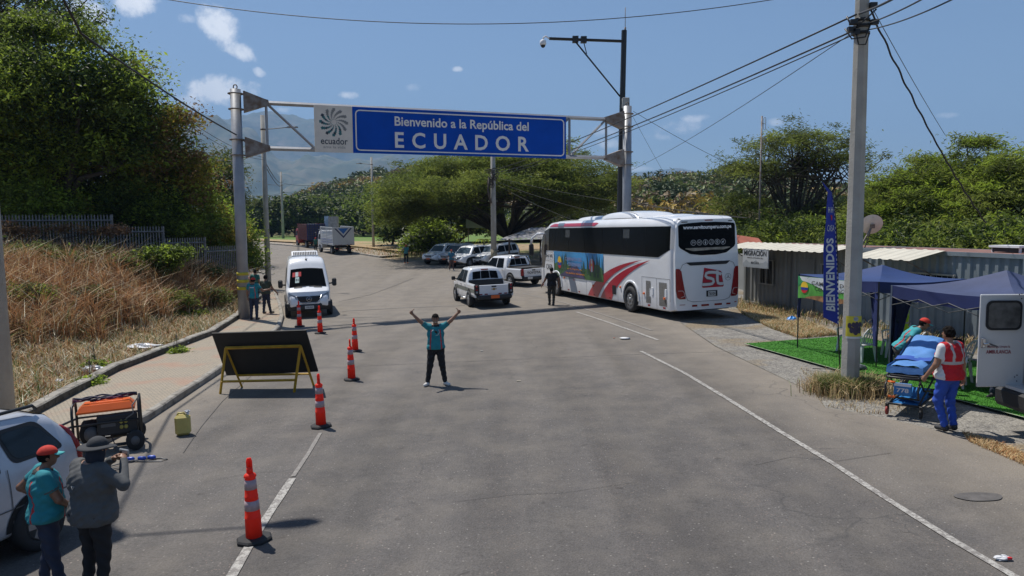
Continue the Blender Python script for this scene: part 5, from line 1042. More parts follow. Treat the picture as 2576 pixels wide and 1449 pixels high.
for cx_, cols in ((.14, 0), (.80, 1)):
    rx, ry = .042, .25; b = B(); n = 24
    def El(a0, a1, y0=None): pass
    def disc(lo, hi, m, vert):
        P = []
        for a in np.linspace(0, 2*pi, 49)[:-1]:
            x, y = cos(a), sin(a); q = x if vert else y; q = max(lo, min(hi, q))
            if vert: y = (1 if y >= 0 else -1)*min(abs(y), sqrt(max(0, 1-q*q))); x = q
            else: x = (1 if x >= 0 else -1)*min(abs(x), sqrt(max(0, 1-q*q))); y = q
            P.append((cx_+rx*x, .56+ry*y))
        polyf(b, lambda p, q: BN(p, q, .036), P, m)
    if cols == 0: disc(0, 1, 0, False); disc(-.5, 0, 1, False); disc(-1, -.5, 2, False)
    else: disc(-1, -.38, 2, True); disc(-.38, .38, 3, True); disc(.38, 1, 2, True)
    polyf(b, lambda p, q: BN(p, q, .039), [(cx_+rx*.3*cos(a), .58+ry*.25*sin(a)) for a in np.linspace(0, 2*pi, 11)[:-1]], 4)
    b.obj("flag_badge", [mYel, mBlu, mRdP, mInkW, mOrP], bn)
text("CAMINATA DEL", lambda u, v: BN(.27+.35*u, .66+.14*v, .04), M("banner_lilac", (.25, .25, .42), .5, var=0), bn, bold=.02)
text("CENTENARIO", lambda u, v: BN(.33+.27*u, .45+.14*v, .04), M("banner_lilac", (.25, .25, .42)), bn, bold=.02)
text("por la integracion de", lambda u, v: BN(.31+.3*u, .30+.08*v, .04), mOrP, bn)
text("los pueblos hermanos", lambda u, v: BN(.28+.38*u, .12+.10*v, .04), mOrP, bn, bold=.01)
# HH / CASA lettering, reversed x so it reads from outside
def SX(x0, x1, z0, z1, e=.014): return lambda u, v: sh.side(x0+(x1-x0)*u, z0+(z1-z0)*v, 1, e)
text("H H", SX(12.85, 12.02, 1.92, 2.10), mInk, bus, bold=.03); text("CONSTRUCTORES", SX(12.85, 12.02, 1.80, 1.85), mInk, bus)
b = B()
for a_, c_, d_, e_ in ((12.98, 11.9, 2.18, 2.195), (12.98, 11.9, 1.73, 1.745)): sh.patch(b, [(a_, d_), (c_, d_), (c_, e_), (a_, e_)], 1, 0, .014, 2)
for a_ in (12.97, 11.91): sh.patch(b, [(a_-.012, 1.73), (a_+.012, 1.73), (a_+.012, 2.19), (a_-.012, 2.19)], 1, 0, .014, 2)
b.obj("logo_frame", mInk, bus)
text("CASA", SX(12.9, 11.98, 1.3, 1.58), mInk, bus, bold=.012)
# luggage doors seams, handles, grilles
b = B()
for x in (11.0, 10.1, 9.0, 7.75, 6.6, 4.55, 2.45, 1.3, .35):
    sh.patch(b, [(x-.008, .33), (x+.008, .33), (x+.008, 1.42 if x > 4 else 1.5), (x-.008, 1.42 if x > 4 else 1.5)], 1, 0, .0075, 3)
for a_, c_, z_ in ((2.45, .35, 1.5), (12.6, 4.6, 1.05)): sh.patch(b, [(a_, z_-.007), (c_, z_-.007), (c_, z_+.007), (a_, z_+.007)], 1, 0, .0075, 8)
objs(b, "panel_seam", mGreyTr, bus)
for x0, x1, z0, z1, nx_ in ((2.12, 1.75, .5, 1.36, 7), (1.12, .55, .48, 1.36, 12)):
    b = B()
    for k in range(nx_):
        x = x0+(x1-x0)*(k+.5)/nx_; w = abs(x1-x0)/nx_*.3
        spans = [(z0, z1)] if k < nx_*.6 else [(z0, z0+.27), (z1-.27, z1)]
        for a_, c_ in spans: sh.patch(b, [(x+w, a_), (x-w, a_), (x-w, c_), (x+w, c_)], 1, 0, .012, 2)
    b.obj("engine_grille", mInk, bus)
b = B()
for x, z in ((2.28, .85), (1.72-1.0, .78), (4.3, .95), (7.0, .82), (10.4, .98), (12.9, .85)): b.box(sh.side(x, z, 1, .02), (.1, .04, .07), 0)
objs(b, "side_marker", mOrg, bus)
b = B()
for x in (1.9, .75, 5.3, 6.9, 8.6, 9.9, 12.0, 13.5): b.box(sh.side(x, .42, 1, .008), (.16, .012, .06), 0)
for x in (9.2,): b.box(sh.side(x, .95, 1, .008), (.1, .012, .06), 0)
objs(b, "reflector", mRed, bus)
b = B(); sh.patch(b, [(5.05, .6), (4.7, .6), (4.7, .98), (5.05, .98)], 1, 0, .018, 2); b.obj("fuel_recess", mInk, bus)
b = B()
for x in (1.62, .62): b.box(sh.side(x, .98, 1, .012), (.12, .02, .3), 0, bev=.008)
objs(b, "door_handle", mWhiteP, bus)
b = B()
for k in range(4): sh.patch(b, [(.33-.05*k, 2.62), (.30-.05*k, 2.62), (.30-.05*k, 3.36), (.33-.05*k, 3.36)], 1, 0, .02, 3)
objs(b, "pillar_louvre", mInkW, bus)
for x, r_ in ((3.38, .52), (11.45, .52)):
    for sg in (1, -1): arch(sh, x, .56, .64, sg, bus, trim=mWhite, tw=.1); wheel(.52, .34, bus, (x, sg*1.205, .52), spokes=8, rr=.56)
# rear face: fn(y,z) -> point just behind the body end
def RF(y, z, e=.012):
    xx = 0
    for x in (0, .05, .16, .4):
        if sh.W(x, min(z, sh.top(x)-.001)) >= abs(y) and z <= sh.top(x) and z >= sh.bot(x): xx = x; break
    else: xx = .16
    t = (abs(y)/1.3)**4*.10+.05*max(0, (z-2.2)/1.5)
    return Vector((min(xx, .1)*0-e-.03+t, y, z))
# a curved rear skin so that everything on it follows one surface
b = B()
def RW(z): return .0+np.interp(z, [.36, .5, .9, 2.3, 3.3, 3.55, 3.66], [1.17, 1.225, 1.25, 1.25, 1.2, 1.12, 1.0])
b.grid(lambda u, v: RF((2*u-1)*RW(.38+3.28*v), .38+3.28*v, .0), 30, 30, 0); 
b.loft([[RF(s_*RW(.38+3.28*v), .38+3.28*v, 0) for v in np.linspace(0, 1, 31)] if q == 0 else [Vector((.22, s_*(sh.W(.22, .42+3.22*v)-.01), .42+3.22*v)) for v in np.linspace(0, 1, 31)] for s_ in (1,) for q in (0, 1)], 0, closed=False, sm=True)
b.loft([[RF(-RW(.38+3.28*v), .38+3.28*v, 0) for v in np.linspace(0, 1, 31)], [Vector((.22, -(sh.W(.22, .42+3.22*v)-.01), .42+3.22*v)) for v in np.linspace(0, 1, 31)]], 0, closed=False, sm=True)
b.loft([[RF((2*u-1)*RW(3.66), 3.66, 0) for u in np.linspace(0, 1, 31)], [Vector((.14, (2*u-1)*1.02, 3.70+.05*(1-(2*u-1)**2))) for u in np.linspace(0, 1, 31)], [Vector((.34, (2*u-1)*1.02, 3.745+.05*(1-(2*u-1)**2))) for u in np.linspace(0, 1, 31)]], 0, closed=False, sm=True)
rear = b.obj("rear_panel", mWhite, bus, fix=True)
def rstrip(name, cols, mat, e, par=rear):   # cols: (y, zlo, zhi)
    ys = np.linspace(cols[0][0], cols[-1][0], 41); cy = [-c[0] for c in cols]; lo = np.interp(-ys, cy, [c[1] for c in cols]); hi = np.interp(-ys, cy, [c[2] for c in cols])
    b = B(); b.loft([[RF(y, a+(c-a)*k/6, e) for k in range(7)] for y, a, c in zip(ys, lo, hi)], 0, closed=False, sm=True); return b.obj(name, mat, par)
gl_ = rstrip("rear_window", [(1.12, 2.72, 3.44), (1.09, 2.65, 3.49), (.72, 2.42, 3.53), (.3, 2.36, 3.55), (-.3, 2.36, 3.55), (-.72, 2.42, 3.53), (-1.09, 2.65, 3.49), (-1.12, 2.72, 3.44)], mGlass, .012)
rstrip("parcel_shelf", [(.88, 2.60, 2.63), (.6, 2.52, 2.63), (.2, 2.53, 2.63), (-.2, 2.55, 2.63), (-.6, 2.53, 2.63), (-.88, 2.60, 2.63)], M("shelf", (.30, .27, .22), .7, var=.3, scale=5), .015, gl_)
RT = lambda y0, y1, z0, z1, e=.018: (lambda u, v: RF(y0+(y1-y0)*u, z0+(z1-z0)*v, e))
text("www.servitoursperu.com.pe", RT(.95, -.95, 3.27, 3.44), M("print_white", (.85, .85, .85), .6, var=0), gl_, bold=.035)
for k, t_ in enumerate(["TV", "WC", "i", "d", "o", "x"]):
    yc = .58-.235*k; b = B(); n_ = 24
    b.loft([[RF(yc+r*cos(a), 2.82+r*sin(a), .018) for a in np.linspace(0, 2*pi, n_+1)] for r in (.088, .102)], 0, closed=False)
    if t_ in ("TV", "WC"): text(t_, RT(yc+.06, yc-.06, 2.785, 2.86), None, None, b=b, bold=.02)
    elif t_ == "i": polyf(b, lambda y, z: RF(y, z, .018), [(yc-.018, 2.76), (yc+.018, 2.76), (yc+.03, 2.84), (yc-.03, 2.84)]); polyf(b, lambda y, z: RF(y, z, .018), [(yc+.018*cos(a), 2.865+.018*sin(a)) for a in np.linspace(0, 6.28, 9)[:-1]])
    elif t_ == "d":
        for dy in (.03, -.03): polyf(b, lambda y, z: RF(y, z, .018), [(yc+dy+.018*cos(a), 2.78+.016*sin(a)) for a in np.linspace(0, 6.28, 9)[:-1]]); polyf(b, lambda y, z: RF(y, z, .018), [(yc+dy-.018, 2.78), (yc+dy-.01, 2.78), (yc+dy-.01, 2.87), (yc+dy-.018, 2.87)])
        polyf(b, lambda y, z: RF(y, z, .018), [(yc+.02, 2.87), (yc-.048, 2.87), (yc-.048, 2.855), (yc+.02, 2.855)])
    elif t_ == "o": b.loft([[RF(yc+r*cos(a), 2.835+r*sin(a), .018) for a in np.linspace(0, 2*pi, 13)] for r in (.022, .042)], 0, closed=False); polyf(b, lambda y, z: RF(y, z, .018), [(yc-.05, 2.765), (yc+.05, 2.765), (yc+.05, 2.78), (yc-.05, 2.78)])
    else: polyf(b, lambda y, z: RF(y, z, .018), [(yc+.05, 2.78), (yc+.02, 2.78), (yc-.05, 2.87), (yc-.035, 2.875)]); polyf(b, lambda y, z: RF(y, z, .018), [(yc+.04*cos(a)+.01, 2.81+.03*sin(a)) for a in np.linspace(0, 6.28, 9)[:-1]])
    b.obj("service_icon", mInkW, gl_)
for y0, y1 in ((1.0, .78), (.11, -.2), (-.83, -1.0)):
    b = B(); b.grid(lambda u, v: RF(y0+(y1-y0)*u, (3.60 if abs(y0) < .5 else 3.555)+.035*v, .014), 4, 1, 0, False); b.obj("top_light", mRed if abs(y0) < .5 else mInk, rear)
rstrip("spoiler_slot", [(.86, 2.10, 2.12), (.72, 2.0, 2.12), (-.72, 2.0, 2.12), (-.86, 2.10, 2.12)], mInk, .014)
b = B(); seam = [(.85, 2.1), (1.0, 2.04), (1.08, 1.86), (1.0, 1.5), (.9, .95), (.82, .74), (.6, .68), (-.6, .68), (-.82, .74), (-.95, .95), (-1.04, 1.5), (-1.1, 1.86), (-1.02, 2.04), (-.85, 2.1)]
b.tube([RF(y, z, .004) for y, z in seam], .007, 0, 5); b.obj("hatch_seam", mInk, rear)
for s_ in (1, -1):
    b = B(); b.loft([[RF(s_*(y0+(y1-y0)*k), z, .016+.015*sin(pi*k)) for k in np.linspace(0, 1, 6)] for y0, y1, z in ((1.235, 1.12, 1.9), (1.245, 1.04, 1.8), (1.245, 1.0, 1.5), (1.24, .93, 1.1), (1.2, .9, .86), (1.12, .9, .8))], 0, closed=False, sm=True); tl = b.obj("tail_light", mRed, rear)
    b = B(); b.tube([RF(s_*y, z, .04) for y, z in ((1.17, 1.1), (1.02, 1.1), (.96, 1.02), (.95, .9), (1.08, .86))], .018, 0, 6); b.obj("light_tube", M("pink_lens", (.5, .3, .28), .3, var=0), tl)
mLogoR = mBR
b = B(); polyf(b, lambda y, z: RF(y, z, .014), [(.18, 1.90), (-.40, 1.78), (-.50, 1.74), (-.60, 1.22), (-.57, 1.17), (.24, 1.17), (.27, 1.21)]); lg = b.obj("rear_logo", mLogoR, rear)
def sweep(b, pts, w, e, m): 
    P = [Vector((p[0], 0, p[1])) for p in pts]; R_ = []
    for i, p in enumerate(P):
        d = (P[min(i+1, len(P)-1)]-P[max(0, i-1)]).normalized(); nn = Vector((-d.z, 0, d.x))*w/2; R_.append([RF(p.x-nn.x, p.z-nn.z, e), RF(p.x+nn.x, p.z+nn.z, e)])
    b.loft(R_, m, closed=False)
S1 = [(.26, 1.285)]+[(.10-.0-.11*k, 1.285) for k in range(2)]+[(-.13, 1.30), (-.19, 1.37), (-.17, 1.46), (-.08, 1.50), (.06, 1.53), (.13, 1.6), (.10, 1.69), (0, 1.72), (-.12, 1.72), (-.26, 1.71), (-.44, 1.66), (-.5, 1.62)]
T1 = [(-.34, 1.78), (-.34, 1.6), (-.34, 1.42), (-.37, 1.31), (-.45, 1.285), (-.58, 1.285)]
b = B(); sweep(b, S1, .135, .017, 0); sweep(b, T1, .135, .0172, 0); b.obj("logo_outline", mGreyTr, lg)
b = B(); sweep(b, S1, .10, .020, 0); sweep(b, T1, .10, .0202, 0); b.obj("logo_letters", M("logo_white", (.6, .6, .6), .4, var=0), lg)
b = B(); star(b, lambda p, q: RF(-.78-p, 1.52+q, .018), .13, 0, .08); b.obj("star_emblem", mGreyTr, rear)
b = B(); b.grid(lambda u, v: RF(.10-.44*u, .84+.22*v, .014), 4, 1, 0, False); pt_ = b.obj("plate_holder", mInk, rear)
b = B(); b.grid(lambda u, v: RF(.03-.30*u, .86+.17*v, .018), 4, 1, 0, False); pl_ = b.obj("number_plate", mPlW, pt_); text("T6S-024", RT(.01, -.25, .89, 1.0, .021), mInk, pl_, bold=.02)
b = B()
for y0, y1, z0, z1 in ((1.12, .92, .58, .60), (.66, .46, .50, .57), (.3, -.0, .50, .57), (-.22, -.52, .50, .57), (-.7, -.88, .5, .56), (-1.05, -1.15, .56, .59)): b.grid(lambda u, v: RF(y0+(y1-y0)*u, z0+(z1-z0)*v, .014), 3, 1, 0, False)
objs(b, "reflector", mRed, rear)
b = B(); b.box((7, 0, .45), (13.0, 2.3, .35), 0); b.obj("underbody", mUnder, bus)
bus.matrix_basis = bus.matrix_basis @ Matrix.Diagonal((1.03, 1.08, 1.02, 1))
# roof air conditioner and hatches
b = B()
def pod(x0, x1, w, h, z0=3.80, n_=14):
    R_ = []
    for k in range(n_+1):
        t = k/n_; f = sin(pi*min(1, max(0, t)))**.35 if 0 < t < 1 else .0; hh = max(.01, h*f); ww = w*(.86+.14*f)
        R_.append([(x0+(x1-x0)*t, ww*c, z0+hh*s_) for c, s_ in ((-1, 0), (-.97, .55), (-.85, .85), (-.5, .97), (0, 1), (.5, .97), (.85, .85), (.97, .55), (1, 0))])
    b.loft(R_, 0, False, False, True)
pod(3.6, 7.1, .95, .30); b.obj("air_conditioner", mWhite, bus); b = B(); pod(6.8, 10.3, .7, .17); b.obj("roof_duct", mWhite, bus); b = B(); pod(1.5, 3.3, .5, .1); b.obj("roof_hatch", mWhite, bus)
# mirror arm at the front left
for s_ in (1, -1):
    b = B(); q0 = sh.side(13.45, 3.15, s_, -.02); b.tube([q0, q0+Vector((.35, .22*s_, .0)), q0+Vector((.62, .45*s_, -.25)), q0+Vector((.66, .5*s_, -.55))], [.06, .07, .07, .06], 0, 10); ma = b.obj("mirror_arm", mWhite, bus)
    b = B(); b.box(q0+Vector((.63, .5*s_, -.85)), (.16, .24, .62), 0, bev=.05); b.obj("mirror", mBlkPl, ma)
b = B(); b.grid(lambda u, v: sh.onto(12.95+1.15*u, (2*v-1)*(1.05-.1*u), .012), 10, 8, 0); b.obj("windscreen", mGlass, bus)

# ============================================================ white van (nose towards the viewer)
vc = (G(722, 803)+G(838, 795))*.5; vh = Vector((.30, -.95)); vorg = Vector((vc.x-.05, vc.y+.1))-vh.normalized()*5.75
van = empty("minibus", "white minibus facing the viewer beside the kerb, flag and number card in its windscreen", "minibus", (vorg.x, vorg.y, gz(vorg.x, vorg.y)), head=vh)
sv = Shell([(0, .45, 2.35, .88), (.1, .4, 2.5, .94), (.4, .38, 2.58, .97), (3.9, .38, 2.58, .97), (4.15, .38, 2.52, .965), (4.4, .38, 2.38, .96), (4.62, .38, 2.12, .955), (5.28, .4, 1.30, .95), (5.45, .42, 1.22, .93), (5.75, .45, 1.08, .88), (5.92, .5, .92, .80), (6.0, .55, .75, .72)], belt=1.25, tumb=.14, rc=.16, rb=.06, crown=.05)
sv.body(60).obj("body", mWhite, van)
b = B(); b.grid(lambda u, v: sv.onto(4.65+.62*u, (2*v-1)*(.70+.10*u), .012), 8, 10, 0); ws = b.obj("windscreen", mGlass, van)
Wn = lambda u, v, e=.018: sv.onto(5.27-.62*v, (.80-.10*v)*(1-2*u), e)     # u 0 = image left ( local +y is image right when facing us )
def WI(u, v, e=.02): return sv.onto(5.27-.62*v, (.80-.10*v)*(2*u-1), e)
for k, mm_ in enumerate((mRdP, M("flag_white", (.6, .66, .62), .7, var=.1), mRdP)):
    b = B(); b.grid(lambda u, v: WI(.07+.085*(k+u), .55+.25*v), 2, 2, 0, False); fl = b.obj("flag_stripe", mm_, ws)
b = B(); b.grid(lambda u, v: WI(.155+.11*u, .20+.32*v, .022), 2, 2, 0, False); cdp = b.obj("number_card", M("pale_green_card", (.55, .68, .62), .7, var=.03), ws)
text("01", lambda u, v: WI(.17+.08*u, .30+.12*v, .026), mInk, cdp, bold=.03)
b = B(); b.tube([sv.onto(5.29, -.6, .02), sv.onto(5.27, -.1, .03)], .015, 0, 5); b.tube([sv.onto(5.29, .05, .02), sv.onto(5.27, .6, .03)], .015, 0, 5); objs(b, "wiper", mBlkPl, van)
b = B()
for s_ in (1, -1): b.grid(lambda u, v: sv.onto(5.30+.07*v, s_*(.25+.35*u), .012), 4, 1, 0, False)
objs(b, "bonnet_vent", mBlkPl, van)
def NF(y, z, o=0):     # nose surface: curved in plan
    x = 6.02-.16*(abs(y)/.8)**2.2-.22*max(0, z-.85)/.5+o; return Vector((x, y, z))
def nose_front(sh_, NF, w, z0, z1, mat, name, par):
    b = B(); b.grid(lambda u, v: NF((2*u-1)*(w(z0+(z1-z0)*v)), z0+(z1-z0)*v), 16, 8, 0); return b.obj(name, mat, par)
b = B(); b.grid(lambda u, v: NF((2*u-1)*.88, .60+.55*v, -.01), 16, 8, 0); b.obj("nose", mWhite, van)
b = B(); R_ = []
for y in np.linspace(-.93, .93, 15): q = abs(y)/.93; R_.append([NF(y*.97, .34, -.05), NF(y*.97, .36, .03), NF(y, .60, .05), NF(y, .70 if q > .55 else .62, .01), NF(y, .6, -.2)])
b.loft(R_, 0, closed=False, sm=True); b.obj("bumper", mBlkPl, van)
b = B(); b.grid(lambda u, v: NF((2*u-1)*(.40+.12*v), .70+.27*v, .012), 10, 4, 0, False); gr_ = b.obj("grille", mInk, van)
b = B()
for k in range(3): b.grid(lambda u, v: NF((2*u-1)*(.41+.03*k), .75+.075*k+.012*v, .018), 10, 1, 0, False)
b.obj("grille_bar", mBlkPl, gr_)
b = B(); b.tube([NF(y, z, .02) for y, z in ((-.54, .99), (-.44, .72), (-.3, .68), (.3, .68), (.44, .72), (.54, .99))], .022, 0, 6); b.obj("grille_frame", mChrome, gr_)
b = B(); star(b, lambda p, q: NF(p, .84+q, .035), .115, 0, .14); b.obj("star_emblem", mChrome, gr_)
for s_ in (1, -1):
    b = B(); b.grid(lambda u, v: NF(s_*(.52+.34*u), .73+.10*u*.5+(.24+.10*u)*v, .014), 6, 4, 0); hl = b.obj("headlight", mLens, van)
    b = B(); b.add([NF(s_*.66+.06*cos(a), .85+.06*sin(a), .022) for a in np.linspace(0, 6.28, 15)[:-1]], [tuple(range(14))]); b.obj("lamp_bulb", mInkW, hl)
    q = sv.side(4.95, 1.42, s_, 0); b = B(); b.tube([q, q+Vector((.05, s_*.16, .02))], .04, 0, 6); b.box(q+Vector((.07, s_*.24, .06)), (.14, .2, .36), 0, bev=.05); b.obj("wing_mirror", mBlkPl, van)
    b = B(); sv.patch(b, [(3.75, 1.25), (4.92, 1.25), (4.55, 2.02), (3.75, 2.02)], s_, 0, .01); b.obj("door_window", mGlass, van)
    b = B(); sv.patch(b, [(.3, 1.25), (3.6, 1.25), (3.6, 2.05), (.3, 2.05)], s_, 0, .01, 10); b.obj("side_window", mGlass, van)
    for x in (1.3, 5.05): arch(sv, x, .36, .44, s_, van); wheel(.35, .24, van, (x, s_*.91, .35))
b = B(); b.grid(lambda u, v: NF(.19*(2*u-1), .42+.13*v, .055), 3, 1, 0, False); npl = b.obj("number_plate", mPlW, van); text("Y9F-963", lambda u, v: NF(-.15+.30*u, .45+.07*v, .06), mInk, npl, bold=.02)
b = B(); R_ = []
for x, h_ in ((1.55, .03), (1.62, .17), (2.0, .23), (2.45, .2), (2.62, .05)): R_.append([(x, -.62, 2.6), (x, -.6, 2.6+h_), (x, -.5, 2.62+h_), (x, .5, 2.62+h_), (x, .6, 2.6+h_), (x, .62, 2.6)])
b.loft(R_, 0, True, True, False); rac = b.obj("roof_air_conditioner", mWhiteP, van)
b = B()
for k in range(14): y = -.5+1.0*k/13; b.add([(2.635, y-.024, 2.66), (2.635, y+.024, 2.66), (2.475, y+.024, 2.81), (2.475, y-.024, 2.81)], [(0, 1, 2, 3)])
b.obj("louvre", mInk, rac)
b = B(); b.grid(lambda u, v: sv.onto(3.15+.16*u, (2*v-1)*.38, .012), 2, 4, 0, False); b.obj("roof_vent", mGreyTr, van)
b = B(); b.tube([sv.onto(4.28, 0, 0), sv.onto(4.28, 0, .05)], .04, 0, 8); b.tube([sv.onto(4.28, 0, .03), Vector((3.95, 0, 2.95))], .008, 0, 5); b.obj("aerial", mBlack, van)
# ============================================================ pickups and SUVs
def pickup(name, label, cat, pos, head, paint, kind="pickup", L=5.2, W=.92, H=1.76, bar=False, group=None, stripe=None, plate=None, word=None, brand=None, rack=False, fascia=0, lights="tall"):
    root = empty(name, label, cat, (pos[0], pos[1], gz(*pos)), group, head=head); k = L/5.2
    bedx = 1.55*k if kind == "pickup" else 0.0
    if kind == "pickup":
        c = Shell([(bedx-.04, .5, 1.12, W-.03), (bedx, .5, 1.2, W-.02), (bedx+.14, .42, H-.2, W), (bedx+.26, .38, H-.03, W), (bedx+1.0, .38, H, W), (3.35*k, .38, H-.04, W), (3.55*k, .38, H-.14, W), (4.12*k, .38, 1.12, W), (4.3*k, .38, 1.08, W-.01), (4.9*k, .42, .99, W-.06), (5.08*k, .48, .90, W-.12), (5.2*k, .56, .72, W-.2)], belt=1.08, tumb=.34, rc=.13, rb=.06, crown=.04)
    else:
        c = Shell([(0, .6, .95, W-.12), (.05, .5, 1.3, W-.06), (.18, .42, H-.12, W-.02), (.4, .38, H-.02, W), (1.4, .38, H, W), (3.1*k, .38, H-.03, W), (3.3*k, .38, H-.14, W), (3.95*k, .38, 1.14, W), (4.2*k, .38, 1.1, W-.01), (4.9*k, .42, .99, W-.06), (5.08*k, .48, .90, W-.12), (5.2*k, .56, .72, W-.2)], belt=1.08, tumb=.30, rc=.14, rb=.06, crown=.04)
    c.body(46).obj("body" if kind != "pickup" else "cab", paint, root)
    wsx0 = (3.58 if kind == "pickup" else 3.33)*k; wsx1 = (4.1 if kind == "pickup" else 3.93)*k
    b = B(); b.grid(lambda u, v: c.onto(wsx0+(wsx1-wsx0)*u, (2*v-1)*(.60+.12*u), .01), 6, 8, 0); b.obj("windscreen", mGlass2, root)
    zt_ = H-.13
    for s_ in (1, -1):
        if kind == "pickup":
            for a_, b_2, c_2, d_2 in ((bedx+.34, bedx+1.12, bedx+1.12, bedx+.46), (bedx+1.2, wsx1-.12, wsx0-.05, bedx+1.2)):
                b = B(); c.patch(b, [(a_, 1.12), (b_2, 1.12), (c_2, zt_), (d_2, zt_)], s_, 0, .012, 5); b.obj("side_window", mGlass, root)
        else:
            for a_, b_2, c_2, d_2 in ((.42, 1.1, 1.1, .5), (1.2, 2.15, 2.15, 1.2), (2.25, wsx1-.12, wsx0-.05, 2.25)):
                b = B(); c.patch(b, [(a_, 1.12), (b_2, 1.12), (c_2, zt_), (d_2, zt_)], s_, 0, .012, 5); b.obj("side_window", mGlass, root)
        q = c.side(wsx1-.25, 1.16, s_, 0); b = B(); b.tube([q, q+Vector((0, s_*.12, .02))], .03, 0, 6); b.box(q+Vector((.02, s_*.2, .05)), (.1, .2, .2), 0, bev=.04); b.obj("wing_mirror", mBlkPl, root)
        b = B()
        for xh in (bedx+.42 if kind == "pickup" else 1.3, bedx+1.35 if kind == "pickup" else 2.35): b.box(c.side(xh, 1.0, s_, .02), (.16, .03, .03), 0)
        objs(b, "door_handle", mChrome, root)
        b = B()
        for xh in ((bedx+1.16, bedx+.2) if kind == "pickup" else (1.15, 2.2)): c.patch(b, [(xh-.006, .5), (xh+.006, .5), (xh+.006, 1.08), (xh-.006, 1.08)], s_, 0, .008, 3)
        b.obj("door_seam", mInk, root)
        if stripe:
            b = B(); c.patch(b, [((.1 if kind != "pickup" else bedx), .72), (4.2*k, .72), (4.2*k, .9), ((.1 if kind != "pickup" else bedx), .9)], s_, 0, .009, 12); b.obj("side_stripe", stripe, root)
    # bed
    if kind == "pickup":
        b = B(); zb, zr = .52, 1.12; y = W-.01; t = .07
        for s_ in (1, -1):
            b.loft([[(x, s_*(y-.03), zb), (x, s_*y, zb+.1), (x, s_*y, zr-.08), (x, s_*(y-.03), zr), (x, s_*(y-t), zr), (x, s_*(y-t), .7), (x, s_*(y-t-.02), zb)] for x in (.02, .5, 1.0, bedx)], 0, True)
        b.box((bedx/2, 0, .66), (bedx, 2*y-.1, .06), 1); b.box((bedx-.06, 0, .95), (.05, 2*y-.16, .56), 1)
        bd = b.obj("bed", [paint, mBlkPl], root)
        b = B(); b.box((.03, 0, .83), (.07, 2*(y-.24), .50), 0, bev=.02); tg = b.obj("tailgate", paint, root)
        b = B(); b.box((.0, 0, 1.0), (.03, .22, .07), 0); b.obj("handle", mBlkPl, tg)
        for s_ in (1, -1):
            if stripe: b = B(); b.grid(lambda u, v: Vector((.05+(bedx-.05)*u, s_*(y+.004), .72+.18*v)), 2, 2, 0, False); b.obj("side_stripe", stripe, root)
            b = B(); b.box((.05, s_*(y-.11), .88), (.12, .22, .46 if lights == "tall" else .4), 0, bev=.03); tl = b.obj("tail_light", mInk if lights == "tall" else mRed, root)
            if lights == "tall":
                for z_, mm_ in ((1.02, mRed), (.88, mRed), (.76, mLens)): b = B(); b.lathe([(.01, -.03), (.05, -.028), (.06, 0)], (-.005, s_*(y-.11), z_), 0, 12, 'X'); b.obj("lamp", mm_, tl)
        b = B(); b.box((-.1, 0, .52), (.2, 2*W-.25, .2), 0, bev=.05); b.obj("rear_bumper", mBlkPl, root)
        if bar:
            b = B()
            for s_ in (1, -1): b.tube([(bedx-.1, s_*(W-.14), 1.12), (bedx-.12, s_*(W-.2), 1.45), (bedx-.1, s_*(W-.33), H-.02)], .045, 0, 8)
            b.tube([(bedx-.1, -(W-.33), H-.02), (bedx-.1, (W-.33), H-.02)], .045, 0, 8); b.obj("roll_bar", mChrome, root)
            b = B(); b.box((bedx/2+.1, 0, 1.15), (bedx-.1, 2*W-.2, .04), 0); b.obj("bed_cover", mBlkPl, root)
        b = B()
        for y0, y1 in ((-.64, -.24), (-.215, .215), (.24, .64)): b.grid(lambda u, v: c.onto(bedx+.012+.125*v, (y0+(y1-y0)*u)*(1-.08*v), .012), 3, 4, 0)
        b.obj("rear_window", mGlass, root)
        b = B(); b.box((bedx+.14, 0, H-.1), (.04, .34, .05), 0); b.obj("brake_light", mRed, root)
    else:
        b = B(); b.add([(-.0+.02, -.62, 1.1), (.02, .62, 1.1), (.17, .56, H-.2), (.17, -.56, H-.2)], [(0, 1, 2, 3)]); b.obj("rear_window", mGlass, root)
        for s_ in (1, -1): b = B(); b.box((.06, s_*(W-.12), 1.0), (.12, .16, .4), 0, bev=.03); b.obj("tail_light", mRed, root)
        b = B(); b.box((.0, 0, .55), (.2, 2*W-.2, .22), 0, bev=.05); b.obj("rear_bumper", mBlkPl, root)
    # nose
    nx_ = 5.2*k
    NF2 = lambda y, z, o=0: Vector((nx_+.02-.2*(abs(y)/.8)**2.2-.25*max(0, z-.75)+o, y, z))
    b = B(); b.grid(lambda u, v: NF2((2*u-1)*(W-.06), .48+.48*v), 12, 6, 0); b.obj("nose", paint, root)
    b = B(); b.grid(lambda u, v: NF2((2*u-1)*(.38), .70+.2*v, .012), 8, 3, 0, False); g_ = b.obj("grille", mInk, root)
    b = B()
    for z_ in (.74, .81, .88): b.tube([NF2(y, z_, .02) for y in np.linspace(-.38, .38, 6)], .018 if fascia == 0 else .028, 0, 5)
    b.obj("grille_bar", mChrome, g_)
    for s_ in (1, -1): b = B(); b.grid(lambda u, v: NF2(s_*(.42+.36*u), .74+.05*u+(.17+.05*u)*v, .014), 5, 3, 0); b.obj("headlight", mLens, root)
    b = B(); b.grid(lambda u, v: NF2((2*u-1)*(W-.2), .46+.14*v, .02), 10, 2, 0); b.obj("front_bumper", mBlkPl, root)
    if plate is not None:
        b = B(); b.grid(lambda u, v: NF2((2*u-1)*.2, .52+.13*v, .04), 2, 1, 0, False); b.obj("front_plate", plate, root)
        b = B(); b.add([(-.215, y, z) for y, z in ((.2, .47), (-.2, .47), (-.2, .62), (.2, .62))], [(0, 1, 2, 3)]); b.obj("number_plate", plate, root)
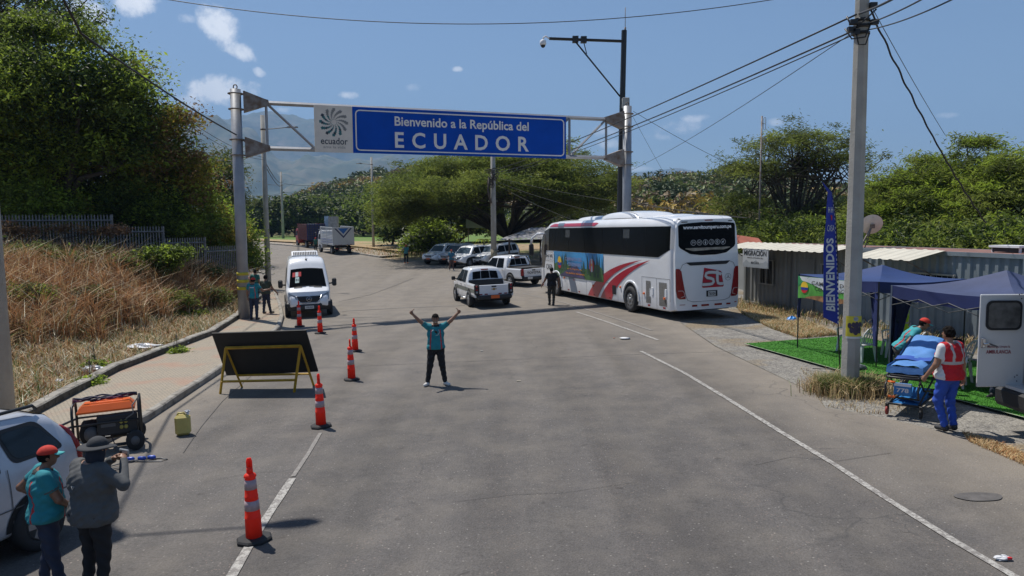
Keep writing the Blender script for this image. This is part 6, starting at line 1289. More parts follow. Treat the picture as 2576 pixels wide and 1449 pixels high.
    if rack:
        b = B()
        for s_ in (1, -1): b.tube([(.7, s_*(W-.28), H+.03), (.8, s_*(W-.28), H+.1), (2.9, s_*(W-.28), H+.1), (3.0, s_*(W-.28), H+.03)], .025, 0, 6)
        b.obj("roof_rail", mBlkPl, root)
    for x in (1.15*k, 4.3*k):
        for s_ in (1, -1): arch(c, x, .40, .47, s_, root) if not (kind == "pickup" and x < 2) else None; wheel(.38, .25, root, (x, s_*(W-.065), .38))
    if kind == "pickup":
        for s_ in (1, -1):
            b = B(); n = 18; P = [(1.15*k+.47*cos(a), s_*(W-.002), max(.52, .40+.47*sin(a))) for a in np.linspace(0, pi, n)]; b.add([(1.15*k, s_*(W-.002), .52)]+P, [(0, i+1, i+2) for i in range(n-1)]); b.obj("wheel_arch", mUnder, root)
    b = B(); b.box((2.6*k, 0, .42), (4.6*k, 1.5, .2), 0); b.obj("underbody", mUnder, root)
    return root
ch = pickup("pickup_truck", "white double cab pickup with grey side stripe driving away in mid road", "pickup truck", (-.80, 33.2), (-.27, .963), mWhite, stripe=M("olive_stripe", (.16, .17, .14), .5, var=.05), plate=mPlO, L=5.3, W=.93, H=1.8)
b = B()
for y in (.63, .38, -.28, -.55): b.box((-.012, y, .66), (.012, .15, .05), 0)
objs(b, "reflector", mRed, ch)
b = B(); b.add([(-.012, y, z) for y, z in ((.13, .9), (.04, .9), (.04, .93), (-.04, .93), (-.04, .9), (-.13, .9), (-.12, .86), (-.04, .86), (-.04, .83), (.04, .83), (.04, .86), (.12, .86))], [tuple(range(12))]); b.obj("bow_tie_emblem", M("gold_emblem", (.35, .22, .05), .4, .5, var=0), ch)
b = B()
for s_ in (1, -1): b.tube([(1.9, s_*.95, .36), (3.6, s_*.95, .36)], .035, 0, 8); b.tube([(2.1, s_*.7, .5), (2.1, s_*.95, .36)], .025, 0, 6); b.tube([(3.4, s_*.7, .5), (3.4, s_*.95, .36)], .025, 0, 6)
b.obj("side_step", mChrome, ch)
ty = pickup("pickup_truck", "white pickup with red tail light and chrome roll bar parked before the coach", "pickup truck", (1.35, 44.0), (-.55, .835), mWhite, bar=True, plate=None, L=5.4, W=.95, H=1.83, lights="red")
text("TOYOTA", lambda u, v: Vector((-.012, -.0+.5-1.0*u, .77+.15*v)), M("tailgate_letters", (.04, .035, .035), .5, var=0), ty, bold=.04)
b = B(); b.box((-.215, .42, .55), (.01, .35, .14), 0); b.obj("number_plate", M("worn_plate", (.5, .5, .5), .5, var=.3, scale=20), ty)
gp = "vehicles parked side by side under the acacia"
hvp = Vector((-.57, -.82)).normalized()
def parked(u, v, lab, paint, kind, name, cat, **k):
    p = G(u, v); q = Vector((p.x, p.y))-hvp*5.0; return pickup(name, lab, cat, (q.x, q.y), hvp, paint, kind=kind, group=gp, **k)
parked(1080, 667, "white pickup parked farthest from the coach, next to the shrub", mWhite, "pickup", "pickup_truck", "pickup truck", stripe=mInk, plate=mPlO, L=5.1)
parked(1120, 668, "silver pickup half hidden behind its white neighbour", mSilver, "pickup", "pickup_truck", "pickup truck", stripe=mInk, plate=mPlO, L=5.1)
parked(1146, 675, "white pickup directly behind the walking person", mWhite, "pickup", "pickup_truck", "pickup truck", stripe=mInk, plate=mPlO, L=5.1, fascia=1)
parked(1202, 672, "white roofed estate car parked nearest the utility pole", mWhite, "suv", "suv", "suv", stripe=mInk, plate=mPlW, L=5.0, W=.93, fascia=1, rack=True)
# ============================================================ lorries
def lorry(name, label, pos, head, bodym, stripe_kind):
    root = empty(name, label, "lorry", (pos[0], pos[1], gz(*pos)), head=head)
    b = B(); b.box((3.2, 0, .82), (6.2, .9, .22), 0); b.box((.02, 0, .62), (.1, 2.2, .14), 0); b.obj("chassis", mUnder, root)
    Lb, Wb, z0, z1 = 4.9, 1.18, 1.0, (3.0 if stripe_kind else 3.1)
    if stripe_kind:
        b = B(); b.box((.03, 0, (z0+z1)/2), (.05, 2*Wb, z1-z0), 0); rp = b.obj("rear_door", bodym, root)
        E_ = lambda y, z, e=0: Vector((-.006-e, -y, z))
        b = B(); polyf(b, E_, [(-.98, 2.86), (-.80, 2.86), (0, 2.0), (.80, 2.86), (.98, 2.86), (0, 1.80)]); b.obj("chevron", M("navy_print", (.01, .012, .08), .5, var=0), rp)
        b = B(); polyf(b, E_, [(-.58, 2.86), (.58, 2.86), (0, 2.24)]); b.obj("chevron", M("bright_blue_print", (.02, .13, .42), .5, var=0), rp)
        b = B()
        for y in (-.8, -.45, .3, .55, .9): b.box((-.01, y, 1.06), (.01, .15, .05), 0)
        objs(b, "reflector", mRed, rp)
        for s_ in (1, -1):
            b = B()
            for k in range(9): b.box((Lb/2, s_*(Wb-.02), z0+.1+.17*k), (Lb, .03, .1), 0)
            for x in (.05, Lb/2, Lb-.05): b.box((x, s_*Wb, (z0+z1)/2), (.1, .06, z1-z0), 0)
            for k in range(13): b.box((.2+k*Lb/13, s_*(Wb-.02), z1-.22), (.08, .04, .36), 0)
            b.box((Lb/2, s_*Wb, z1-.04), (Lb, .06, .08), 0); b.box((Lb/2, s_*Wb, z1-.42), (Lb, .06, .06), 0); b.obj("slatted_side", bodym, root)
            b = B(); b.box((Lb/2, s_*(Wb+.012), z0+.62), (Lb*.9, .012, .035), 0); b.box((Lb/2, s_*(Wb+.012), z0+.3), (Lb*.9, .012, .035), 0); b.obj("side_stripe", mBlu, root)
        b = B(); b.box((Lb/2, 0, z0+.02), (Lb, 2*Wb-.1, .06), 0); b.obj("load_floor", mGreyTr, root)
    else:
        b = B(); b.box((Lb/2, 0, (z0+z1)/2), (Lb-.2, 2*Wb-.2, z1-z0-.2), 0); b.obj("load", mGreyTr, root)
        b = B()
        for k in range(8): b.box((-.01, -1.12+.32*k, (z0+z1)/2), (.08, .07, z1-z0), 0)
        for k in range(10): b.box((.03, 0, z0+.08+.215*k), (.05, 2*Wb, .07), 0)
        b.obj("rear_rack", bodym, root)
        for s_ in (1, -1):
            b = B()
            for k in range(12): b.box((.1+k*Lb/12, s_*Wb, (z0+z1)/2), (.06, .05, z1-z0), 0)
            for k in range(8): b.box((Lb/2, s_*(Wb-.02), z0+.1+.27*k), (Lb, .04, .08), 0)
            b.obj("side_rack", M("dark_red_rack", (.14, .02, .02), .6, var=.2), root)
        b = B()
        for y, z in ((-.6, 2.35), (-.35, 2.35), (.1, 2.0)): b.box((-.06, -y*-1, z), (.02, .2, .09), 0)
        b.obj("mark", mInkW, root)
    c = Shell([(5.0, .6, 2.3, 1.0), (5.1, .5, 2.45, 1.05), (6.2, .45, 2.45, 1.05), (6.5, .45, 2.2, 1.04), (6.75, .5, 1.5, 1.0), (6.85, .55, 1.2, .95)], 1.4, .08, .12, .05)
    c.body(14).obj("cab", bodym if stripe_kind else M("lorry_red", (.3, .02, .02), .4, var=.1), root)
    for s_ in (1, -1): b = B(); c.patch(b, [(5.5, 1.5), (6.5, 1.5), (6.3, 2.1), (5.5, 2.1)], s_, 0, .01, 3); b.obj("side_window", mGlass, root); b = B(); b.box((6.4, s_*1.25, 1.9), (.1, .18, .35), 0, bev=.03); b.obj("wing_mirror", mBlkPl, root)
    for x in (1.2, 5.8):
        for s_ in (1, -1): wheel(.46, .28, root, (x, s_*.95, .46))
    b = B(); b.box((-.04, 0, .62), (.02, .34, .14), 0); b.obj("number_plate", mPlW, root)
    for s_ in (1, -1): b = B(); b.box((-.04, s_*.8, .66), (.03, .3, .1), 0); b.obj("tail_light", mRed, root)
    return root
wt = A(866, 640, 80); 
whd = Vector((-.50, .87)).normalized()
lw = lorry("lorry", "white lorry with a blue chevron on its rear doors beyond the van", (wt.x, 80.0), whd, M("lorry_white", (.55, .56, .57), .5, var=.08, scale=1), True)
wt2 = A(797, 625, 93)
lb_ = lorry("lorry", "blue barred cattle lorry with a red cab ahead of the white lorry", (wt2.x, 93.0), Vector((-.5, .87)), M("lorry_blue", (.012, .025, .13), .5, var=.2), False)
q = A(822, 580, 94); bx_ = empty("appliance_stack", "stack of grey boards and blue boxes rising above the lorries", "boxes", (q.x, q.y, 0)); bx_.location = (q.x, q.y, q.z-1.2)
b = B(); b.box((.9, 0, 1.7), (1.2, .6, 2.6), 0); b.obj("board", M("pale_boards", (.30, .31, .31), .7, var=.3, scale=3), bx_); b = B(); b.box((.0, .2, 1.9), (.5, .6, 2.3), 0); b.box((-.9, .1, 1.2), (1.3, .8, 1.3), 0); b.obj("box", M("light_blue_boxes", (.30, .42, .55), .7, var=.25, scale=3), bx_)
# ============================================================ silver SUV at the lower left corner
# ------------------------------------------------------------ silver SUV at the lower left corner
sr = empty("suv", "silver estate car with a black roof rack cut by the frame edge", "car", (-6.45, 9.66, gz(-6.45, 9.7)), head=(-.27, -.963))
c = Shell([(0, .62, .95, .66), (.04, .5, 1.15, .76), (.14, .4, 1.35, .84), (.34, .33, 1.55, .885), (.62, .3, 1.64, .9), (1.2, .28, 1.68, .91), (2.6, .28, 1.66, .91), (3.0, .28, 1.5, .91), (3.5, .28, 1.1, .9), (4.3, .35, .9, .82), (4.4, .5, .7, .7)], belt=1.08, tumb=.42, rc=.14, rb=.08, crown=.03, bulge=.03)
c.body(90).obj("body", mSilver, sr)
for s_ in (1, -1):
    for k, (a_, b_2, c_2, d_2, z0) in enumerate(((.34, 1.02, 1.10, .60, 1.16), (1.22, 2.05, 2.05, 1.38, 1.10), (2.13, 3.0, 2.75, 2.13, 1.1))):
        def rp(g_, e_):
            Q = [Vector(q) for q in ((a_-g_, z0-g_), (b_2+g_, z0-g_), (c_2+g_, 1.51+g_), (d_2-g_, 1.51+g_))]; P_ = []
            for i_ in range(4):
                p0, p1, p2_ = Q[i_-1], Q[i_], Q[(i_+1) % 4]; u0 = p1+(p0-p1).normalized()*.1; u1 = p1+(p2_-p1).normalized()*.1; P_ += [u0*(1-t)**2+p1*2*t*(1-t)+u1*t*t for t in (0, .25, .5, .75, 1)]
            cc_ = sum(Q, Vector((0, 0)))/4; b = B(); n_ = len(P_); b.loft([[c.side(*(cc_+(p-cc_)*k), s_, e_) for p in P_] for k in (.02, .35, .7, 1)], 0, closed=True, sm=True); return b
        wr = rp(.03, .006).obj("window_seal", mBlkPl, sr); b = rp(-.012, .011); b.obj("glass", M("suv_glass", (.02, .03, .035), .05, var=.4, scale=2, spec=.4), wr)
    b = B(); c.patch(b, [(1.14-.006, .45), (1.14+.006, .45), (1.14+.006, 1.1), (1.14-.006, 1.1)], s_, 0, .008, 4); c.patch(b, [(.0+.05, .62), (3.4, .62), (3.4, .635), (.05, .635)], s_, 0, .008, 12); b.obj("door_seam", mGreyTr, sr)
    q = c.side(1.42, 1.0, s_, .0); b = B(); b.tube([q+Vector((-.11, s_*.01, 0)), q+Vector((-.09, s_*.05, 0)), q+Vector((.09, s_*.05, .0)), q+Vector((.11, s_*.01, 0))], .018, 0, 8); b.obj("door_handle", mBlack, sr)
    b = B(); b.loft([[c.side(x, z, s_, .012) for x, z in ((.012, z0_), (.05, z0_), (.13+.05*kk, z0_))] for kk, z0_ in ((0, .82), (.6, .9), (1, 1.0), (1, 1.12))], 0, closed=False, sm=True); 
    b2 = B(); b2.tube([c.side(x, z, s_, -.01) for x, z in ((.03, .80), (.05, .95), (.07, 1.1), (.15, 1.28), (.22, 1.38))], [.05, .06, .055, .045, .02], 0, 8); b2.obj("tail_light", mRed, sr)
    for x in (.82, 3.5): arch(c, x, .34, .42, s_, sr); wheel(.34, .22, sr, (x, s_*.865, .34))
    b = B(); y = s_*.58; b.tube([(.45, y, 1.64), (.5, y, 1.70), (2.6, y, 1.72), (2.7, y, 1.66)], .022, 0, 8); b.obj("roof_rail", mBlack, sr)
b = B(); b.tube([(1.2, .55, 1.70), (1.2, .55, 1.80), (1.2, -.55, 1.80), (1.2, -.55, 1.70)], .022, 0, 8); b.tube([(1.2, .55, 1.80), (2.3, .55, 1.80), (2.3, -.55, 1.80), (1.2, -.55, 1.80)], .022, 0, 8); b.tube([(2.3, .55, 1.70), (2.3, .55, 1.80)], .022, 0, 8); b.tube([(1.8, .55, 1.80), (1.8, -.55, 1.80)], .018, 0, 8); b.obj("roof_rack", mBlack, sr)
b = B(); b.box((2.2, 0, .3), (3.9, 1.5, .2), 0); b.obj("underbody", mUnder, sr)
b = B(); b.grid(lambda u, v: c.onto(.1+.38*u, (2*v-1)*.55, .01), 5, 6, 0); b.obj("rear_window", mGlass, sr)
# ------------------------------------------------------------ people: one continuous surface grown from a distance field
def cap(P, a, b_, ra, rb):
    a = np.array(a, float); b_ = np.array(b_, float); d = b_-a; L2 = max(1e-9, d@d); t = np.clip(((P-a)@d)/L2, 0, 1)
    return np.linalg.norm(P-a-t[..., None]*d, axis=-1)-(ra+(rb-ra)*t)
def elp(P, c, r, R=None):
    q = P-np.array(c, float)
    if R is not None: q = q@np.array(R)
    r = np.array(r, float); k0 = np.linalg.norm(q/r, axis=-1); return (k0-1)*r.min()*np.where(k0 > 1, 1, 1)*1.0
def smin(a, b_, k): h = np.clip(.5+.5*(b_-a)/k, 0, 1); return b_*(1-h)+a*h-k*h*(1-h)
def nets(fn, lo, hi, res):
    lo = np.array(lo, float)-2*res; hi = np.array(hi, float)+2*res; n = np.ceil((hi-lo)/res).astype(int)+1
    ax = [lo[i]+res*np.arange(n[i]) for i in range(3)]; P = np.stack(np.meshgrid(*ax, indexing='ij'), -1); f = fn(P)
    ins = f < 0; c = np.zeros(tuple(n-1), int)
    for dx in (0, 1):
        for dy in (0, 1):
            for dz in (0, 1): c += ins[dx:n[0]-1+dx, dy:n[1]-1+dy, dz:n[2]-1+dz]
    act = (c > 0) & (c < 8); idx = -np.ones(act.shape, int); idx[act] = np.arange(act.sum()); I = np.argwhere(act)
    acc = np.zeros((len(I), 3)); cnt = np.zeros(len(I))
    cor = [(0, 0, 0), (1, 0, 0), (0, 1, 0), (1, 1, 0), (0, 0, 1), (1, 0, 1), (0, 1, 1), (1, 1, 1)]
    for a in range(8):
        for b_ in range(a+1, 8):
            ca, cb = cor[a], cor[b_]
            if sum(abs(ca[i]-cb[i]) for i in range(3)) != 1: continue
            fa = f[I[:, 0]+ca[0], I[:, 1]+ca[1], I[:, 2]+ca[2]]; fb = f[I[:, 0]+cb[0], I[:, 1]+cb[1], I[:, 2]+cb[2]]; m = (fa < 0) != (fb < 0)
            t = np.where(m, fa/(fa-fb+1e-12), 0); p = np.array(ca)+(np.array(cb)-np.array(ca))*t[:, None]; acc[m] += p[m]; cnt[m] += 1
    V = lo+(I+acc/cnt[:, None])*res; F = []
    for axis in range(3):
        o = [0, 0, 0]; o[axis] = 1; sl0 = [slice(1, n[i]-1) for i in range(3)]; sl0[axis] = slice(0, n[axis]-1)
        A0 = ins[tuple(sl0)]; sl1 = list(sl0); sl1[axis] = slice(1, n[axis]); A1 = ins[tuple(sl1)]; E = np.argwhere(A0 != A1)
        if not len(E): continue
        off = np.array([1 if i != axis else 0 for i in range(3)]); G_ = E+off; s_ = A0[tuple(E.T)]
        u, v = [i for i in range(3) if i != axis]; du = np.zeros(3, int); du[u] = 1; dv = np.zeros(3, int); dv[v] = 1
        q = np.stack([idx[tuple((G_-du-dv).T)], idx[tuple((G_-dv).T)], idx[tuple(G_.T)], idx[tuple((G_-du).T)]], 1)
        flip = s_ if axis != 1 else ~s_; q = np.where(flip[:, None], q, q[:, ::-1]); F.append(q)
    return V, np.concatenate(F)
mSkin = M("skin", (.27, .14, .085), .5, var=.1, scale=12); mSkinD = M("skin_tanned", (.2, .10, .06), .5, var=.1, scale=12); mHair = M("hair", (.010, .008, .007), .9, var=.3, scale=60, spec=.1)
def fab(n_, c_, v=.14, s=9): return M(n_, c_, .85, var=v, scale=s, bump=.35, bscale=14)
mTeal = fab("teal_shirt", (.015, .20, .235)); mTealL = fab("teal_brim", (.07, .38, .38)); mRedS = fab("red_cloth", (.45, .03, .03)); mCapR = fab("red_cap_cloth", (.52, .035, .02)); mNavy = fab("navy_denim", (.02, .028, .055)); mBlackC = fab("black_cloth", (.011, .011, .013)); mGreyC = fab("grey_jacket", (.075, .078, .08)); mOlive = fab("olive_shirt", (.055, .065, .045)); mWh = fab("white_cloth", (.62, .62, .62), .05); mBluT = fab("royal_blue_cloth", (.02, .07, .38)); mHiV = fab("hi_vis_yellow", (.5, .72, .03)); mGreyTr2 = fab("grey_trousers", (.06, .065, .07)); mShoeW = M("shoe_white", (.6, .58, .55), .6, var=.1); mShoeB = M("shoe_black", (.02, .02, .022), .6, var=.2); mRef = M("reflective_tape", (.42, .42, .42), .4, var=.05); mBrT = fab("brown_trousers", (.10, .055, .045))
def person(label, loc, yaw, H=1.7, pose={}, top=('shirt', None), legs=None, shoes=None, hat=None, hatc=None, res=.014, skin=None, hands=('relax', 'relax'), lean=None, hair=True, sleeve='short', stripes=None, girth=1., back=None, seated=False, group=None, headturn=0, vest=None, tilt_head=0, brim=None, long_coat=0, longhair=False):
    skin = skin or mSkin; S = H/1.72
    J = dict(pelvis=(0, 0, .94), chest=(0, .0, 1.22), neck=(0, -.01, 1.44), head=(0, .02, 1.60), shL=(-.19, -.01, 1.40), shR=(.19, -.01, 1.40), elL=(-.25, -.02, 1.12), elR=(.25, -.02, 1.12), wrL=(-.27, .06, .88), wrR=(.27, .06, .88), hipL=(-.09, 0, .90), hipR=(.09, 0, .90), knL=(-.11, .02, .49), knR=(.11, .02, .49), anL=(-.12, -.02, .08), anR=(.12, -.02, .08), toL=(-.14, .15, .035), toR=(.14, .15, .035))
    J.update(pose); J = {k: np.array(v, float)*S for k, v in J.items()}
    g = girth; r = lambda x: x*S
    hd = J['head']; hx = np.array([cos(headturn), sin(headturn), 0]); hy = np.array([-sin(headturn)*cos(tilt_head), cos(headturn)*cos(tilt_head), sin(tilt_head)]); hz_ = np.cross(hx, hy); HR = np.stack([hx, hy, hz_], 1)
    sw = J['shR']-J['shL']; sw /= np.linalg.norm(sw); upv = J['neck']-J['pelvis']; upv /= np.linalg.norm(upv); fw = np.cross(upv, sw); fw /= np.linalg.norm(fw)
    TB = np.stack([sw, fw, upv], 1)
    def torso(P, e=0):
        pel, ch, nk = J['pelvis'], J['chest'], J['neck']
        d = elp(P, pel+upv*r(.02), (r(.165)*g+e, r(.125)*g+e, r(.15)+e), TB)
        d = smin(d, elp(P, (pel+ch)/2+fw*r(.015)*g, (r(.155)*g+e, r(.115)*g+e, r(.19)+e), TB), r(.05))
        d = smin(d, elp(P, ch+upv*r(.03), (r(.175)*max(1, g*.97)+e, r(.12)*g+e, r(.2)+e), TB), r(.05))
        d = smin(d, cap(P, J['shL']*.92+J['shR']*.08, J['shR']*.92+J['shL']*.08, r(.062)+e, r(.062)+e), r(.05)); return d
    def arm(P, s_, e=0, upto=1.):
        sh_, el_, wr_ = J['sh'+s_], J['el'+s_], J['wr'+s_]; d = cap(P, sh_, el_, r(.057)+e, r(.046)+e)
        if upto >= 1: d = smin(d, cap(P, el_, wr_, r(.045)+e, r(.029)+e), r(.02))
        return d
    def leg(P, s_, e=0):
        d = cap(P, J['hip'+s_], J['kn'+s_], r(.088)*g**.5+e, r(.057)+e); return smin(d, cap(P, J['kn'+s_], J['an'+s_], r(.056)+e, r(.037)+e), r(.03))
    def headf(P, e=0):
        d = elp(P, hd+HR@np.array([0, -.005, .02])*S, (r(.074)+e, r(.092)+e, r(.098)+e), HR); d = smin(d, elp(P, hd+HR@np.array([0, .03, -.055])*S, (r(.052)+e, r(.055)+e, r(.06)+e), HR), r(.03)); return d
    def body(P):
        d = torso(P); nk0 = J['neck']-upv*r(.04)
        d = smin(d, cap(P, nk0, hd-HR[:, 2]*r(.05), r(.056), r(.05)), r(.03)); h = headf(P)
        h = smin(h, elp(P, hd+HR@np.array([0, .10, -.015])*S, (r(.013), r(.02), r(.022)), HR), r(.012))     # nose
        for q in (-1, 1): h = smin(h, elp(P, hd+HR@np.array([q*.077, -.005, -.01])*S, (r(.012), r(.022), r(.032)), HR), r(.008))   # ears
        h = np.maximum(h, -(elp(P, hd+HR@np.array([0, .098, -.062])*S, (r(.022), r(.01), r(.005)), HR)))   # mouth
        d = smin(d, h, r(.015))
        for s_ in 'LR': d = smin(d, arm(P, s_), r(.03)); d = smin(d, leg(P, s_), r(.03)); d = smin(d, cap(P, J['an'+s_]-np.array([0, r(.02), r(.03)]), J['to'+s_], r(.036), r(.028)), r(.02))
        return d
    pts = np.array(list(J.values())); lo = pts.min(0)-r(.24); hi = pts.max(0)+r(.2); lo[2] = max(lo[2], -.02)
    V, F = nets(body, lo, hi, res)
    # hands: palm, four fingers of unequal length and a thumb leaving the side of the palm
    Vs, Fs = [V], [F]; off = len(V)
    for s_, kind, sg in (('L', hands[0], -1), ('R', hands[1], 1)):
        w = J['wr'+s_]; fd = w-J['el'+s_]; fd /= np.linalg.norm(fd); 
        if isinstance(kind, tuple): kind, nrm, thd = kind
        else: nrm, thd = (-sg*sw*.9+.0*fw), fw
        nrm = np.array(nrm, float); nrm -= fd*(nrm@fd); nrm /= np.linalg.norm(nrm); sd_ = np.cross(fd, nrm); thd = np.array(thd, float)
        if sd_@thd < 0: sd_ = -sd_
        pc_ = w+fd*r(.05); caps_ = []; k = r(1.)
        roots = [(.026, .072), (.009, .078), (-.009, .075), (-.026, .066)]; lens = [(.038, .024, .018), (.042, .027, .02), (.039, .025, .019), (.030, .019, .016)]
        curl = {'relax': (.35, .5, .3), 'fist': (1.45, 1.6, 1.0), 'thumb': (1.45, 1.6, 1.0), 'grip': (1.0, 1.1, .7), 'flat': (.12, .15, .1)}[kind]
        for (sx, sl), ln in zip(roots, lens):
            p = w+fd*k*sl+sd_*k*sx; a = 0
            for j in range(3):
                a += curl[j]*(1+.08*(sx < 0)); q = p+(fd*cos(a)+nrm*sin(a))*k*ln[j]; caps_.append((p, q, k*(.0098-.0008*j), k*(.0092-.0008*j))); p = q
        tb_ = w+fd*k*.025+sd_*k*.028
        if kind == 'thumb': t1 = w+fd*k*.05+sd_*k*.048; t2 = t1+(sd_*.96+fd*.2)*k*.036; t3 = t2+(sd_*.99-fd*.1)*k*.032
        elif kind in ('grip', 'fist'): t1 = tb_+(fd*.6+sd_*.5+nrm*.6)*k*.035; t2 = t1+(fd*.5+nrm*.8-sd_*.2)*k*.03; t3 = t2+(fd*.3+nrm*.5-sd_*.6)*k*.025
        else: t1 = tb_+(fd*.7+sd_*.7+nrm*.2)*k*.035; t2 = t1+(fd*.85+sd_*.35+nrm*.35)*k*.03; t3 = t2+(fd*.9+sd_*.15+nrm*.4)*k*.025
        caps_ += [(tb_, t1, k*.014, k*.0125), (t1, t2, k*.0115, k*.0105), (t2, t3, k*.0105, k*.009)]
        PR_ = np.stack([fd, sd_, nrm], 1)
        def handf(P):
            d = elp(P, pc_-fd*k*.008, (k*.048, k*.040, k*.019), PR_); d = smin(d, cap(P, w-fd*k*.02, w+fd*k*.02, k*.026, k*.024), k*.02)
            for a_, b_2, ra, rb in caps_: d = smin(d, cap(P, a_, b_2, ra, rb), k*.005)
            return d
        ap = np.array([c_[0] for c_ in caps_]+[c_[1] for c_ in caps_]+[w]); V2, F2 = nets(handf, ap.min(0)-k*.04, ap.max(0)+k*.04, min(res, .0065)*(1 if loc[1] < 26 else 1.5)); Vs.append(V2); Fs.append(F2+off); off += len(V2)
    x, y = loc[0], loc[1]; z = loc[2] if len(loc) > 2 else gz(x, y)
    root = empty("person", label, "person", (x, y, z), group); root.rotation_euler = (0, 0, yaw)
    npobj("body", np.concatenate(Vs), np.concatenate(Fs), skin, root, sm=True)
    # face: eyes, brows, hair
    b = B()
    for q in (-1, 1): b.ell(hd+HR@np.array([q*.031, .082, .012])*S, (r(.012), r(.008), r(.007)), 0, 8, 5); b.ell(hd+HR@np.array([q*.032, .085, .034])*S, (r(.018), r(.006), r(.005)), 0, 8, 5)
    b.obj("eyes", mInk, root)
    def part(name, fn, mat, lo_, hi_, rs=None, mi=None, mats=None):
        V, F = nets(fn, lo_, hi_, rs or res)
        if mi is None: return npobj(name, V, F, mat, root, sm=True)
        cen = V[F].mean(1); return npobj(name, V, F, mats, root, mi(cen), sm=True)
    loH, hiH = hd-r(.24), hd+r(.24)
    if hair:
        def hf(P):
            d = headf(P, r(.014)); L_ = (P-hd)@HR/S; d = d+.011*np.sin(P[..., 0]*75)*np.sin(P[..., 1]*70)*np.sin(P[..., 2]*80)*(0 if hat else 1)
            line = .035-.55*(L_[..., 1]+.03) if not longhair else -.1-.5*(L_[..., 1])   # hairline falls behind
            fr_ = np.where(L_[..., 1] > .02, .045, -.055+.9*np.maximum(0, L_[..., 1]+.02)); d = np.maximum(d, (fr_-L_[..., 2])*S); return np.maximum(d, (L_[..., 2]-.035)*S) if hat else d
        part("hair", hf, mHair, loH, hiH, min(res, .010))
    if hat == 'cap':
        def cf(P):
            L_ = (P-hd)@HR/S; d = elp(P, hd+HR@np.array([0, -.003, .03])*S, (r(.092), r(.108), r(.098)), HR); return np.maximum(d, (.035-.02*(L_[..., 1] > 9)-L_[..., 2])*S)
        cp = part("cap", cf, hatc, loH, hiH, min(res, .010)); b = B(); R_ = []
        for t in np.linspace(0, 1, 6):
            row = []
            for u in np.linspace(-1, 1, 9): row.append(hd+HR@np.array([u*.072*(1-.25*t*t), .085+(.085*t)*(1-.35*u*u)-.02*(u*u), .046-.022*t-.014*u*u])*S)
            R_.append(row)
        n0 = len(R_); b.loft(R_+[[p-HR@np.array([0, 0, .005])*S for p in row] for row in R_[::-1]], 0, False, False, True); bm_ = b.obj("brim", brim or mTealL, cp)
    if hat == 'bush':
        def cf(P):
            L_ = (P-hd)@HR/S; d = elp(P, hd+HR@np.array([0, 0, .035])*S, (r(.098), r(.112), r(.10)), HR); return np.maximum(d, (.03-L_[..., 2])*S)
        cp = part("hat", cf, hatc, loH, hiH, .009); b = B(); R_ = []
        for k_, (rr, dz) in enumerate(((.09, .04), (.13, .034), (.17, .022), (.185, .01), (.183, .005), (.16, .014), (.09, .03))):
            R_.append([hd+HR@np.array([rr*1.0*cos(a), rr*1.06*sin(a), dz+.02*abs(cos(a))**3*(rr/.18)**2])*S for a in np.linspace(0, 2*pi, 29)[:-1]])
        b.loft(R_, 0, False, True, True); b.obj("brim", hatc, cp)
        def nf(P):
            L_ = (P-hd)@HR/S; d = elp(P, hd+HR@np.array([0, -.02, -.06])*S, (r(.095), r(.10), r(.15)), HR); return np.maximum(np.maximum(d, (L_[..., 2]-.04)*S), (L_[..., 1]-.045)*S)
        part("neck_flap", nf, fab("navy_cloth", (.015, .02, .035)), loH-r(.1), hiH, .011)
    # top garment
    slv = {'short': .62, 'long': 2, 'none': 0}[sleeve]; hem = upv@(J['pelvis'])-r(.06)-r(long_coat)
    def shirt(P, e=.014, sl=slv):
        d = torso(P, r(e)); 
        if long_coat or not seated:
            d = smin(d, elp(P, J['pelvis']-upv*r(.02+long_coat*.5), (r(.172)*g+r(e), r(.13)*g+r(e), r(.12+long_coat)+r(e)), TB), r(.05))
        wr_ = .006*np.sin(P[..., 2]*38+P[..., 0]*24)*np.sin(P[..., 0]*20+P[..., 1]*17)+.004*np.sin(P[..., 2]*75-P[..., 0]*50)*np.sin(P[..., 1]*40); d = d+wr_
        d = np.maximum(d, -(P@upv-hem)); ax0 = P-J['neck']; rad_ = np.linalg.norm(ax0-(ax0@upv)[..., None]*upv, axis=-1); d = np.maximum(d, ax0@upv-r(.012)-1.2*np.maximum(0, rad_-r(.075)))
        if sl > 0:
            for s_ in 'LR':
                sh_, el_, wr2 = J['sh'+s_], J['el'+s_], J['wr'+s_]
                if sl < 1.5:
                    ax_ = (el_-sh_); ln = np.linalg.norm(ax_); ax_ = ax_/ln; a_ = cap(P, sh_, sh_+ax_*ln*sl, r(.062+e*.5), r(.064)); a_ = np.maximum(a_, (P-sh_)@ax_-ln*sl)
                else: a_ = smin(cap(P, sh_, el_, r(.062+e*.6), r(.056)), cap(P, el_, wr2, r(.056), r(.042)), r(.03)); fdv = wr2-el_; fdv = fdv/np.linalg.norm(fdv); a_ = np.maximum(a_, (P-wr2)@fdv+r(.005))+.004*np.sin(P[..., 2]*60+P[..., 0]*40)
                d = smin(d, a_, r(.035))
        return d
    nm, mt = top
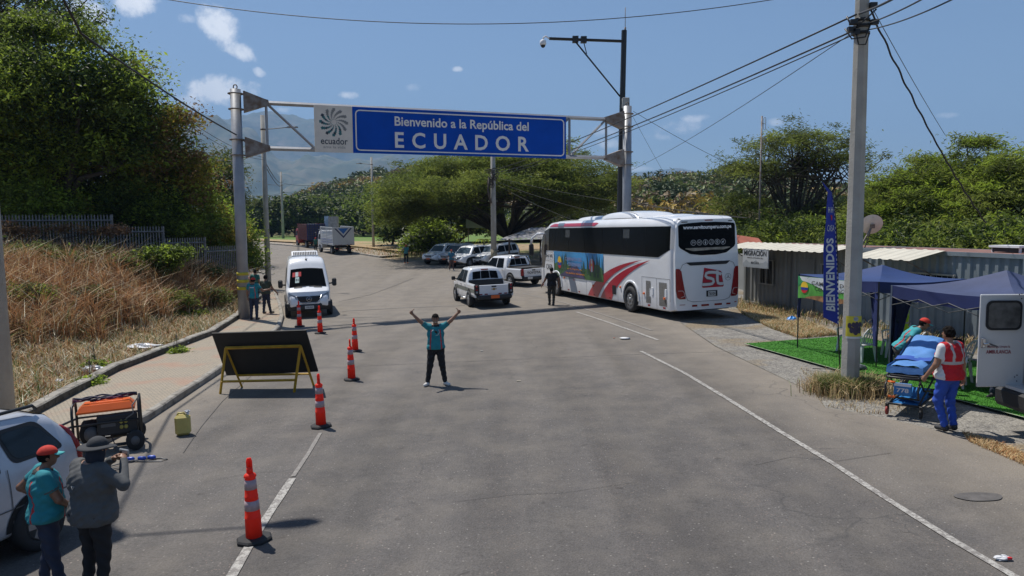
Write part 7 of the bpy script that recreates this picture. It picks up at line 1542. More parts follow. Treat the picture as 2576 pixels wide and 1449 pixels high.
    def smi(C):
        L_ = (C-J['chest'])@TB/S; out = np.zeros(len(C), int)
        if stripes == 'polo':
            st_ = (np.abs(np.abs(L_[:, 0])-(.115-.02*np.clip(L_[:, 2]*4, -1, 1))) < .013) & (L_[:, 2] < .14); out[st_] = 1
            cuff = np.zeros(len(C), bool)
            for s_ in 'LR':
                ax_ = J['el'+s_]-J['sh'+s_]; ln = np.linalg.norm(ax_); t_ = ((C-J['sh'+s_])@ax_)/ln/ln; rad = np.linalg.norm(C-J['sh'+s_]-t_[:, None]*ax_, axis=1); cuff |= (t_ > slv-.09) & (t_ < slv-.03) & (rad < r(.09)) & (np.abs(L_[:, 0]) > .17)
            out[cuff] = 2; out[(L_[:, 2] > .205) & (np.abs(L_[:, 0]) < .085)] = 3
            if back == 'print': out[(L_[:, 1] < 0) & (np.abs(L_[:, 0]) < .09) & (np.abs(L_[:, 2]-.10) < .018)] = 4
        return out
    smats = [mt, mRedS, mGreyC, mBlackC, mWh]
    g_ = part(nm, lambda P: shirt(P), mt, lo, hi, mi=smi if stripes else None, mats=smats)
    if vest:
        vm, tape = vest
        def vmi(C):
            L_ = (C-J['chest'])@TB/S; o = np.zeros(len(C), int); o[(np.abs(np.abs(L_[:, 0])-.10) < .022) & (L_[:, 2] > -.04)] = 1; o[np.abs(L_[:, 2]+.06) < .024] = 1; return o
        part("vest", lambda P: np.maximum(shirt(P, .028, 0), np.minimum(np.abs((P-J['chest'])@sw)-r(.205), 9)), vm, lo, hi, mi=vmi, mats=[vm, tape])
    # trousers
    def trs(P):
        d = smin(elp(P, J['pelvis']-upv*r(.0), (r(.168)*g+.008, r(.13)*g+.008, r(.12)), TB), leg(P, 'L', r(.016)), r(.04)); d = smin(d, leg(P, 'R', r(.016)), r(.03)); d = d+.006*np.sin(P[..., 2]*46+P[..., 0]*14+3*np.sin(P[..., 1]*18))
        for s_ in 'LR':
            ax_ = J['an'+s_]-J['kn'+s_]; ax_ /= np.linalg.norm(ax_); nearf = np.linalg.norm(P-J['an'+s_], axis=-1) < r(.2); d = np.where(nearf, np.maximum(d, (P-J['an'+s_])@ax_-r(.015)), d)
        return d
    part("trousers", trs, legs, lo, hi)
    for s_ in 'LR':
        a_, t_ = J['an'+s_], J['to'+s_]
        def shf(P): d = cap(P, a_-np.array([0, 0, r(.035)])-(t_-a_)*np.array([.15, .15, 0]), t_, r(.045), r(.037)); d = smin(d, cap(P, a_+np.array([0, 0, r(.01)]), a_-np.array([0, 0, r(.04)]), r(.046), r(.045)), r(.02)); 
        def shf(P):
            d = cap(P, a_-np.array([0, 0, r(.035)])-(t_-a_)*np.array([.15, .15, 0]), t_, r(.045), r(.037)); return smin(d, cap(P, a_+np.array([0, 0, r(.01)]), a_-np.array([0, 0, r(.04)]), r(.046), r(.045)), r(.02))
        pp = np.stack([a_, t_]); part("shoe", shf, shoes, pp.min(0)-r(.09), pp.max(0)+r(.09), min(res, .012))
    return root, J, S
def face(dx, dy): return atan2(-dx, dy)     # yaw that turns local +y towards (dx, dy)
# the man in the middle of the road, arms up, thumbs up
pm = G(1098, 969)
mc, JC, SC_ = person("man in teal polo giving two thumbs up, arms raised, alone in mid road", (pm.x, pm.y), face(.12, -1), 1.72,
    dict(shL=(-.19, 0, 1.42), shR=(.19, 0, 1.42), elL=(-.37, .02, 1.56), elR=(.37, .02, 1.56), wrL=(-.535, .04, 1.735), wrR=(.535, .04, 1.735), knL=(-.145, .02, .49), knR=(.145, .02, .49), anL=(-.21, 0, .08), anR=(.21, 0, .08), toL=(-.30, .11, .035), toR=(.28, .12, .035)),
    ('polo_shirt', mTeal), mBlackC, mShoeW, res=.011, stripes='polo', girth=1.12, hands=(('thumb', (.5, .9, 0), (0, 0, 1)), ('thumb', (-.5, .9, 0), (0, 0, 1))))
b = B(); q = np.array([0, .155, 1.30]); b.ell(q+np.array([-.02, 0, 0]), (.02, .012, .035), 0); b.ell(q+np.array([.01, 0, .02]), (.015, .012, .03), 0); b.obj("hanging_sunglasses", mInk, mc)
b = B(); b.ell((0, .112*1, 1.60-.062), (.026, .010, .008), 0, 10, 5); b.obj("smile", M("teeth", (.6, .55, .5), .5, var=0), mc)
b = B(); b.tube([(-.07, .13, 1.36), (-.09, .148, 1.30), (-.05, .155, 1.235), (.0, .155, 1.225)], .005, 0, 5); b.tube([(.05, .13, 1.36), (.10, .14, 1.32)], .005, 0, 5); b.obj("shirt_print", mWh, mc)
# the two onlookers at the lower left
rA, JA, SA = person("man in red cap with turquoise brim and teal striped polo, hand on hip", (-5.0, 7.55), face(.75, .62), 1.60,
    dict(head=(.0, .05, 1.59), elL=(-.30, -.20, 1.20), wrL=(-.20, .0, 1.04), elR=(.25, .1, 1.14), wrR=(.12, .20, 1.02), anL=(-.12, -.06, .08), toL=(-.14, .12, .035), anR=(.12, .10, .08), toR=(.15, .27, .035)),
    ('polo_shirt', mTeal), mNavy, mShoeB, 'cap', mCapR, res=.010, stripes='polo', girth=1.36, skin=mSkinD, hands=('relax', 'grip'), headturn=-.15)
for k_, (dz_, w_, m_) in enumerate(((.022, .04, mYel), (-.012, .045, mRedS), (-.012, .016, mWh))):
    q = JA['shL']+(JA['elL']-JA['shL'])*.36; b = B(); b.grid(lambda u, v: Vector((q[0]-.066*cos((u-.5)*1.3)-.003*k_, q[1]+w_*(u-.5)*1.6, q[2]+dz_+.03*(v-.5))), 4, 2, 0); b.obj("sleeve_badge", m_, rA)
cm, JM, SM = person("man in wide brimmed hat and grey jacket filming with a phone", (-4.44, 7.45), face(.42, .9), 1.70,
    dict(elL=(-.26, .18, 1.22), wrL=(-.04, .30, 1.40), elR=(.40, .08, 1.24), wrR=(.16, .27, 1.42), head=(.03, .07, 1.585)),
    ('jacket', mGreyC), mBlackC, mShoeB, 'bush', fab("charcoal_hat", (.028, .03, .034)), res=.010, sleeve='long', girth=1.55, hands=(('grip', (.9, .3, 0), (0, 0, 1)), ('grip', (-.9, .3, 0), (0, 0, 1))), long_coat=.06, tilt_head=-.1)
ph = empty("phone", "silver backed camera phone held up in the hands of the hatted man", "phone", (0, 0, 0)); M_ = Matrix.Translation((-4.44, 7.45, gz(-4.44, 7.45))) @ Matrix.Rotation(face(.42, .9), 4, 'Z') @ Matrix.Translation((.055*SM, .36*SM, 1.46*SM)); ph.matrix_basis = M_
b = B(); b.box((0, 0, 0), (.15, .022, .085), 0, bev=.01); b.obj("case", M("phone_grey", (.33, .34, .34), .4, .3, var=.05), ph)
b = B(); b.cyl((-.045, -.012, .005), (-.045, -.016, .005), .022, 0, 16); b.obj("dial", mInk, ph); b = B()
for i in range(3): b.cyl((.0+.025*i, -.012, -.01), (.0+.025*i, -.014, -.01), .008, 0, 10)
b.obj("button", mInk, ph)
b = B(); b.tube([(-.02, -.20, 1.24), (.0, -.205, 1.21), (.02, -.20, 1.24), (-.02, -.20, 1.24)], .006, 0, 5); b.obj("back_badge", M("badge_grey", (.3, .3, .3), .5, var=0), cm)
# group by the gantry post
p = G(633, 812); person("man with red cap and striped teal polo seen from behind, arm out", (p.x+.12, p.y, gz(p.x, p.y)+.14), face(.1, 1), 1.78, dict(elR=(.38, .05, 1.18), wrR=(.56, .14, 1.22)), ('polo_shirt', mTeal), mNavy, mShoeB, 'cap', mCapR, res=.016, stripes='polo', back='print', girth=1.1, brim=mCapR)
p = G(617, 806); person("man with red cap partly hidden behind the striped teal polo", (p.x+.02, p.y+.15, gz(p.x, p.y)+.14), face(.6, .8), 1.80, {}, ('polo_shirt', mTeal), mGreyTr2, mShoeW, 'cap', mCapR, res=.016, stripes='polo', brim=mCapR)
p = G(671, 796); op, JO, SO = person("bareheaded man in olive shirt and jeans walking along the pavement with a bottle", (p.x, p.y, gz(p.x, p.y)+.14), face(.25, 1), 1.74, dict(elL=(-.28, .06, 1.16), wrL=(-.24, .24, 1.10), elR=(.30, .04, 1.14), wrR=(.42, .14, .96), anL=(-.11, -.05, .08), toL=(-.12, .12, .035), anR=(.13, .12, .08), toR=(.2, .26, .035)), ('shirt', mOlive), mNavy, mShoeB, res=.016, girth=1.12)
bt = empty("water_bottle", "clear water bottle in the hand of the man in the olive shirt", "bottle", (p.x+.42, p.y+.35, gz(p.x, p.y)+.14+.78)); b = B(); b.lathe([(.03, 0), (.032, .02), (.032, .14), (.012, .18), (.012, .2)], (0, 0, 0), 0, 10); b.obj("bottle", M("clear_plastic", (.45, .5, .55), .2, var=0), bt)
p = G(641, 745); person("man in teal shirt standing just beyond the gantry post", (-13.3, 37.6, gz(-13.3, 37.6)+.14), face(.3, 1), 1.74, {}, ('polo_shirt', fab("green_teal", (.02, .13, .11))), mBlackC, mShoeB, res=.018, longhair=False)
# walkers in the road
p = G(1022, 662); person("person in red cap and red sleeved teal shirt standing at the far verge", (p.x, p.y), face(.2, -1), 1.72, dict(elR=(.3, .12, 1.25), wrR=(.12, .18, 1.5)), ('shirt', fab("teal_pale", (.06, .22, .22))), mBlackC, mOrg, 'cap', mCapR, res=.022, sleeve='short', brim=mCapR)
p = G(1136, 681); person("person in red cap and blue shirt walking in front of the parked pickups", (p.x, p.y), face(.3, -1), 1.70, dict(anL=(-.15, .1, .08), toL=(-.17, .25, .035), anR=(.16, -.05, .08), toR=(.2, .1, .035), elL=(-.3, .1, 1.15), wrL=(-.12, .22, 1.1)), ('shirt', fab("blue_teal", (.03, .14, .22))), mBrT, mShoeW, 'cap', fab("maroon_cap", (.25, .03, .02)), res=.02, girth=1.1, brim=fab("maroon_cap", (.2, .03, .02)))
p = G(1388, 768); person("person in black cap and dark clothes walking beside the coach", (p.x, p.y), face(-.3, 1), 1.76, dict(elL=(-.30, .06, 1.14), wrL=(-.40, .16, .93), elR=(.32, -.04, 1.14), wrR=(.36, .06, .9), anL=(-.07, .08, .08), toL=(-.07, .24, .035), anR=(.06, -.06, .08), toR=(.06, .08, .035)), ('shirt', mBlackC), fab("dark_khaki", (.035, .033, .025)), mShoeB, 'cap', mBlackC, res=.015, girth=1.15, skin=mSkinD, brim=mBlackC)
p = A(795, 638, 84.5); person("person in orange cap and green shirt standing between the two lorries", (p.x, 84.5), face(-.2, -1), 1.70, {}, ('shirt', fab("bottle_green", (.02, .10, .07))), mBlackC, mShoeB, 'cap', mCapR, res=.024, brim=mCapR)
# right-hand group
vx, vy = 7.39, 12.15
vm_, JV, SV = person("medic in red reflective vest and blue trousers pushing the stretcher", (vx, vy), face(-.35, .95), 1.78,
    dict(elL=(-.27, .02, 1.12), wrL=(-.31, .17, .90), elR=(.30, .0, 1.10), wrR=(.41, .06, .84), knR=(.10, .04, .50), anR=(.10, -.05, .10), toR=(.12, .08, .035), knL=(-.10, .10, .49), anL=(-.06, -.02, .09), toL=(-.05, .14, .035), head=(-.0, .04, 1.61)),
    ('t_shirt', mWh), mBluT, mShoeB, res=.010, girth=1.28, vest=(fab("vest_red", (.5, .012, .02)), mRef), hands=('grip', 'relax'))
person("helper in red cap and teal polo bending over the head of the stretcher", (8.2, 15.0), face(.9, -.3), 1.70,
    dict(pelvis=(0, -.12, .93), chest=(0, .05, 1.17), neck=(0, .22, 1.34), head=(0, .33, 1.46), shL=(-.19, .17, 1.32), shR=(.19, .17, 1.32), elL=(-.26, .14, 1.04), elR=(.25, .0, 1.10), wrL=(-.16, .36, .92), wrR=(.22, .26, .98), hipL=(-.09, -.12, .9), hipR=(.09, -.12, .9)),
    ('polo_shirt', fab("teal_light", (.04, .30, .33))), mGreyTr2, mShoeB, 'cap', mCapR, res=.012, stripes='polo', hands=('grip', 'grip'), tilt_head=-.35)
person("person in yellow hi-vis vest and grey trousers standing behind the tent leg", (9.15, 17.0), face(-.5, .8), 1.74, {}, ('shirt', mTeal), mGreyTr2, mShoeB, res=.014, vest=(mHiV, mRef), girth=1.1)
def seated(label, x, y, yaw, topm, legm, **k):
    return person(label, (x, y, gz(x, y)), yaw, 1.68, dict(pelvis=(0, 0, .55), chest=(0, .02, .83), neck=(0, .03, 1.05), head=(0, .06, 1.21), shL=(-.19, .02, 1.0), shR=(.19, .02, 1.0), elL=(-.24, .08, .76), elR=(.24, .08, .76), wrL=(-.14, .30, .64), wrR=(.14, .30, .64), hipL=(-.09, .02, .52), hipR=(.09, .02, .52), knL=(-.12, .42, .50), knR=(.12, .42, .50), anL=(-.12, .44, .09), anR=(.12, .44, .09), toL=(-.13, .6, .035), toR=(.13, .6, .035)), ('shirt', topm), legm, mShoeB, res=.015, seated=True, **k)
seated("dark haired person sitting under the second tent behind the medic", 9.3, 15.3, face(-.6, -.8), mBlackC, mNavy)
seated("person in a red shirt sitting behind the open ambulance door", 10.0, 14.4, face(-.8, -.5), mRedS, mNavy)
seated("person in a dark shirt sitting under the shelter roof", 3.3, 60.0, face(-.5, -.8), mBlackC, mNavy)
# ------------------------------------------------------------ delineator cones
mCone = leafm("cone_orange", (1, .062, .03), var=.04, trans=.4); mBand = M("cone_band", (.42, .31, .32), .35, var=.1, scale=30)
def cone(label, p, rz=0):
    r = empty("traffic_cone", label, "traffic cone", (p[0], p[1], gz(p[0], p[1])), "orange delineator cones along the painted line", head=(cos(rz), sin(rz)))
    b = B(); R_ = []
    for rad, z in ((.215, 0), (.22, .03), (.2, .05), (.11, .06)): R_.append([(rad*cos(a)*(1.0), rad*sin(a)*.92, z) for a in np.linspace(0, 2*pi, 9)[:-1]+pi/8])
    b.loft(R_, 0, True, sm=False); b.obj("base", mRub, r)
    H_ = 1.04; k = H_/1.04
    b = B(); b.lathe([(.098, .05), (.094, .3), (.098, .305), (.092, .31), (.078, .56), (.083, .565), (.077, .57), (.063, .80), (.075, .81), (.072, .83), (.06, .845), (.035, .86)], (0, 0, 0), 0, 22); b.obj("body", mCone, r)
    b = B(); b.loft([[(rr*cos(a)+.0, .7*rr*sin(a), z) for a in np.linspace(0, 2*pi, 13)[:-1]] for rr, z in ((.04, .85), (.036, .93))], 0, True, True, True)
    b.tube([(-.018, 0, .90), (-.018, 0, 1.0), (-.009, 0, 1.035), (.009, 0, 1.035), (.018, 0, 1.0), (.018, 0, .90)], .0185, 0, 8); b.obj("grip", mCone, r)
    for z0, z1, r0, r1 in ((.40, .52, .0885, .0835), (.66, .78, .0735, .067)): b = B(); b.lathe([(r0-.01, z0), (r0+.001, z0), (r1+.001, z1), (r1-.01, z1)], (0, 0, 0), 0, 22); b.obj("reflective_band", mBand, r)
    return r
cl_ = ["nearest cone, standing over the painted line beside the lamp shadow", "cone in front of the right end of the black board", "cone right of the board, the nearer of the overlapping pair", "cone right of the board, the farther of the overlapping pair", "cone before the minibus number plate, toward the road centre", "farthest cone, in front of the minibus headlight by the kerb"]
for i, (u, v) in enumerate([(640, 1360), (808, 1074), (885, 956), (894, 884), (806, 839), (754, 822)]):
    p = G(u, v); cone(cl_[i], (p.x, p.y), .4+i*.8)
# ------------------------------------------------------------ board on a yellow trestle
TL, TR, BR_, BL_ = A(532, 839, 17.05), A(769, 831, 16.8), A(800, 935, 17.35), A(570, 945, 17.65)
bo = empty("board_sign", "black backed board leaning on a yellow trestle beside the pavement", "sign board", (0, 0, 0)); bo.location = (0, 0, 0)
nrm = (TR-TL).cross(BL_-TL).normalized(); nrm = nrm if nrm.y > 0 else -nrm
b = B(); b.loft([[TL, TR, BR_, BL_], [p+nrm*.035 for p in (TL, TR, BR_, BL_)]], 0, True); b.obj("board", M("board_black", (.012, .0115, .011), .75, var=.2), bo)
mYl = M("trestle_yellow", (.42, .24, .01), .5, var=.2, scale=6)
def bar(a, c, w=.03, m=mYl, nm="bar"): b = B(); b.tube([a, c], w, 0, 4, sm=False); return b.obj(nm, m, bo)
apL, apR = A(569, 873, 17.18), A(757, 868, 16.95)
nL, nR, fL, fR = G(554, 991), G(740, 987), G(609, 974), G(789, 970)
for a, c in ((apL, nL), (apR, nR), (apL, fL), (apR, fR)): bar(a-nrm*.03, c, .032, nm="leg")
bar(apL-nrm*.04, apR-nrm*.04, .036, nm="top_rail"); t = .72; bar(apL+(nL-apL)*t-nrm*.03, apR+(nR-apR)*t-nrm*.03, .03, nm="lower_rail"); bar(apL+(fL-apL)*.70, apR+(fR-apR)*.70, .028, nm="back_rail")
# ------------------------------------------------------------ generator
gp_ = G(300, 1128); ge = empty("generator", "orange and black portable generator on wheels by the kerb", "generator", (-7.28, 12.85, gz(-7.2, 12.9)), head=(.90, .43))
mOrT = M("tank_orange", (.72, .12, .012), .35, var=.08, scale=3, coat=.3)
b = B()
for x in (-.5, .5):
    b.tube([(x, -.33, .08), (x, -.33, .62), (x, -.27, .72), (x, .27, .72), (x, .33, .62), (x, .33, .08)], .022, 0, 8)
for y in (-.33, .33): b.tube([(-.5, y, .10), (.5, y, .10)], .022, 0, 8); b.tube([(-.5, y, .45), (.5, y, .45)], .016, 0, 8)
b.obj("frame", mBlack, ge)
b = B(); b.loft([[(-.44, -.27, .60), (.44, -.27, .60), (.44, .27, .60), (-.44, .27, .60)], [(-.44, -.27, .625), (.44, -.27, .625), (.44, .27, .625), (-.44, .27, .625)], [(-.34, -.19, .71), (.36, -.19, .71), (.36, .19, .71), (-.34, .19, .71)]], 0, True)
for y in (-.12, .12): b.box((.0, y, .71), (.5, .05, .03), 0, bev=.01)
tk = b.obj("fuel_tank", mOrT, ge); b = B(); b.lathe([(.05, 0), (.05, .03), (.01, .035)], (-.2, .0, .735), 0, 14); b.obj("filler_cap", mBlack, tk)
b = B(); b.box((.16, -.26, .40), (.62, .1, .30), 0, bev=.02); cpn = b.obj("control_panel", mBlkPl, ge)
b = B(); b.box((.02, -.315, .42), (.22, .012, .08), 0); b.obj("label_plate", mGreyTr, cpn)
b = B()
for i in range(4): b.lathe([(.03, 0), (.03, -.02), (.02, -.025)], (.22+.07*(i % 2), -.315, .36+.08*(i//2)), 0, 12, 'Y')
b.obj("socket", M("socket_yellowish", (.3, .25, .05), .5, var=.2), cpn)
b = B(); b.lathe([(.04, -.2), (.19, -.18), (.2, -.05), (.17, .02), (.06, .04)], (-.24, 0, .28), 0, 18, 'Y'); b.box((-.24, 0, .36), (.34, .34, .16), 0, bev=.03); b.lathe([(.02, -.14), (.10, -.13), (.11, .12)], (.15, .05, .26), 0, 14, 'X'); b.obj("engine", mUnder, ge)
b = B(); b.lathe([(.02, 0), (.10, .0), (.12, -.03), (.04, -.05)], (-.24, -.2, .28), 0, 16, 'Y'); b.obj("recoil_starter", mGreyTr, ge)
for y in (-.4, .4):
    b = B(); b.lathe([(.05, -.04), (.13, -.045), (.15, -.02), (.15, .02), (.13, .045), (.05, .04)], (.42, y, .15), 0, 18, 'Y'); w_ = b.obj("wheel", mRub, ge); b = B(); b.lathe([(.01, -.05), (.07, -.045), (.07, .045), (.01, .05)], (.42, y, .15), 0, 14, 'Y'); b.obj("hub", mGreyTr, w_)
for y in (-.3, .3): b = B(); b.tube([(-.5, y, .45), (-.58, y*.95, .43), (-.98, y*.9, .30)], .018, 0, 8); b.obj("handle", M("handle_grey", (.05, .05, .06), .5), ge)
b = B(); b.tube([(.48, -.1, .72), (.4, -.3, .66), (.42, -.36, .55), (.3, -.36, .48)], .012, 0, 6); b.obj("cable", mGreyTr, ge)
ge.matrix_basis = ge.matrix_basis @ Matrix.Diagonal((1.03, 1, 1.2, 1))
bc = empty("bungee_cord", "purple and black cargo straps wound over the generator tank", "strap", (-7.0, 12.9, gz(-7, 12.9)), head=(.93, .37))
bc.matrix_basis = ge.matrix_basis.copy(); R = random.Random(5); mPur = M("strap_purple", (.10, .012, .06), .6, var=.4, scale=40); mBkS = M("strap_dark", (.02, .02, .05), .6, var=.3)
for k in range(5):
    b = B(); b.tube([(-.5+1.0*t, .02+.05*sin(t*9+k*1.7)-.05, .765+.02*k % .05+.015*sin(t*14+k)) for t in np.linspace(.02, .98, 22)], .013, 0, 6); b.obj("strap", [mPur, mBkS, mBkS, mPur, mBkS][k], bc)
b = B(); b.tube([(-.5, .02+.04*cos(a), .72+.04*sin(a)+.003*a) for a in np.linspace(0, 14, 40)], .012, 0, 6); b.obj("strap", mPur, bc)
# extension cable with plugs
pcx = G(345, 1160); ec = empty("extension_cable", "grey cable with blue plugs lying on the asphalt by the generator", "cable", (pcx.x, pcx.y, pcx.z+.02))
b = B(); b.tube([(-.55, -.5, 0), (-.3, -.35, .0), (-.1, -.1, .01), (.1, .02, .01), (.35, .1, .0), (.5, .02, 0), (.45, -.08, 0), (.2, -.08, 0), (-.05, -.05, 0)], .011, 0, 6); b.tube([(-.9, .8, .3), (-.6, .5, 0), (-.3, .1, 0), (-.15, .0, .01)], .009, 0, 6); b.tube([(-.4, -.45, 0), (-.15, -.55, 0), (.0, -.45, 0), (-.1, -.4, 0), (-.5, -.6, 0)], .01, 0, 6); b.obj("cord", mGreyTr, ec)
b = B()
for q in ((.08, 0, .03), (.22, .05, .03), (-.1, -.03, .03)): b.lathe([(.025, -.06), (.035, -.03), (.035, .04), (.02, .07)], q, 0, 10, 'X')
b.obj("plug", M("plug_blue", (.02, .07, .4), .4, var=.1), ec)
# jerrycan
jp = G(462, 1094); jr = empty("jerrycan", "pale yellow plastic jerrycan with a clear bag on its cap", "jerrycan", (jp.x, jp.y, jp.z), head=(.96, .28))
b = B(); b.box((0, 0, .20), (.27, .2, .38), 0, bev=.045); b.obj("body", M("jerrycan_yellow", (.52, .43, .13), .45, var=.12, scale=5), jr)
b = B(); b.tube([(-.09, 0, .38), (-.07, 0, .425), (.03, 0, .425), (.05, 0, .38)], .02, 0, 8); b.obj("handle", M("jerrycan_yellow", (.52, .43, .13)), jr); b = B(); b.lathe([(.025, 0), (.025, .05)], (.095, 0, .38), 0, 10); b.obj("cap", mWhiteP, jr)
def blob(name, label, p, d, mat, seed, cat, parent=None, amp=.35, loc3=None):
    b = B(); R = random.Random(seed); n, k = 14, 9; rings = []; ph = [R.uniform(0, 6) for _ in range(6)]
    for i in range(k+1):
        t = -pi/2+pi*i/k; ring = []
        for j in range(n):
            a = 2*pi*j/n; m = 1+amp*(sin(3*a+ph[0]+2*t)*.5+sin(5*a+ph[1]-3*t)*.35+sin(7*t+ph[2]+2*a)*.3); q = max(cos(t), .03); ring.append((d[0]*q*cos(a)*m, d[1]*q*sin(a)*m, d[2]*(sin(t)*m+1)*.5*(.9)))
        rings.append(ring)
    b.loft(rings, 0, True, True, False); o = b.obj(name, mat, parent)
    if parent is None: o.location = p; tag(o, label, cat)
    else: o.location = p
    return o
mBag = M("crumpled_bag", (.62, .63, .65), .4, var=.12, scale=12); mCl = M("clear_bag", (.5, .52, .55), .15, var=.3, scale=30)
blob("cap_bag", None, (.09, 0, .43), (.05, .05, .05), mCl, 3, None, jr)
def onbank(u, v): 
    d = ray(u, v); t = 10.
    while t < 60:
        q = d*t; 
        if CAMH+q.z < float(ground_h(np.array([q.x]), np.array([q.y]))[0]): break
        t += .05
    return Vector((q.x, q.y, float(ground_h(np.array([q.x]), np.array([q.y]))[0])-.03))
for u, v, d_, lab, m_, sd_ in ((363, 882, (.42, .2, .12), "large crumpled white plastic sheet in the grass", mBag, 1), (337, 918, (.1, .1, .13), "small round white bag in the grass below the plastic sheet", mBag, 2), (236, 942, (.2, .13, .14), "white torn bag in the grass by the dark weed", mBag, 4), (150, 968, (.06, .06, .06), "tiny white scrap farther left in the grass", mBag, 6), (216, 1000, (.08, .06, .05), "small pale scrap near the bank kerb", mBag, 7), (462, 873, (.1, .1, .12), "grey plastic bag in the grass near the bend of the kerb", mCl, 8), (594, 797, (.1, .07, .08), "white litter at the end of the bank kerb", mBag, 9)):
    p = onbank(u, v)+Vector((0, 0, .10)); blob("plastic_bag", lab, p, tuple(1.25*q for q in d_), m_, sd_, "litter", amp=.55)
p = G(1572, 853); b = B(); b.lathe([(.14, 0), (.17, .03), (.02, .035)], (0, 0, 0), 0, 20); o = b.obj("paper_plate", mWh, None, "round white plate lying on the road right of centre", "litter"); o.location = p+Vector((0, 0, .01))
p = G(2522, 1408); o = blob("litter_box", "crushed white and red carton beside the painted line", p, (.09, .05, .05), mWh, 5, "litter", amp=.3); b = B(); b.box((.045, -.03, .03), (.06, .03, .02), 0); b.obj("red_print", mRdP, o)
for i, (u, v, s, lab) in enumerate(((1305, 960, .035, "pale scrap of wood on the road right of the man with raised arms"), (1212, 884, .03, "tiny pale scrap on the road beyond the man's raised hand"), (1545, 851, .03, "small reddish scrap next to the white plate"))):
    p = G(u, v); b = B(); b.box((0, 0, .012), (s*3, s, .02), 0, bev=.004); o = b.obj("scrap", M("scrap%d" % i, ((.45, .4, .3), (.5, .48, .42), (.5, .2, .12))[i], .8), None, lab, "litter"); o.location = p; o.rotation_euler.z = .5*i
# ------------------------------------------------------------ shelter behind the parked cars
sx, sy = 3.6, 60.5; g = gz(sx, sy); shl = empty("shelter", "open shelter with a corrugated roof of old grey sheets beyond the coach mirror", "shelter", (sx, sy, g))
mRoofG = M("old_corrugated", (.24, .24, .25), .6, .1, var=.5, scale=.8, dirt=(.06, .055, .05))
b = B(); n = 56
e0, e1 = Vector((-4.6, -1.0, 2.15)), Vector((3.4, -3.6, 2.35)); r0_, r1_ = Vector((-1.9, 3.5, 3.05)), Vector((6.3, 1.5, 3.2))
b.grid(lambda u, v: (e0*(1-u)+e1*u)*(1-v)+(r0_*(1-u)+r1_*u)*v+Vector((0, 0, .03*sin(u*n*2.2))), 220, 3, 0); b.obj("roof", mRoofG, shl)
b = B(); b.tube([e0+Vector((0, 0, -.06)), e1+Vector((0, 0, -.06))], .04, 0, 4, sm=False); b.obj("fascia", M("light_fascia", (.4, .4, .38), .6), shl)
for q in (e0*.9+e1*.1, (e0+e1)/2, e0*.15+e1*.85, r0_*.9+r1_*.1, r0_*.2+r1_*.8): b = B(); b.box((q.x, q.y, q.z/2), (.14, .14, q.z), 0); b.obj("post", M("dark_wood", (.08, .055, .04), .8, var=.2), shl)
b = B(); b.box((.5, -1.2, .45), (3.2, .5, .9), 0); b.obj("counter", M("dark_wood", (.08, .055, .04)), shl)
bs = A(1207, 560, 82); b = B(); b.box((0, 0, 0), (3.1, .08, 1.2), 0); o = b.obj("faded_billboard", M("faded_green", (.20, .26, .21), .8, var=.2, scale=.7), None, "faded pale green billboard half hidden among the trees behind the cars", "billboard"); o.location = bs
for dx in (-1.3, 1.3): b = B(); b.box((dx, .08, -1.9), (.09, .06, 3.0), 0); b.obj("leg", mSteelD, o)
# ------------------------------------------------------------ containers in a row on the right
D = Vector((.257, -.966)).normalized(); Nn = Vector((D.y, -D.x))     # Nn points towards the road
if Nn.x > 0: Nn = -Nn
mC1 = M("container_grey", (.23, .24, .235), .55, .15, var=.12, scale=1.2); mC2 = M("container_bluegrey", (.19, .225, .25), .55, .15, var=.15, scale=1.2); mC3 = M("container_cream", (.42, .36, .26), .6, .1, var=.25, scale=1.5, dirt=(.2, .1, .05)); mRust = M("rusty_roof", (.20, .10, .08), .8, var=.4, scale=1.5)
mAwn = M("awning_cream", (.54, .51, .42), .6, var=.1, scale=1.5)
def container(name, label, a, L_, mat, zb, H_=2.6, corr=True):
    r = empty(name, label, "container", (a.x, a.y, zb)); fr = Matrix(((D.x, Nn.x, 0, a.x), (D.y, Nn.y, 0, a.y), (0, 0, 1, zb), (0, 0, 0, 1))); r.matrix_basis = fr
    b = B(); W_ = 2.4; n = int(L_/.30)
    prof = []
    for i in range(n): x = .12+(L_-.24)*i/n; d = (L_-.24)/n; prof += [(x, 0), (x+d*.35, 0), (x+d*.5, -.05), (x+d*.85, -.05)]
    prof.append((L_-.12, 0))
    for s_, off in ((1, 0), (-1, -W_)): b.loft([[(x, off+y*s_, .12) for x, y in prof], [(x, off+y*s_, H_-.12) for x, y in prof]], 0, closed=False)
    for xe in (.06, L_-.06): b.add([(xe, 0, .1), (xe, -W_, .1), (xe, -W_, H_-.1), (xe, 0, H_-.1)], [(0, 1, 2, 3)])
    b.obj("wall", mat, r)
    b = B()
    for x in (.06, L_-.06):
        for y in (0, -W_): b.box((x, y, H_/2), (.14, .12, H_), 0)
    for y in (.01, -W_-.01):
        for z in (.06, H_-.06): b.box((L_/2, y, z), (L_-.14, .09, .12), 0)
    for x in (.06, L_-.06):
        for z in (.06, H_-.06): b.box((x, -W_/2, z), (.12, W_-.14, .12), 0)
    b.obj("frame", mat, r); b = B(); b.box((L_/2, -W_/2, H_-.02), (L_-.15, W_-.1, .03), 0); b.obj("roof", mRust, r); return r
c0_ = Vector((10.25, 31.9)); zc = .28
k1 = container("container_office", "grey container with awning and the MIGRACIÓN sign", c0_, 6.6, mC1, zc)
k2 = container("container_office", "blue grey container with awning behind the two tents", c0_+D*7.0, 6.2, mC2, zc+.0)
k3 = container("container_office", "weathered cream container cut by the frame edge", c0_+D*13.5, 6.2, mC3, zc-.1)
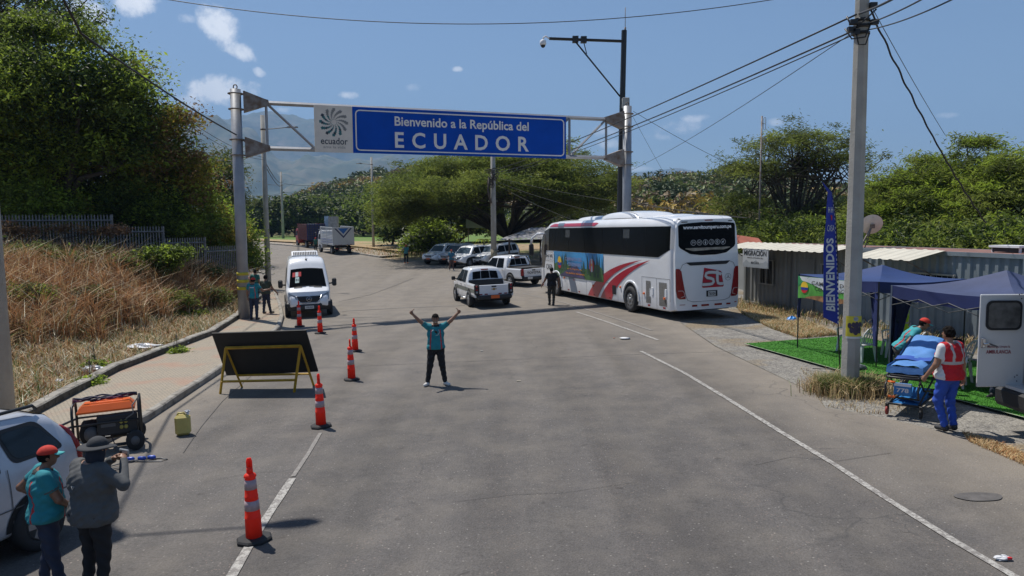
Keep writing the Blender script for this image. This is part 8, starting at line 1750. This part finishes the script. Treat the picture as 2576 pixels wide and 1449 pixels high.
def awning(r, x0, x1, z, out, drop):
    b = B(); b.grid(lambda u, v: Vector((x0+(x1-x0)*u, out*v, z-drop*v+.025*(abs(((u*(x1-x0)/.42) % 1)-.5) < .16))), int((x1-x0)/.07), 2, 0, False); b.obj("awning", mAwn, r)
    b = B()
    for x in (x0+.4, x1-.4): b.tube([(x, .02, z-.8), (x, out*.9, z-drop)], .02, 0, 6)
    b.obj("awning_brace", mSteelD, r)
awning(k1, .0, 6.9, 2.66, 1.15, .22); awning(k2, .9, 3.6, 2.62, 1.3, .28); awning(k3, .9, 5.5, 2.3, 1.2, .25)
def cwin(r, x0, x1, z0, z1):
    b = B(); b.box(((x0+x1)/2, .02, (z0+z1)/2), (x1-x0, .05, z1-z0), 0); w = b.obj("window", mGlass, r); b = B()
    for x in np.linspace(x0, x1, 9): b.tube([(x, .075, z0), (x, .075, z1)], .008, 0, 4)
    for z in (z0, z1): b.box(((x0+x1)/2, .06, z), (x1-x0+.1, .07, .05), 0)
    for x in (x0, (x0+x1)/2, x1): b.box((x, .055, (z0+z1)/2), (.05, .06, z1-z0), 0)
    b.obj("window_frame", M("window_grey", (.3, .3, .28), .6), w)
cwin(k1, 1.2, 2.1, .95, 1.95); cwin(k1, 5.1, 6.0, 1.2, 1.95); cwin(k2, 2.3, 3.9, 1.2, 1.9)
b = B(); b.box((4.2, .012, 1.1), (.85, .03, 2.0), 0); b.box((3.2, .012, 1.3), (.02, .04, 2.4), 0); b.obj("door", mC1, k1)
sgn = empty("office_sign", "white MIGRACIÓN sign hanging under the awning of the grey container", "sign", (0, 0, 0)); sgn.matrix_basis = k1.matrix_basis.copy()
b = B(); b.box((2.45, 1.12, 2.08), (1.75, .04, .76), 0); pn = b.obj("panel", M("sign_panel_white", (.5, .52, .53), .5, var=.04), sgn)
SGf = lambda x0, x1, z0, z1: (lambda u, v: Vector((x0+(x1-x0)*u, 1.146, z0+(z1-z0)*v)))
text("MIGRACIÓN", SGf(1.68, 3.22, 2.18, 2.44), mInk, pn, bold=.02); text("UNIDAD DE CONTROL MIGRATORIO", SGf(1.9, 3.0, 2.07, 2.12), mInk, pn, bold=.01); text("MACARA", SGf(2.2, 2.75, 1.84, 1.95), mInk, pn, bold=.01)
b = B(); b.add([(1.59, 1.143, 1.72), (3.31, 1.143, 1.72)]+[(3.31-1.72*t, 1.143, 1.93+.05*sin(t*17)+.03*sin(t*31)) for t in np.linspace(0, 1, 20)], [tuple(range(22))]); b.obj("skyline_print", M("pale_grey_print", (.33, .36, .38), .6, var=.05), pn)
# dish and air conditioners
dq = c0_+D*6.9; ds = empty("satellite_dish", "large cream satellite dish on the container roof beside the concrete pole", "satellite dish", (dq.x, dq.y, 2.85))
b = B(); dc = A(2193, 566, dq.y); dc = dc-Vector((dq.x, dq.y, 2.85)); nd = Vector((.18, .86, .42)).normalized(); t1 = nd.cross(Vector((0, 0, 1))).normalized(); t2 = nd.cross(t1)
b.grid(lambda u, v: dc+(t1*cos(2*pi*u)+t2*sin(2*pi*u))*.37*max(v, .001)+nd*(.10*v*v-.05), 32, 6, 0); b.obj("dish", M("dish_cream", (.62, .53, .45), .6, var=.1), ds)
b = B(); b.tube([(0, 0, 0), (.12, -.05, .22), dc-nd*.07], .03, 0, 8); b.tube([(0.25, .1, 0), dc-nd*.07], .018, 0, 6); b.box(dc-nd*.1, (.12, .12, .14), 0); b.tube([dc-t2*.3, dc+nd*.45], .012, 0, 5); b.obj("mount", mSteelD, ds)
for i, (s_, lab) in enumerate(((11.9, "low white air conditioner on the blue grey container roof"), (14.0, "air conditioner with a trailing plant on the cream container roof"))):
    q = c0_+D*s_-Nn*.9; a_ = empty("air_conditioner", lab, "air conditioner", (q.x, q.y, 2.88), head=(D.x, D.y), tilt=False); b = B(); b.box((0, 0, .17), (.95, .6, .06), 0); b.box((0, 0, .08), (.8, .5, .12), 1); b.obj("casing", [mWhiteP, mBlkPl], a_); b = B(); b.box((-.42, -.2, .0), (.05, .05, .3), 0); b.box((.42, -.2, .0), (.05, .05, .3), 0); b.obj("foot", mWhiteP, a_)
rp_ = A(1900, 598, 38); b = B(); b.add([(-1.5, -.6, -.5), (-.2, -.6, -.5), (-.2, 1.6, .25), (-1.5, 1.6, .45)], [(0, 1, 2, 3)]); b.loft([[(-1.5, -.6, -.5), (-.2, -.6, -.5), (-.2, 1.6, .1), (-1.5, 1.6, .3)], [(-1.5, -.6, -.58), (-.2, -.6, -.58), (-.2, 1.6, .02), (-1.5, 1.6, .22)]], 0, True); b.box((-.85, .8, -1.8), (1.2, 2.2, 2.4), 1); o = b.obj("red_roof_house", [M("red_tile", (.34, .10, .06), .7, var=.2, scale=2), mC1], None, "low house with a sloping red roof behind the coach and containers", "house"); o.location = (rp_.x+.9, rp_.y, rp_.z-.3)
# ------------------------------------------------------------ turf, tents, banner, chairs
d2 = Vector((.257, -.966)); p2 = Vector((.966, .257))
t0 = Vector((6.84, 21.24)); turf = [t0, Vector(Gx(2165, 950)), Vector(Gx(2400, 1008)), Vector(Gx(2576, 1055)), Vector((9.9, 9.8)), Vector((13.0, 10.6)), Vector((10.6, 21.9)), Vector(Gx(2110, 849))]
mTurf = world_mat("artificial_turf", [(.04, .165, .014), (.06, .22, .022), (.03, .12, .01)], [(2.5, .4, .65), (14, .5, .65)], rough=.8, bump=.8, bscale=60)
polysheet("turf_mat", [(p.x, p.y) for p in turf], .035, mTurf, st=.6, label="bright green artificial turf mat laid on the gravel under the tents", cat="turf mat")
line("turf_edge", [turf[0], turf[1], turf[2], turf[3], turf[4]], .035, M("turf_tape", (.25, .3, .2), .7), .042)
tag(bpy.data.objects["turf_edge"], "pale taped edge running along the front of the green turf mat", "edging"); bpy.data.objects["turf_edge"]["kind"] = "thing"
x, y = scatter([(p.x, p.y) for p in turf], 60000, rng); grass("turf_pile", "short plastic pile of the green turf mat", np.stack([x, y, gza(x, y)+.033], 1), .022, .012, [leafm("turf_fibre", (.055, .21, .02), var=.3, trans=.1, scale=2)], [1], rng, lean=.5)
mTn = M("tent_navy", (.012, .022, .10), .7, var=.15, scale=2, bump=.3, bscale=5); mTn2 = M("tent_navy_faded", (.036, .05, .115), .7, var=.15, scale=2, bump=.4, bscale=5); mTn3 = M("tent_blue", (.009, .033, .13), .7, var=.12, scale=2, bump=.3, bscale=5)
def tent(label, o_, L_, W_, zt_, peak, mtop, mside, legcol, curt=()):
    r = empty("canopy_tent", label, "tent", (o_.x, o_.y, 0)); z0 = gz(o_.x, o_.y); r.matrix_basis = Matrix(((d2.x, p2.x, 0, o_.x), (d2.y, p2.y, 0, o_.y), (0, 0, 1, z0), (0, 0, 0, 1)))
    apx = Vector((L_*.5, W_*.55, peak)); b = B(); C4 = [Vector((0, 0, zt_)), Vector((L_, 0, zt_)), Vector((L_, W_, zt_)), Vector((0, W_, zt_))]
    for i in range(4):
        a, c_ = C4[i], C4[(i+1) % 4]; b.grid(lambda u, v: (a*(1-u)+c_*u)*(1-v)+apx*v-Vector((0, 0, .10*sin(pi*u)*(1-v)*.6+.10*sin(pi*v))), 10, 8, 0)
    b.obj("canopy", mtop, r); b = B()
    for i in range(4):
        a, c_ = C4[i], C4[(i+1) % 4]; n_ = 14; b.loft([[a+(c_-a)*t-Vector((0, 0, .06*sin(pi*t)+dz+(.02*sin(t*40) if dz > .1 else 0))) for t in np.linspace(0, 1, n_)] for dz in (0, .13, .27)], 0, closed=False, sm=True)
    b.obj("valance", mside, r)
    for i, q in enumerate(C4): b = B(); gq = 0; b.tube([(q.x, q.y, gq-.05), (q.x, q.y, zt_)], .022, 0, 4, sm=False); b.obj("leg", legcol, r)
    b = B()
    for i in range(4):
        a, c_ = C4[i]-Vector((0, 0, .25)), C4[(i+1) % 4]-Vector((0, 0, .25)); n_ = 4
        for k in range(n_): q0, q1 = a+(c_-a)*k/n_, a+(c_-a)*(k+1)/n_; u_ = Vector((0, 0, .2)); b.tube([q0-(u_ if k % 2 else u_*0), q1-(u_*0 if k % 2 else u_)], .010, 0, 4); b.tube([q0-(u_*0 if k % 2 else u_), q1-(u_ if k % 2 else u_*0)], .010, 0, 4)
    b.obj("scissor_frame", mGreyTr, r)
    for i, (cx, cy, dx, dy, zl, mm_) in enumerate(curt):   # gathered curtains hanging down the legs
        b = B(); n_ = 12; rings = []
        for t in np.linspace(0, 1, 10):
            z = zt_-.02-(zt_-.02-zl)*t; w = .42*(1-t)**1.3+.10; rings.append([(cx+dx*w*(k/(n_-1))+.03*sin(k*2.4), cy+dy*w*(k/(n_-1))+.035*sin(k*2.1+t*3), z) for k in range(n_)])
        b.loft(rings, 0, closed=False, sm=True); b.obj("curtain", mm_, r)
    return r
tB = Vector((8.04, 20.3)); tA = Vector((8.62, 16.45))
tent("farther blue canopy tent with the printed banner on its front", tB, 3.0, 2.6, 2.12, 2.42, mTn3, mTn, mBlack, curt=((3.0, .0, -1, .3, .55, mTn), (0, 0, .12, .1, .9, mTn)))
tent("nearer canopy tent with a sun faded top beside the ambulance", tA, 3.1, 2.7, 2.1, 2.5, mTn2, mTn, mSteel, curt=((0, 0, -.5, .9, .15, mTn), (.0, .1, .2, 1, .5, mTn)))
bnr = empty("printed_banner", "green and white banner with a flag emblem hung on the farther tent", "banner", (0, 0, 0)); z0 = gz(8.04, 20.3); bnr.matrix_basis = Matrix(((d2.x, p2.x, 0, tB.x), (d2.y, p2.y, 0, tB.y), (0, 0, 1, z0), (0, 0, 0, 1)))
def BF(u, v, e=0): return Vector((.03+2.36*u, -.05-e-.02*sin(u*12), 1.45+.62*v+.03*sin(u*9)*(1-v)))
b = B(); b.grid(lambda u, v: BF(u, v), 20, 6, 0); sheet_ = b.obj("sheet", M("banner_leaf", (.09, .33, .05), .6, var=.35, scale=3), bnr)
b = B(); b.loft([[BF(u, max(0, .99-.28*min(1, u*3) if 0 else (.62+.2*cos(u*5))), .006) for u in np.linspace(.08, .98, 18)], [BF(u, .99, .006) for u in np.linspace(.03, .98, 18)]], 0, closed=False); b.obj("white_field", M("banner_white", (.6, .62, .62), .6, var=.05), sheet_)
b = B(); b.add([BF(*p, .008) for p in ((.0, 1), (0, .55), (.1, .7), (.2, .98))], [(0, 1, 2, 3)]); b.obj("green_corner", M("banner_dark_green", (.03, .25, .08), .6), sheet_)
b = B(); b.loft([[BF(u, .05+.22*sin(pi*min(1, max(0, (u-.15)/.8))), .010) for u in np.linspace(.15, .95, 14)], [BF(u, .0, .010) for u in np.linspace(.15, .95, 14)]], 0, closed=False); b.obj("hill_print", M("banner_brown", (.28, .14, .06), .6, var=.5, scale=12), sheet_)
for y0, y1, mm_ in ((0, 1, mYel), (-.45, 0, mBlu), (-1, -.45, mRdP)):
    b = B(); P_ = []
    for a in np.linspace(0, 2*pi, 33)[:-1]: yy = max(y0, min(y1, sin(a))); xx = (1 if cos(a) >= 0 else -1)*min(abs(cos(a)), sqrt(max(0, 1-yy*yy))); P_.append(BF(.13+.065*xx, .5+.27*yy, .014))
    b.add(P_, [tuple(range(32))]); b.obj("flag_print", mm_, sheet_)
text("CAMINATA DEL", lambda u, v: BF(.25+.62*u, .66+.17*v, .016), mInk, sheet_, bold=.005); text("CENTENARIO", lambda u, v: BF(.3+.5*u, .42+.16*v, .016), mInk, sheet_, bold=.005)
# feather flag
ff = G(2113, 932); fl = empty("feather_flag", "tall blue feather flag reading BIENVENIDOS in front of the concrete pole", "flag", (ff.x, ff.y, ff.z))
topf = A(2069, 457, ff.y-.1)-Vector(ff)
pole = [Vector((0, 0, 0)), Vector((-.09, -.01, 1.2)), Vector((-.14, -.02, 2.6)), Vector((-.22, -.03, 3.6)), Vector((-.33, -.05, 4.25)), topf]
b = B(); b.tube(pole, [.016, .016, .014, .011, .008, .005], 0, 8); b.obj("pole", mBlack, fl)
def PF(z): 
    zs = [p.z for p in pole]; return Vector((np.interp(z, zs, [p.x for p in pole]), np.interp(z, zs, [p.y for p in pole]), z))
zt_ = topf.z; 
def FF(u, z, e=0):      # u 0 at pole, 1 at free edge (image left)
    w = .34*min(1, ((zt_-z)/1.6))**.55*(1 if z > 1.25 else 1)+.0; zz = z+(.18*u if z < 1.6 else 0)*max(0, (1.6-z)/.5); return PF(zz)+Vector((-w*u, -.03*sin(u*3+z*1.3)-e, 0))
b = B(); b.grid(lambda u, v: FF(u, 1.12+(zt_-1.14)*v), 6, 30, 0); fg = b.obj("flag_cloth", M("flag_blue", (.012, .03, .30), .6, var=.15, scale=2), fl)
b = B()
for k in range(30): z = 1.15+(zt_-1.3)*k/30; b.add([FF(-.02, z, .006), FF(.07, z, .006), FF(.07, z+.05, .006), FF(-.02, z+.05, .006)], [(0, 1, 2, 3)])
objs(b, "sleeve_dash", mWh, fg)
zw0, zw1 = 1.42, 3.18
text("BIENVENIDOS", lambda u, v: FF(.22+.60*v, zw0+(zw1-zw0)*u, .012), mWh, fg, bold=.03)
text("CASA", lambda u, v: FF(.82-.68*u, 3.34+.15*v, .012), mWh, fg); text("H H", lambda u, v: FF(.80-.62*u, 3.78+.13*v, .012), mWh, fg, bold=.02)
b = B(); b.add([FF(.35, 3.6, .012), FF(.45, 3.6, .012), FF(.5, 3.72, .012), FF(.3, 3.72, .012)], [(0, 1, 2, 3)]); b.obj("red_emblem", mRdP, fg)
b = B(); b.tube([(-.6, .15, .02), (0, 0, .03), (.5, -.2, .02)], .012, 0, 6); b.tube([(-.3, -.35, .02), (0, 0, .03), (.25, .3, .02)], .012, 0, 6); b.obj("cross_base", mBlack, fl)
p = G(2168, 940); blob("boulder", "grey weight bag lying at the foot of the concrete pole", (p.x+.05, p.y+.35, p.z-.01), (.22, .15, .2), M("dark_stone", (.10, .115, .13), .7, var=.2), 12, "stone", amp=.12)
p = G(2008, 815); blob("rubbish_bag", "blue rubbish bag standing by the front leg of the farther tent", (p.x, p.y+.6, p.z-.3), (.22, .2, .55), M("bag_blue", (.02, .22, .6), .4, var=.15, scale=8), 14, "bag", amp=.14)
# plastic chairs
mCh = M("chair_plastic", (.56, .58, .58), .4, var=.04, scale=3)
def mkchair():
    r = empty("plastic_chair", "x", "chair", (0, 0, 0), "white plastic chairs under the tents")
    for s_ in (1, -1):
        for fx in (1, -1): b = B(); b.loft([[(fx*.19+q*.02+fx*.04, s_*.2+w*.02+s_*.03, 0) for q, w in ((-1, -1), (1, -1), (1, 1), (-1, 1))], [(fx*.18+q*.035, s_*.19+w*.03, .43) for q, w in ((-1, -1), (1, -1), (1, 1), (-1, 1))]], 0, True); b.obj("leg", mCh, r)
        b = B(); b.tube([(.2, s_*.25, .42), (.22, s_*.27, .62), (.1, s_*.27, .66), (-.15, s_*.26, .64), (-.23, s_*.22, .6)], [.018, .02, .024, .022, .018], 0, 6); b.obj("armrest", mCh, r)
    b = B(); b.grid(lambda u, v: Vector((-.21+.43*u, -.23+.46*v, .43-.02*sin(pi*u)*sin(pi*v)+(.0 if u < .95 else -.03))), 6, 6, 0); b.box((0, 0, .415), (.40, .42, .02), 0); b.obj("seat", mCh, r)
    b = B(); BK = lambda u, z: Vector((-.21-.16*(z-.42)/.45+.05*(abs(u)**2), .22*u*(1-.15*(z-.42)/.45), z))
    b.tube([BK(-1, .42), BK(-1, .72), BK(-.8, .84), BK(0, .88), BK(.8, .84), BK(1, .72), BK(1, .42)], .02, 0, 8)
    for u in (-.66, -.33, 0, .33, .66): b.loft([[BK(u-.09, z), BK(u+.09, z)] for z in np.linspace(.46, .86-.05*abs(u), 6)], 0, closed=False, sm=True)
    b.obj("backrest", mCh, r); return r
c0c = mkchair()
chs = [(9.15, 19.6, 2.4, "chair partly hidden behind the poster on the concrete pole"), (8.85, 18.2, 1.9, "chair standing in the open right of the concrete pole, seat toward the viewer"), (9.4, 17.15, 2.6, "chair just behind the curtain of the nearer tent"), (9.75, 15.75, 2.9, "chair seen between the bending helper and the medic"), (10.35, 15.3, 2.6, "chair behind the medic's head"), (9.33, 15.22, .9+3.14, "chair the dark haired person sits on"), (10.0, 14.35, .6+3.14, "chair the person in the red shirt sits on"), (9.85, 18.6, 2.9, "chair farthest back under the farther tent")]
for i, (x, y, rz, lab) in enumerate(chs):
    r = c0c if i == 0 else copy_tree(c0c)
    r["label"] = lab; r.location = (x, y, gz(x, y)+.04); r.rotation_euler = (0, 0, rz)
# ------------------------------------------------------------ stretcher
st_ = Vector((7.22, 13.15)); sdr = Vector((.66, .75)).normalized()
stc = empty("stretcher", "wheeled ambulance stretcher with a light blue sheet and raised back", "stretcher", (st_.x, st_.y, gz(*st_)), head=sdr)
mShB = M("sheet_blue", (.08, .22, .50), .7, var=.12, scale=5, bump=.6, bscale=7); mStB = M("stretcher_blue", (.02, .16, .42), .5, var=.15)
def mattress(x): return .90 if x < .55 else .90+(x-.55)*.24
b = B(); 
def MT(u, v): x = -.05+1.85*u; return Vector((x, -.27+.54*v, mattress(x)+.05+.015*sin(u*23+v*4)*sin(v*9)-.05*(abs(2*v-1)**6)))
b.grid(MT, 36, 12, 0)
b.loft([[Vector((x, s_*.30, mattress(x)+.03-.01*k)) for x in np.linspace(-.05, 1.8, 20)] if k == 0 else [Vector((x, s_*.31, mattress(x)-.06)) for x in np.linspace(-.05, 1.8, 20)] for s_ in (1,) for k in (0, 1)], 0, closed=False, sm=True); b.loft([[Vector((x, -.30, mattress(x)+.03)) for x in np.linspace(-.05, 1.8, 20)], [Vector((x, -.31, mattress(x)-.06)) for x in np.linspace(-.05, 1.8, 20)]], 0, closed=False, sm=True)
b.loft([[Vector((-.05, y, .92)) for y in np.linspace(-.30, .30, 8)], [Vector((-.07, y, .80+.01*sin(y*20))) for y in np.linspace(-.31, .31, 8)]], 0, closed=False, sm=True); b.obj("sheet", mShB, stc)
b = B(); b.loft([[Vector((x, y, mattress(x)+.063+.012*sin(y*14))) for y in np.linspace(-.3, .3, 12)] for x in (.50, .62, .70)], 0, closed=False, sm=True); b.obj("sheet_fold", M("sheet_dark_blue", (.02, .08, .36), .7, var=.1), stc)
b = B()
for s_ in (1, -1): b.tube([(-.12, s_*.28, .76), (.55, s_*.29, .80), (1.75, s_*.29, .80)], .022, 0, 8); b.tube([(.55, s_*.29, .82), (1.75, s_*.29, 1.13)], .018, 0, 8)
b.tube([(-.12, -.28, .76), (-.2, -.25, .74), (-.2, .25, .74), (-.12, .28, .76)], .022, 0, 8); b.box((.05, 0, .75), (.25, .5, .07), 0, bev=.02); b.obj("frame", mBlack, stc)
b = B(); b.tube([(-.1, -.27, .68), (-.26, -.27, .60), (-.26, -.27, .42), (-.15, -.27, .36), (-.15, .27, .36), (-.26, .27, .42), (-.26, .27, .60), (-.1, .27, .68)], .018, 0, 8); b.obj("foot_loop", mBlack, stc)
b = B(); b.box((-.16, 0, .53), (.04, .30, .22), 0, bev=.01); fp2 = b.obj("number_panel", mStB, stc); b = B(); b.box((-.185, 0, .61), (.006, .28, .05), 0); b.obj("white_label", mWhiteP, fp2)
text("778", lambda u, v: Vector((-.186, .10-.20*u, .47+.08*v)), mWh, fp2, bold=.03)
for z in (.66, .39):
    b = B(); b.tube([(-.24, .02+.09+.0, z), (-.24, .23, z)], .02, 0, 8); b.obj("orange_grip", mOrg, stc)
b = B()
for s_ in (1, -1): b.tube([(-.1, s_*.24, .74), (.35, s_*.24, .42), (1.45, s_*.24, .22)], .018, 0, 6); b.tube([(1.6, s_*.24, .78), (1.0, s_*.24, .5), (-.05, s_*.24, .24)], .018, 0, 6); b.tube([(-.08, s_*.26, .22), (1.5, s_*.26, .22)], .02, 0, 6)
for x in (-.08, 1.5): b.tube([(x, -.28, .22), (x, .28, .22)], .022, 0, 6)
b.obj("undercarriage", mBlack, stc)
b = B(); b.box((.45, 0, .21), (.95, .46, .03), 0); b.add([(.1, -.2, .25), (.5, -.2, .24), (.6, .2, .24), (.15, .22, .36)], [(0, 1, 2, 3)]); b.add([(.6, -.22, .24), (1.0, -.22, .34), (1.0, .22, .34), (.62, .22, .24)], [(0, 1, 2, 3)]); b.obj("tray", mStB, stc)
for x in (-.08, 1.5):
    for s_ in (1, -1):
        b = B(); b.box((x, s_*.28, .17), (.06, .06, .12), 0, bev=.01); cst = b.obj("caster", mBlack, stc); b = B(); b.lathe([(.02, -.02), (.08, -.018), (.085, 0), (.08, .018), (.02, .02)], (x, s_*.28, .085), 0, 16, 'Y'); b.obj("wheel", mRub if s_ < 0 else M("red_wheel", (.3, .04, .03), .5), cst)
# ------------------------------------------------------------ ambulance, mostly beyond the frame edge, rear door open
am_ = empty("ambulance", "white ambulance at the frame edge with its rear door swung open", "ambulance", (0, 0, 0)); xr = 8.63; y0 = 12.15; zg = gz(9.5, 13)
am_.location = (xr, y0, zg)
mAm = M("ambulance_white", (.55, .56, .56), .4, var=.05, scale=1.5)
MY = Matrix.Translation((0, -2.1, 0)); b = B(); b.loft([[(0, 0, .62), (0, 2.1, .62), (0, 2.1, 2.5), (0, 1.9, 2.66), (0, .2, 2.66), (0, 0, 2.5)]] + [[(x, 0, .55), (x, 2.1, .55), (x, 2.1, 2.5), (x, 1.9, 2.68), (x, .2, 2.68), (x, 0, 2.5)] for x in (.15, 3.6)], 0, False, True); b.loft([[(3.6, 0, .5), (3.6, 2.1, .5), (3.6, 2.1, 2.0), (3.6, 0, 2.0)], [(4.6, 0, .5), (4.6, 2.1, .5), (4.6, 2.1, 1.9), (4.6, 0, 1.9)], [(5.2, .1, .5), (5.2, 2.0, .5), (5.2, 2.0, 1.1), (5.2, .1, 1.1)]], 0, True); [b.v.__setitem__(k_, (q_[0], q_[1]-2.1, q_[2])) for k_, q_ in enumerate(b.v)]; b.obj("body", mAm, am_)
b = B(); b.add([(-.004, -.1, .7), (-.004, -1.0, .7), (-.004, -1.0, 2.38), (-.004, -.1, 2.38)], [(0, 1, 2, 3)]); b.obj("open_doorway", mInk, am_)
b = B(); b.box((-.004, -1.5, 1.55), (.03, .92, 1.68), 0); b.obj("second_rear_door", mAm, am_)
b = B(); b.box((-.04, -.14, 2.52), (.06, .16, .09), 0, bev=.02); b.obj("orange_light", M("amber_lamp", (.9, .2, .02), .3, var=0), am_)
b = B(); b.loft([[(-.34, .08, .40), (-.34, -2.1, .40), (-.02, -2.1, .40), (-.02, .08, .40)], [(-.36, .12, .46), (-.36, -2.1, .46), (0, -2.1, .46), (0, .12, .46)], [(-.36, .12, .66), (-.36, -2.1, .66), (0, -2.1, .66), (0, .12, .66)], [(-.32, .08, .70), (-.32, -2.1, .70), (0, -2.1, .70), (0, .08, .70)]], 0, True); b.obj("rear_bumper", mBlkPl, am_)
b = B(); b.box((-.15, -1.0, .735), (.3, 2.1, .05), 0); b.obj("step", mAm, am_)
for x in (1.0, 4.3):
    for y in (-.1, -2.0): wheel(.37, .24, am_, (x, y+.0, .37))
dA = A(2460, 740, y0+.02)-Vector((xr, y0, zg)); dB = A(2459, 973, y0-.02)-Vector((xr, y0, zg)); xl = (dA.x+dB.x)/2; zt_, zb_ = dA.z, dB.z
b = B(); b.box((xl/2, -.02, (zt_+zb_)/2), (abs(xl), .045, zt_-zb_), 0, bev=.012); dr = b.obj("open_rear_door", mAm, am_)
DF = lambda x, z, e=.0: Vector((xl+x, -.045-e, zb_+z)); dw, dh = -xl, zt_-zb_
def rr(x0, x1, z0, z1, rad, e):
    P_ = []
    for cx, cz, a0 in ((x1-rad, z1-rad, 0), (x0+rad, z1-rad, pi/2), (x0+rad, z0+rad, pi), (x1-rad, z0+rad, 3*pi/2)):
        for k in range(6): a = a0+pi/2*k/5; P_.append(DF(cx+rad*cos(a), cz+rad*sin(a), e))
    return P_
b = B(); b.loft([rr(.09, .685, .97, 1.53-.06, .10, .0), rr(.09, .685, .97, 1.47, .10, .02), rr(.125, .65, 1.005, 1.435, .08, .02)], 0); b.obj("window_seal", mRub, dr)
b = B(); b.add(rr(.12, .655, 1.0, 1.44, .08, .012), [tuple(range(24))]); b.obj("window", M("frosted_glass", (.10, .10, .095), .3, var=.5, scale=7), dr)
text("Mantenga Limpia la", lambda u, v: DF(.14+.38*u, .66+.05*v, .003), M("maroon_print", (.22, .015, .03), .6, var=0), dr, bold=.01); text("AMBULANCIA", lambda u, v: DF(.12+.42*u, .57+.065*v, .003), M("maroon_print", (.22, .015, .03)), dr, bold=.02)
b = B(); b.box(DF(.055, .76, .02), (.07, .05, .17), 0, bev=.015); b.tube([DF(.05, .74, .05), DF(.12, .75, .06), DF(.27, .70, .05)], [.024, .018, .012], 0, 8); b.obj("door_handle", mChrome, dr)
b = B()
for x, z in ((.62, .17), (.66, .2), (.66, .1), (.63, 1.57), (.67, 1.58), (.67, 1.5)): b.cyl(DF(x, z, 0), DF(x, z, .008), .009, 0, 8)
objs(b, "bolt", mInk, dr)
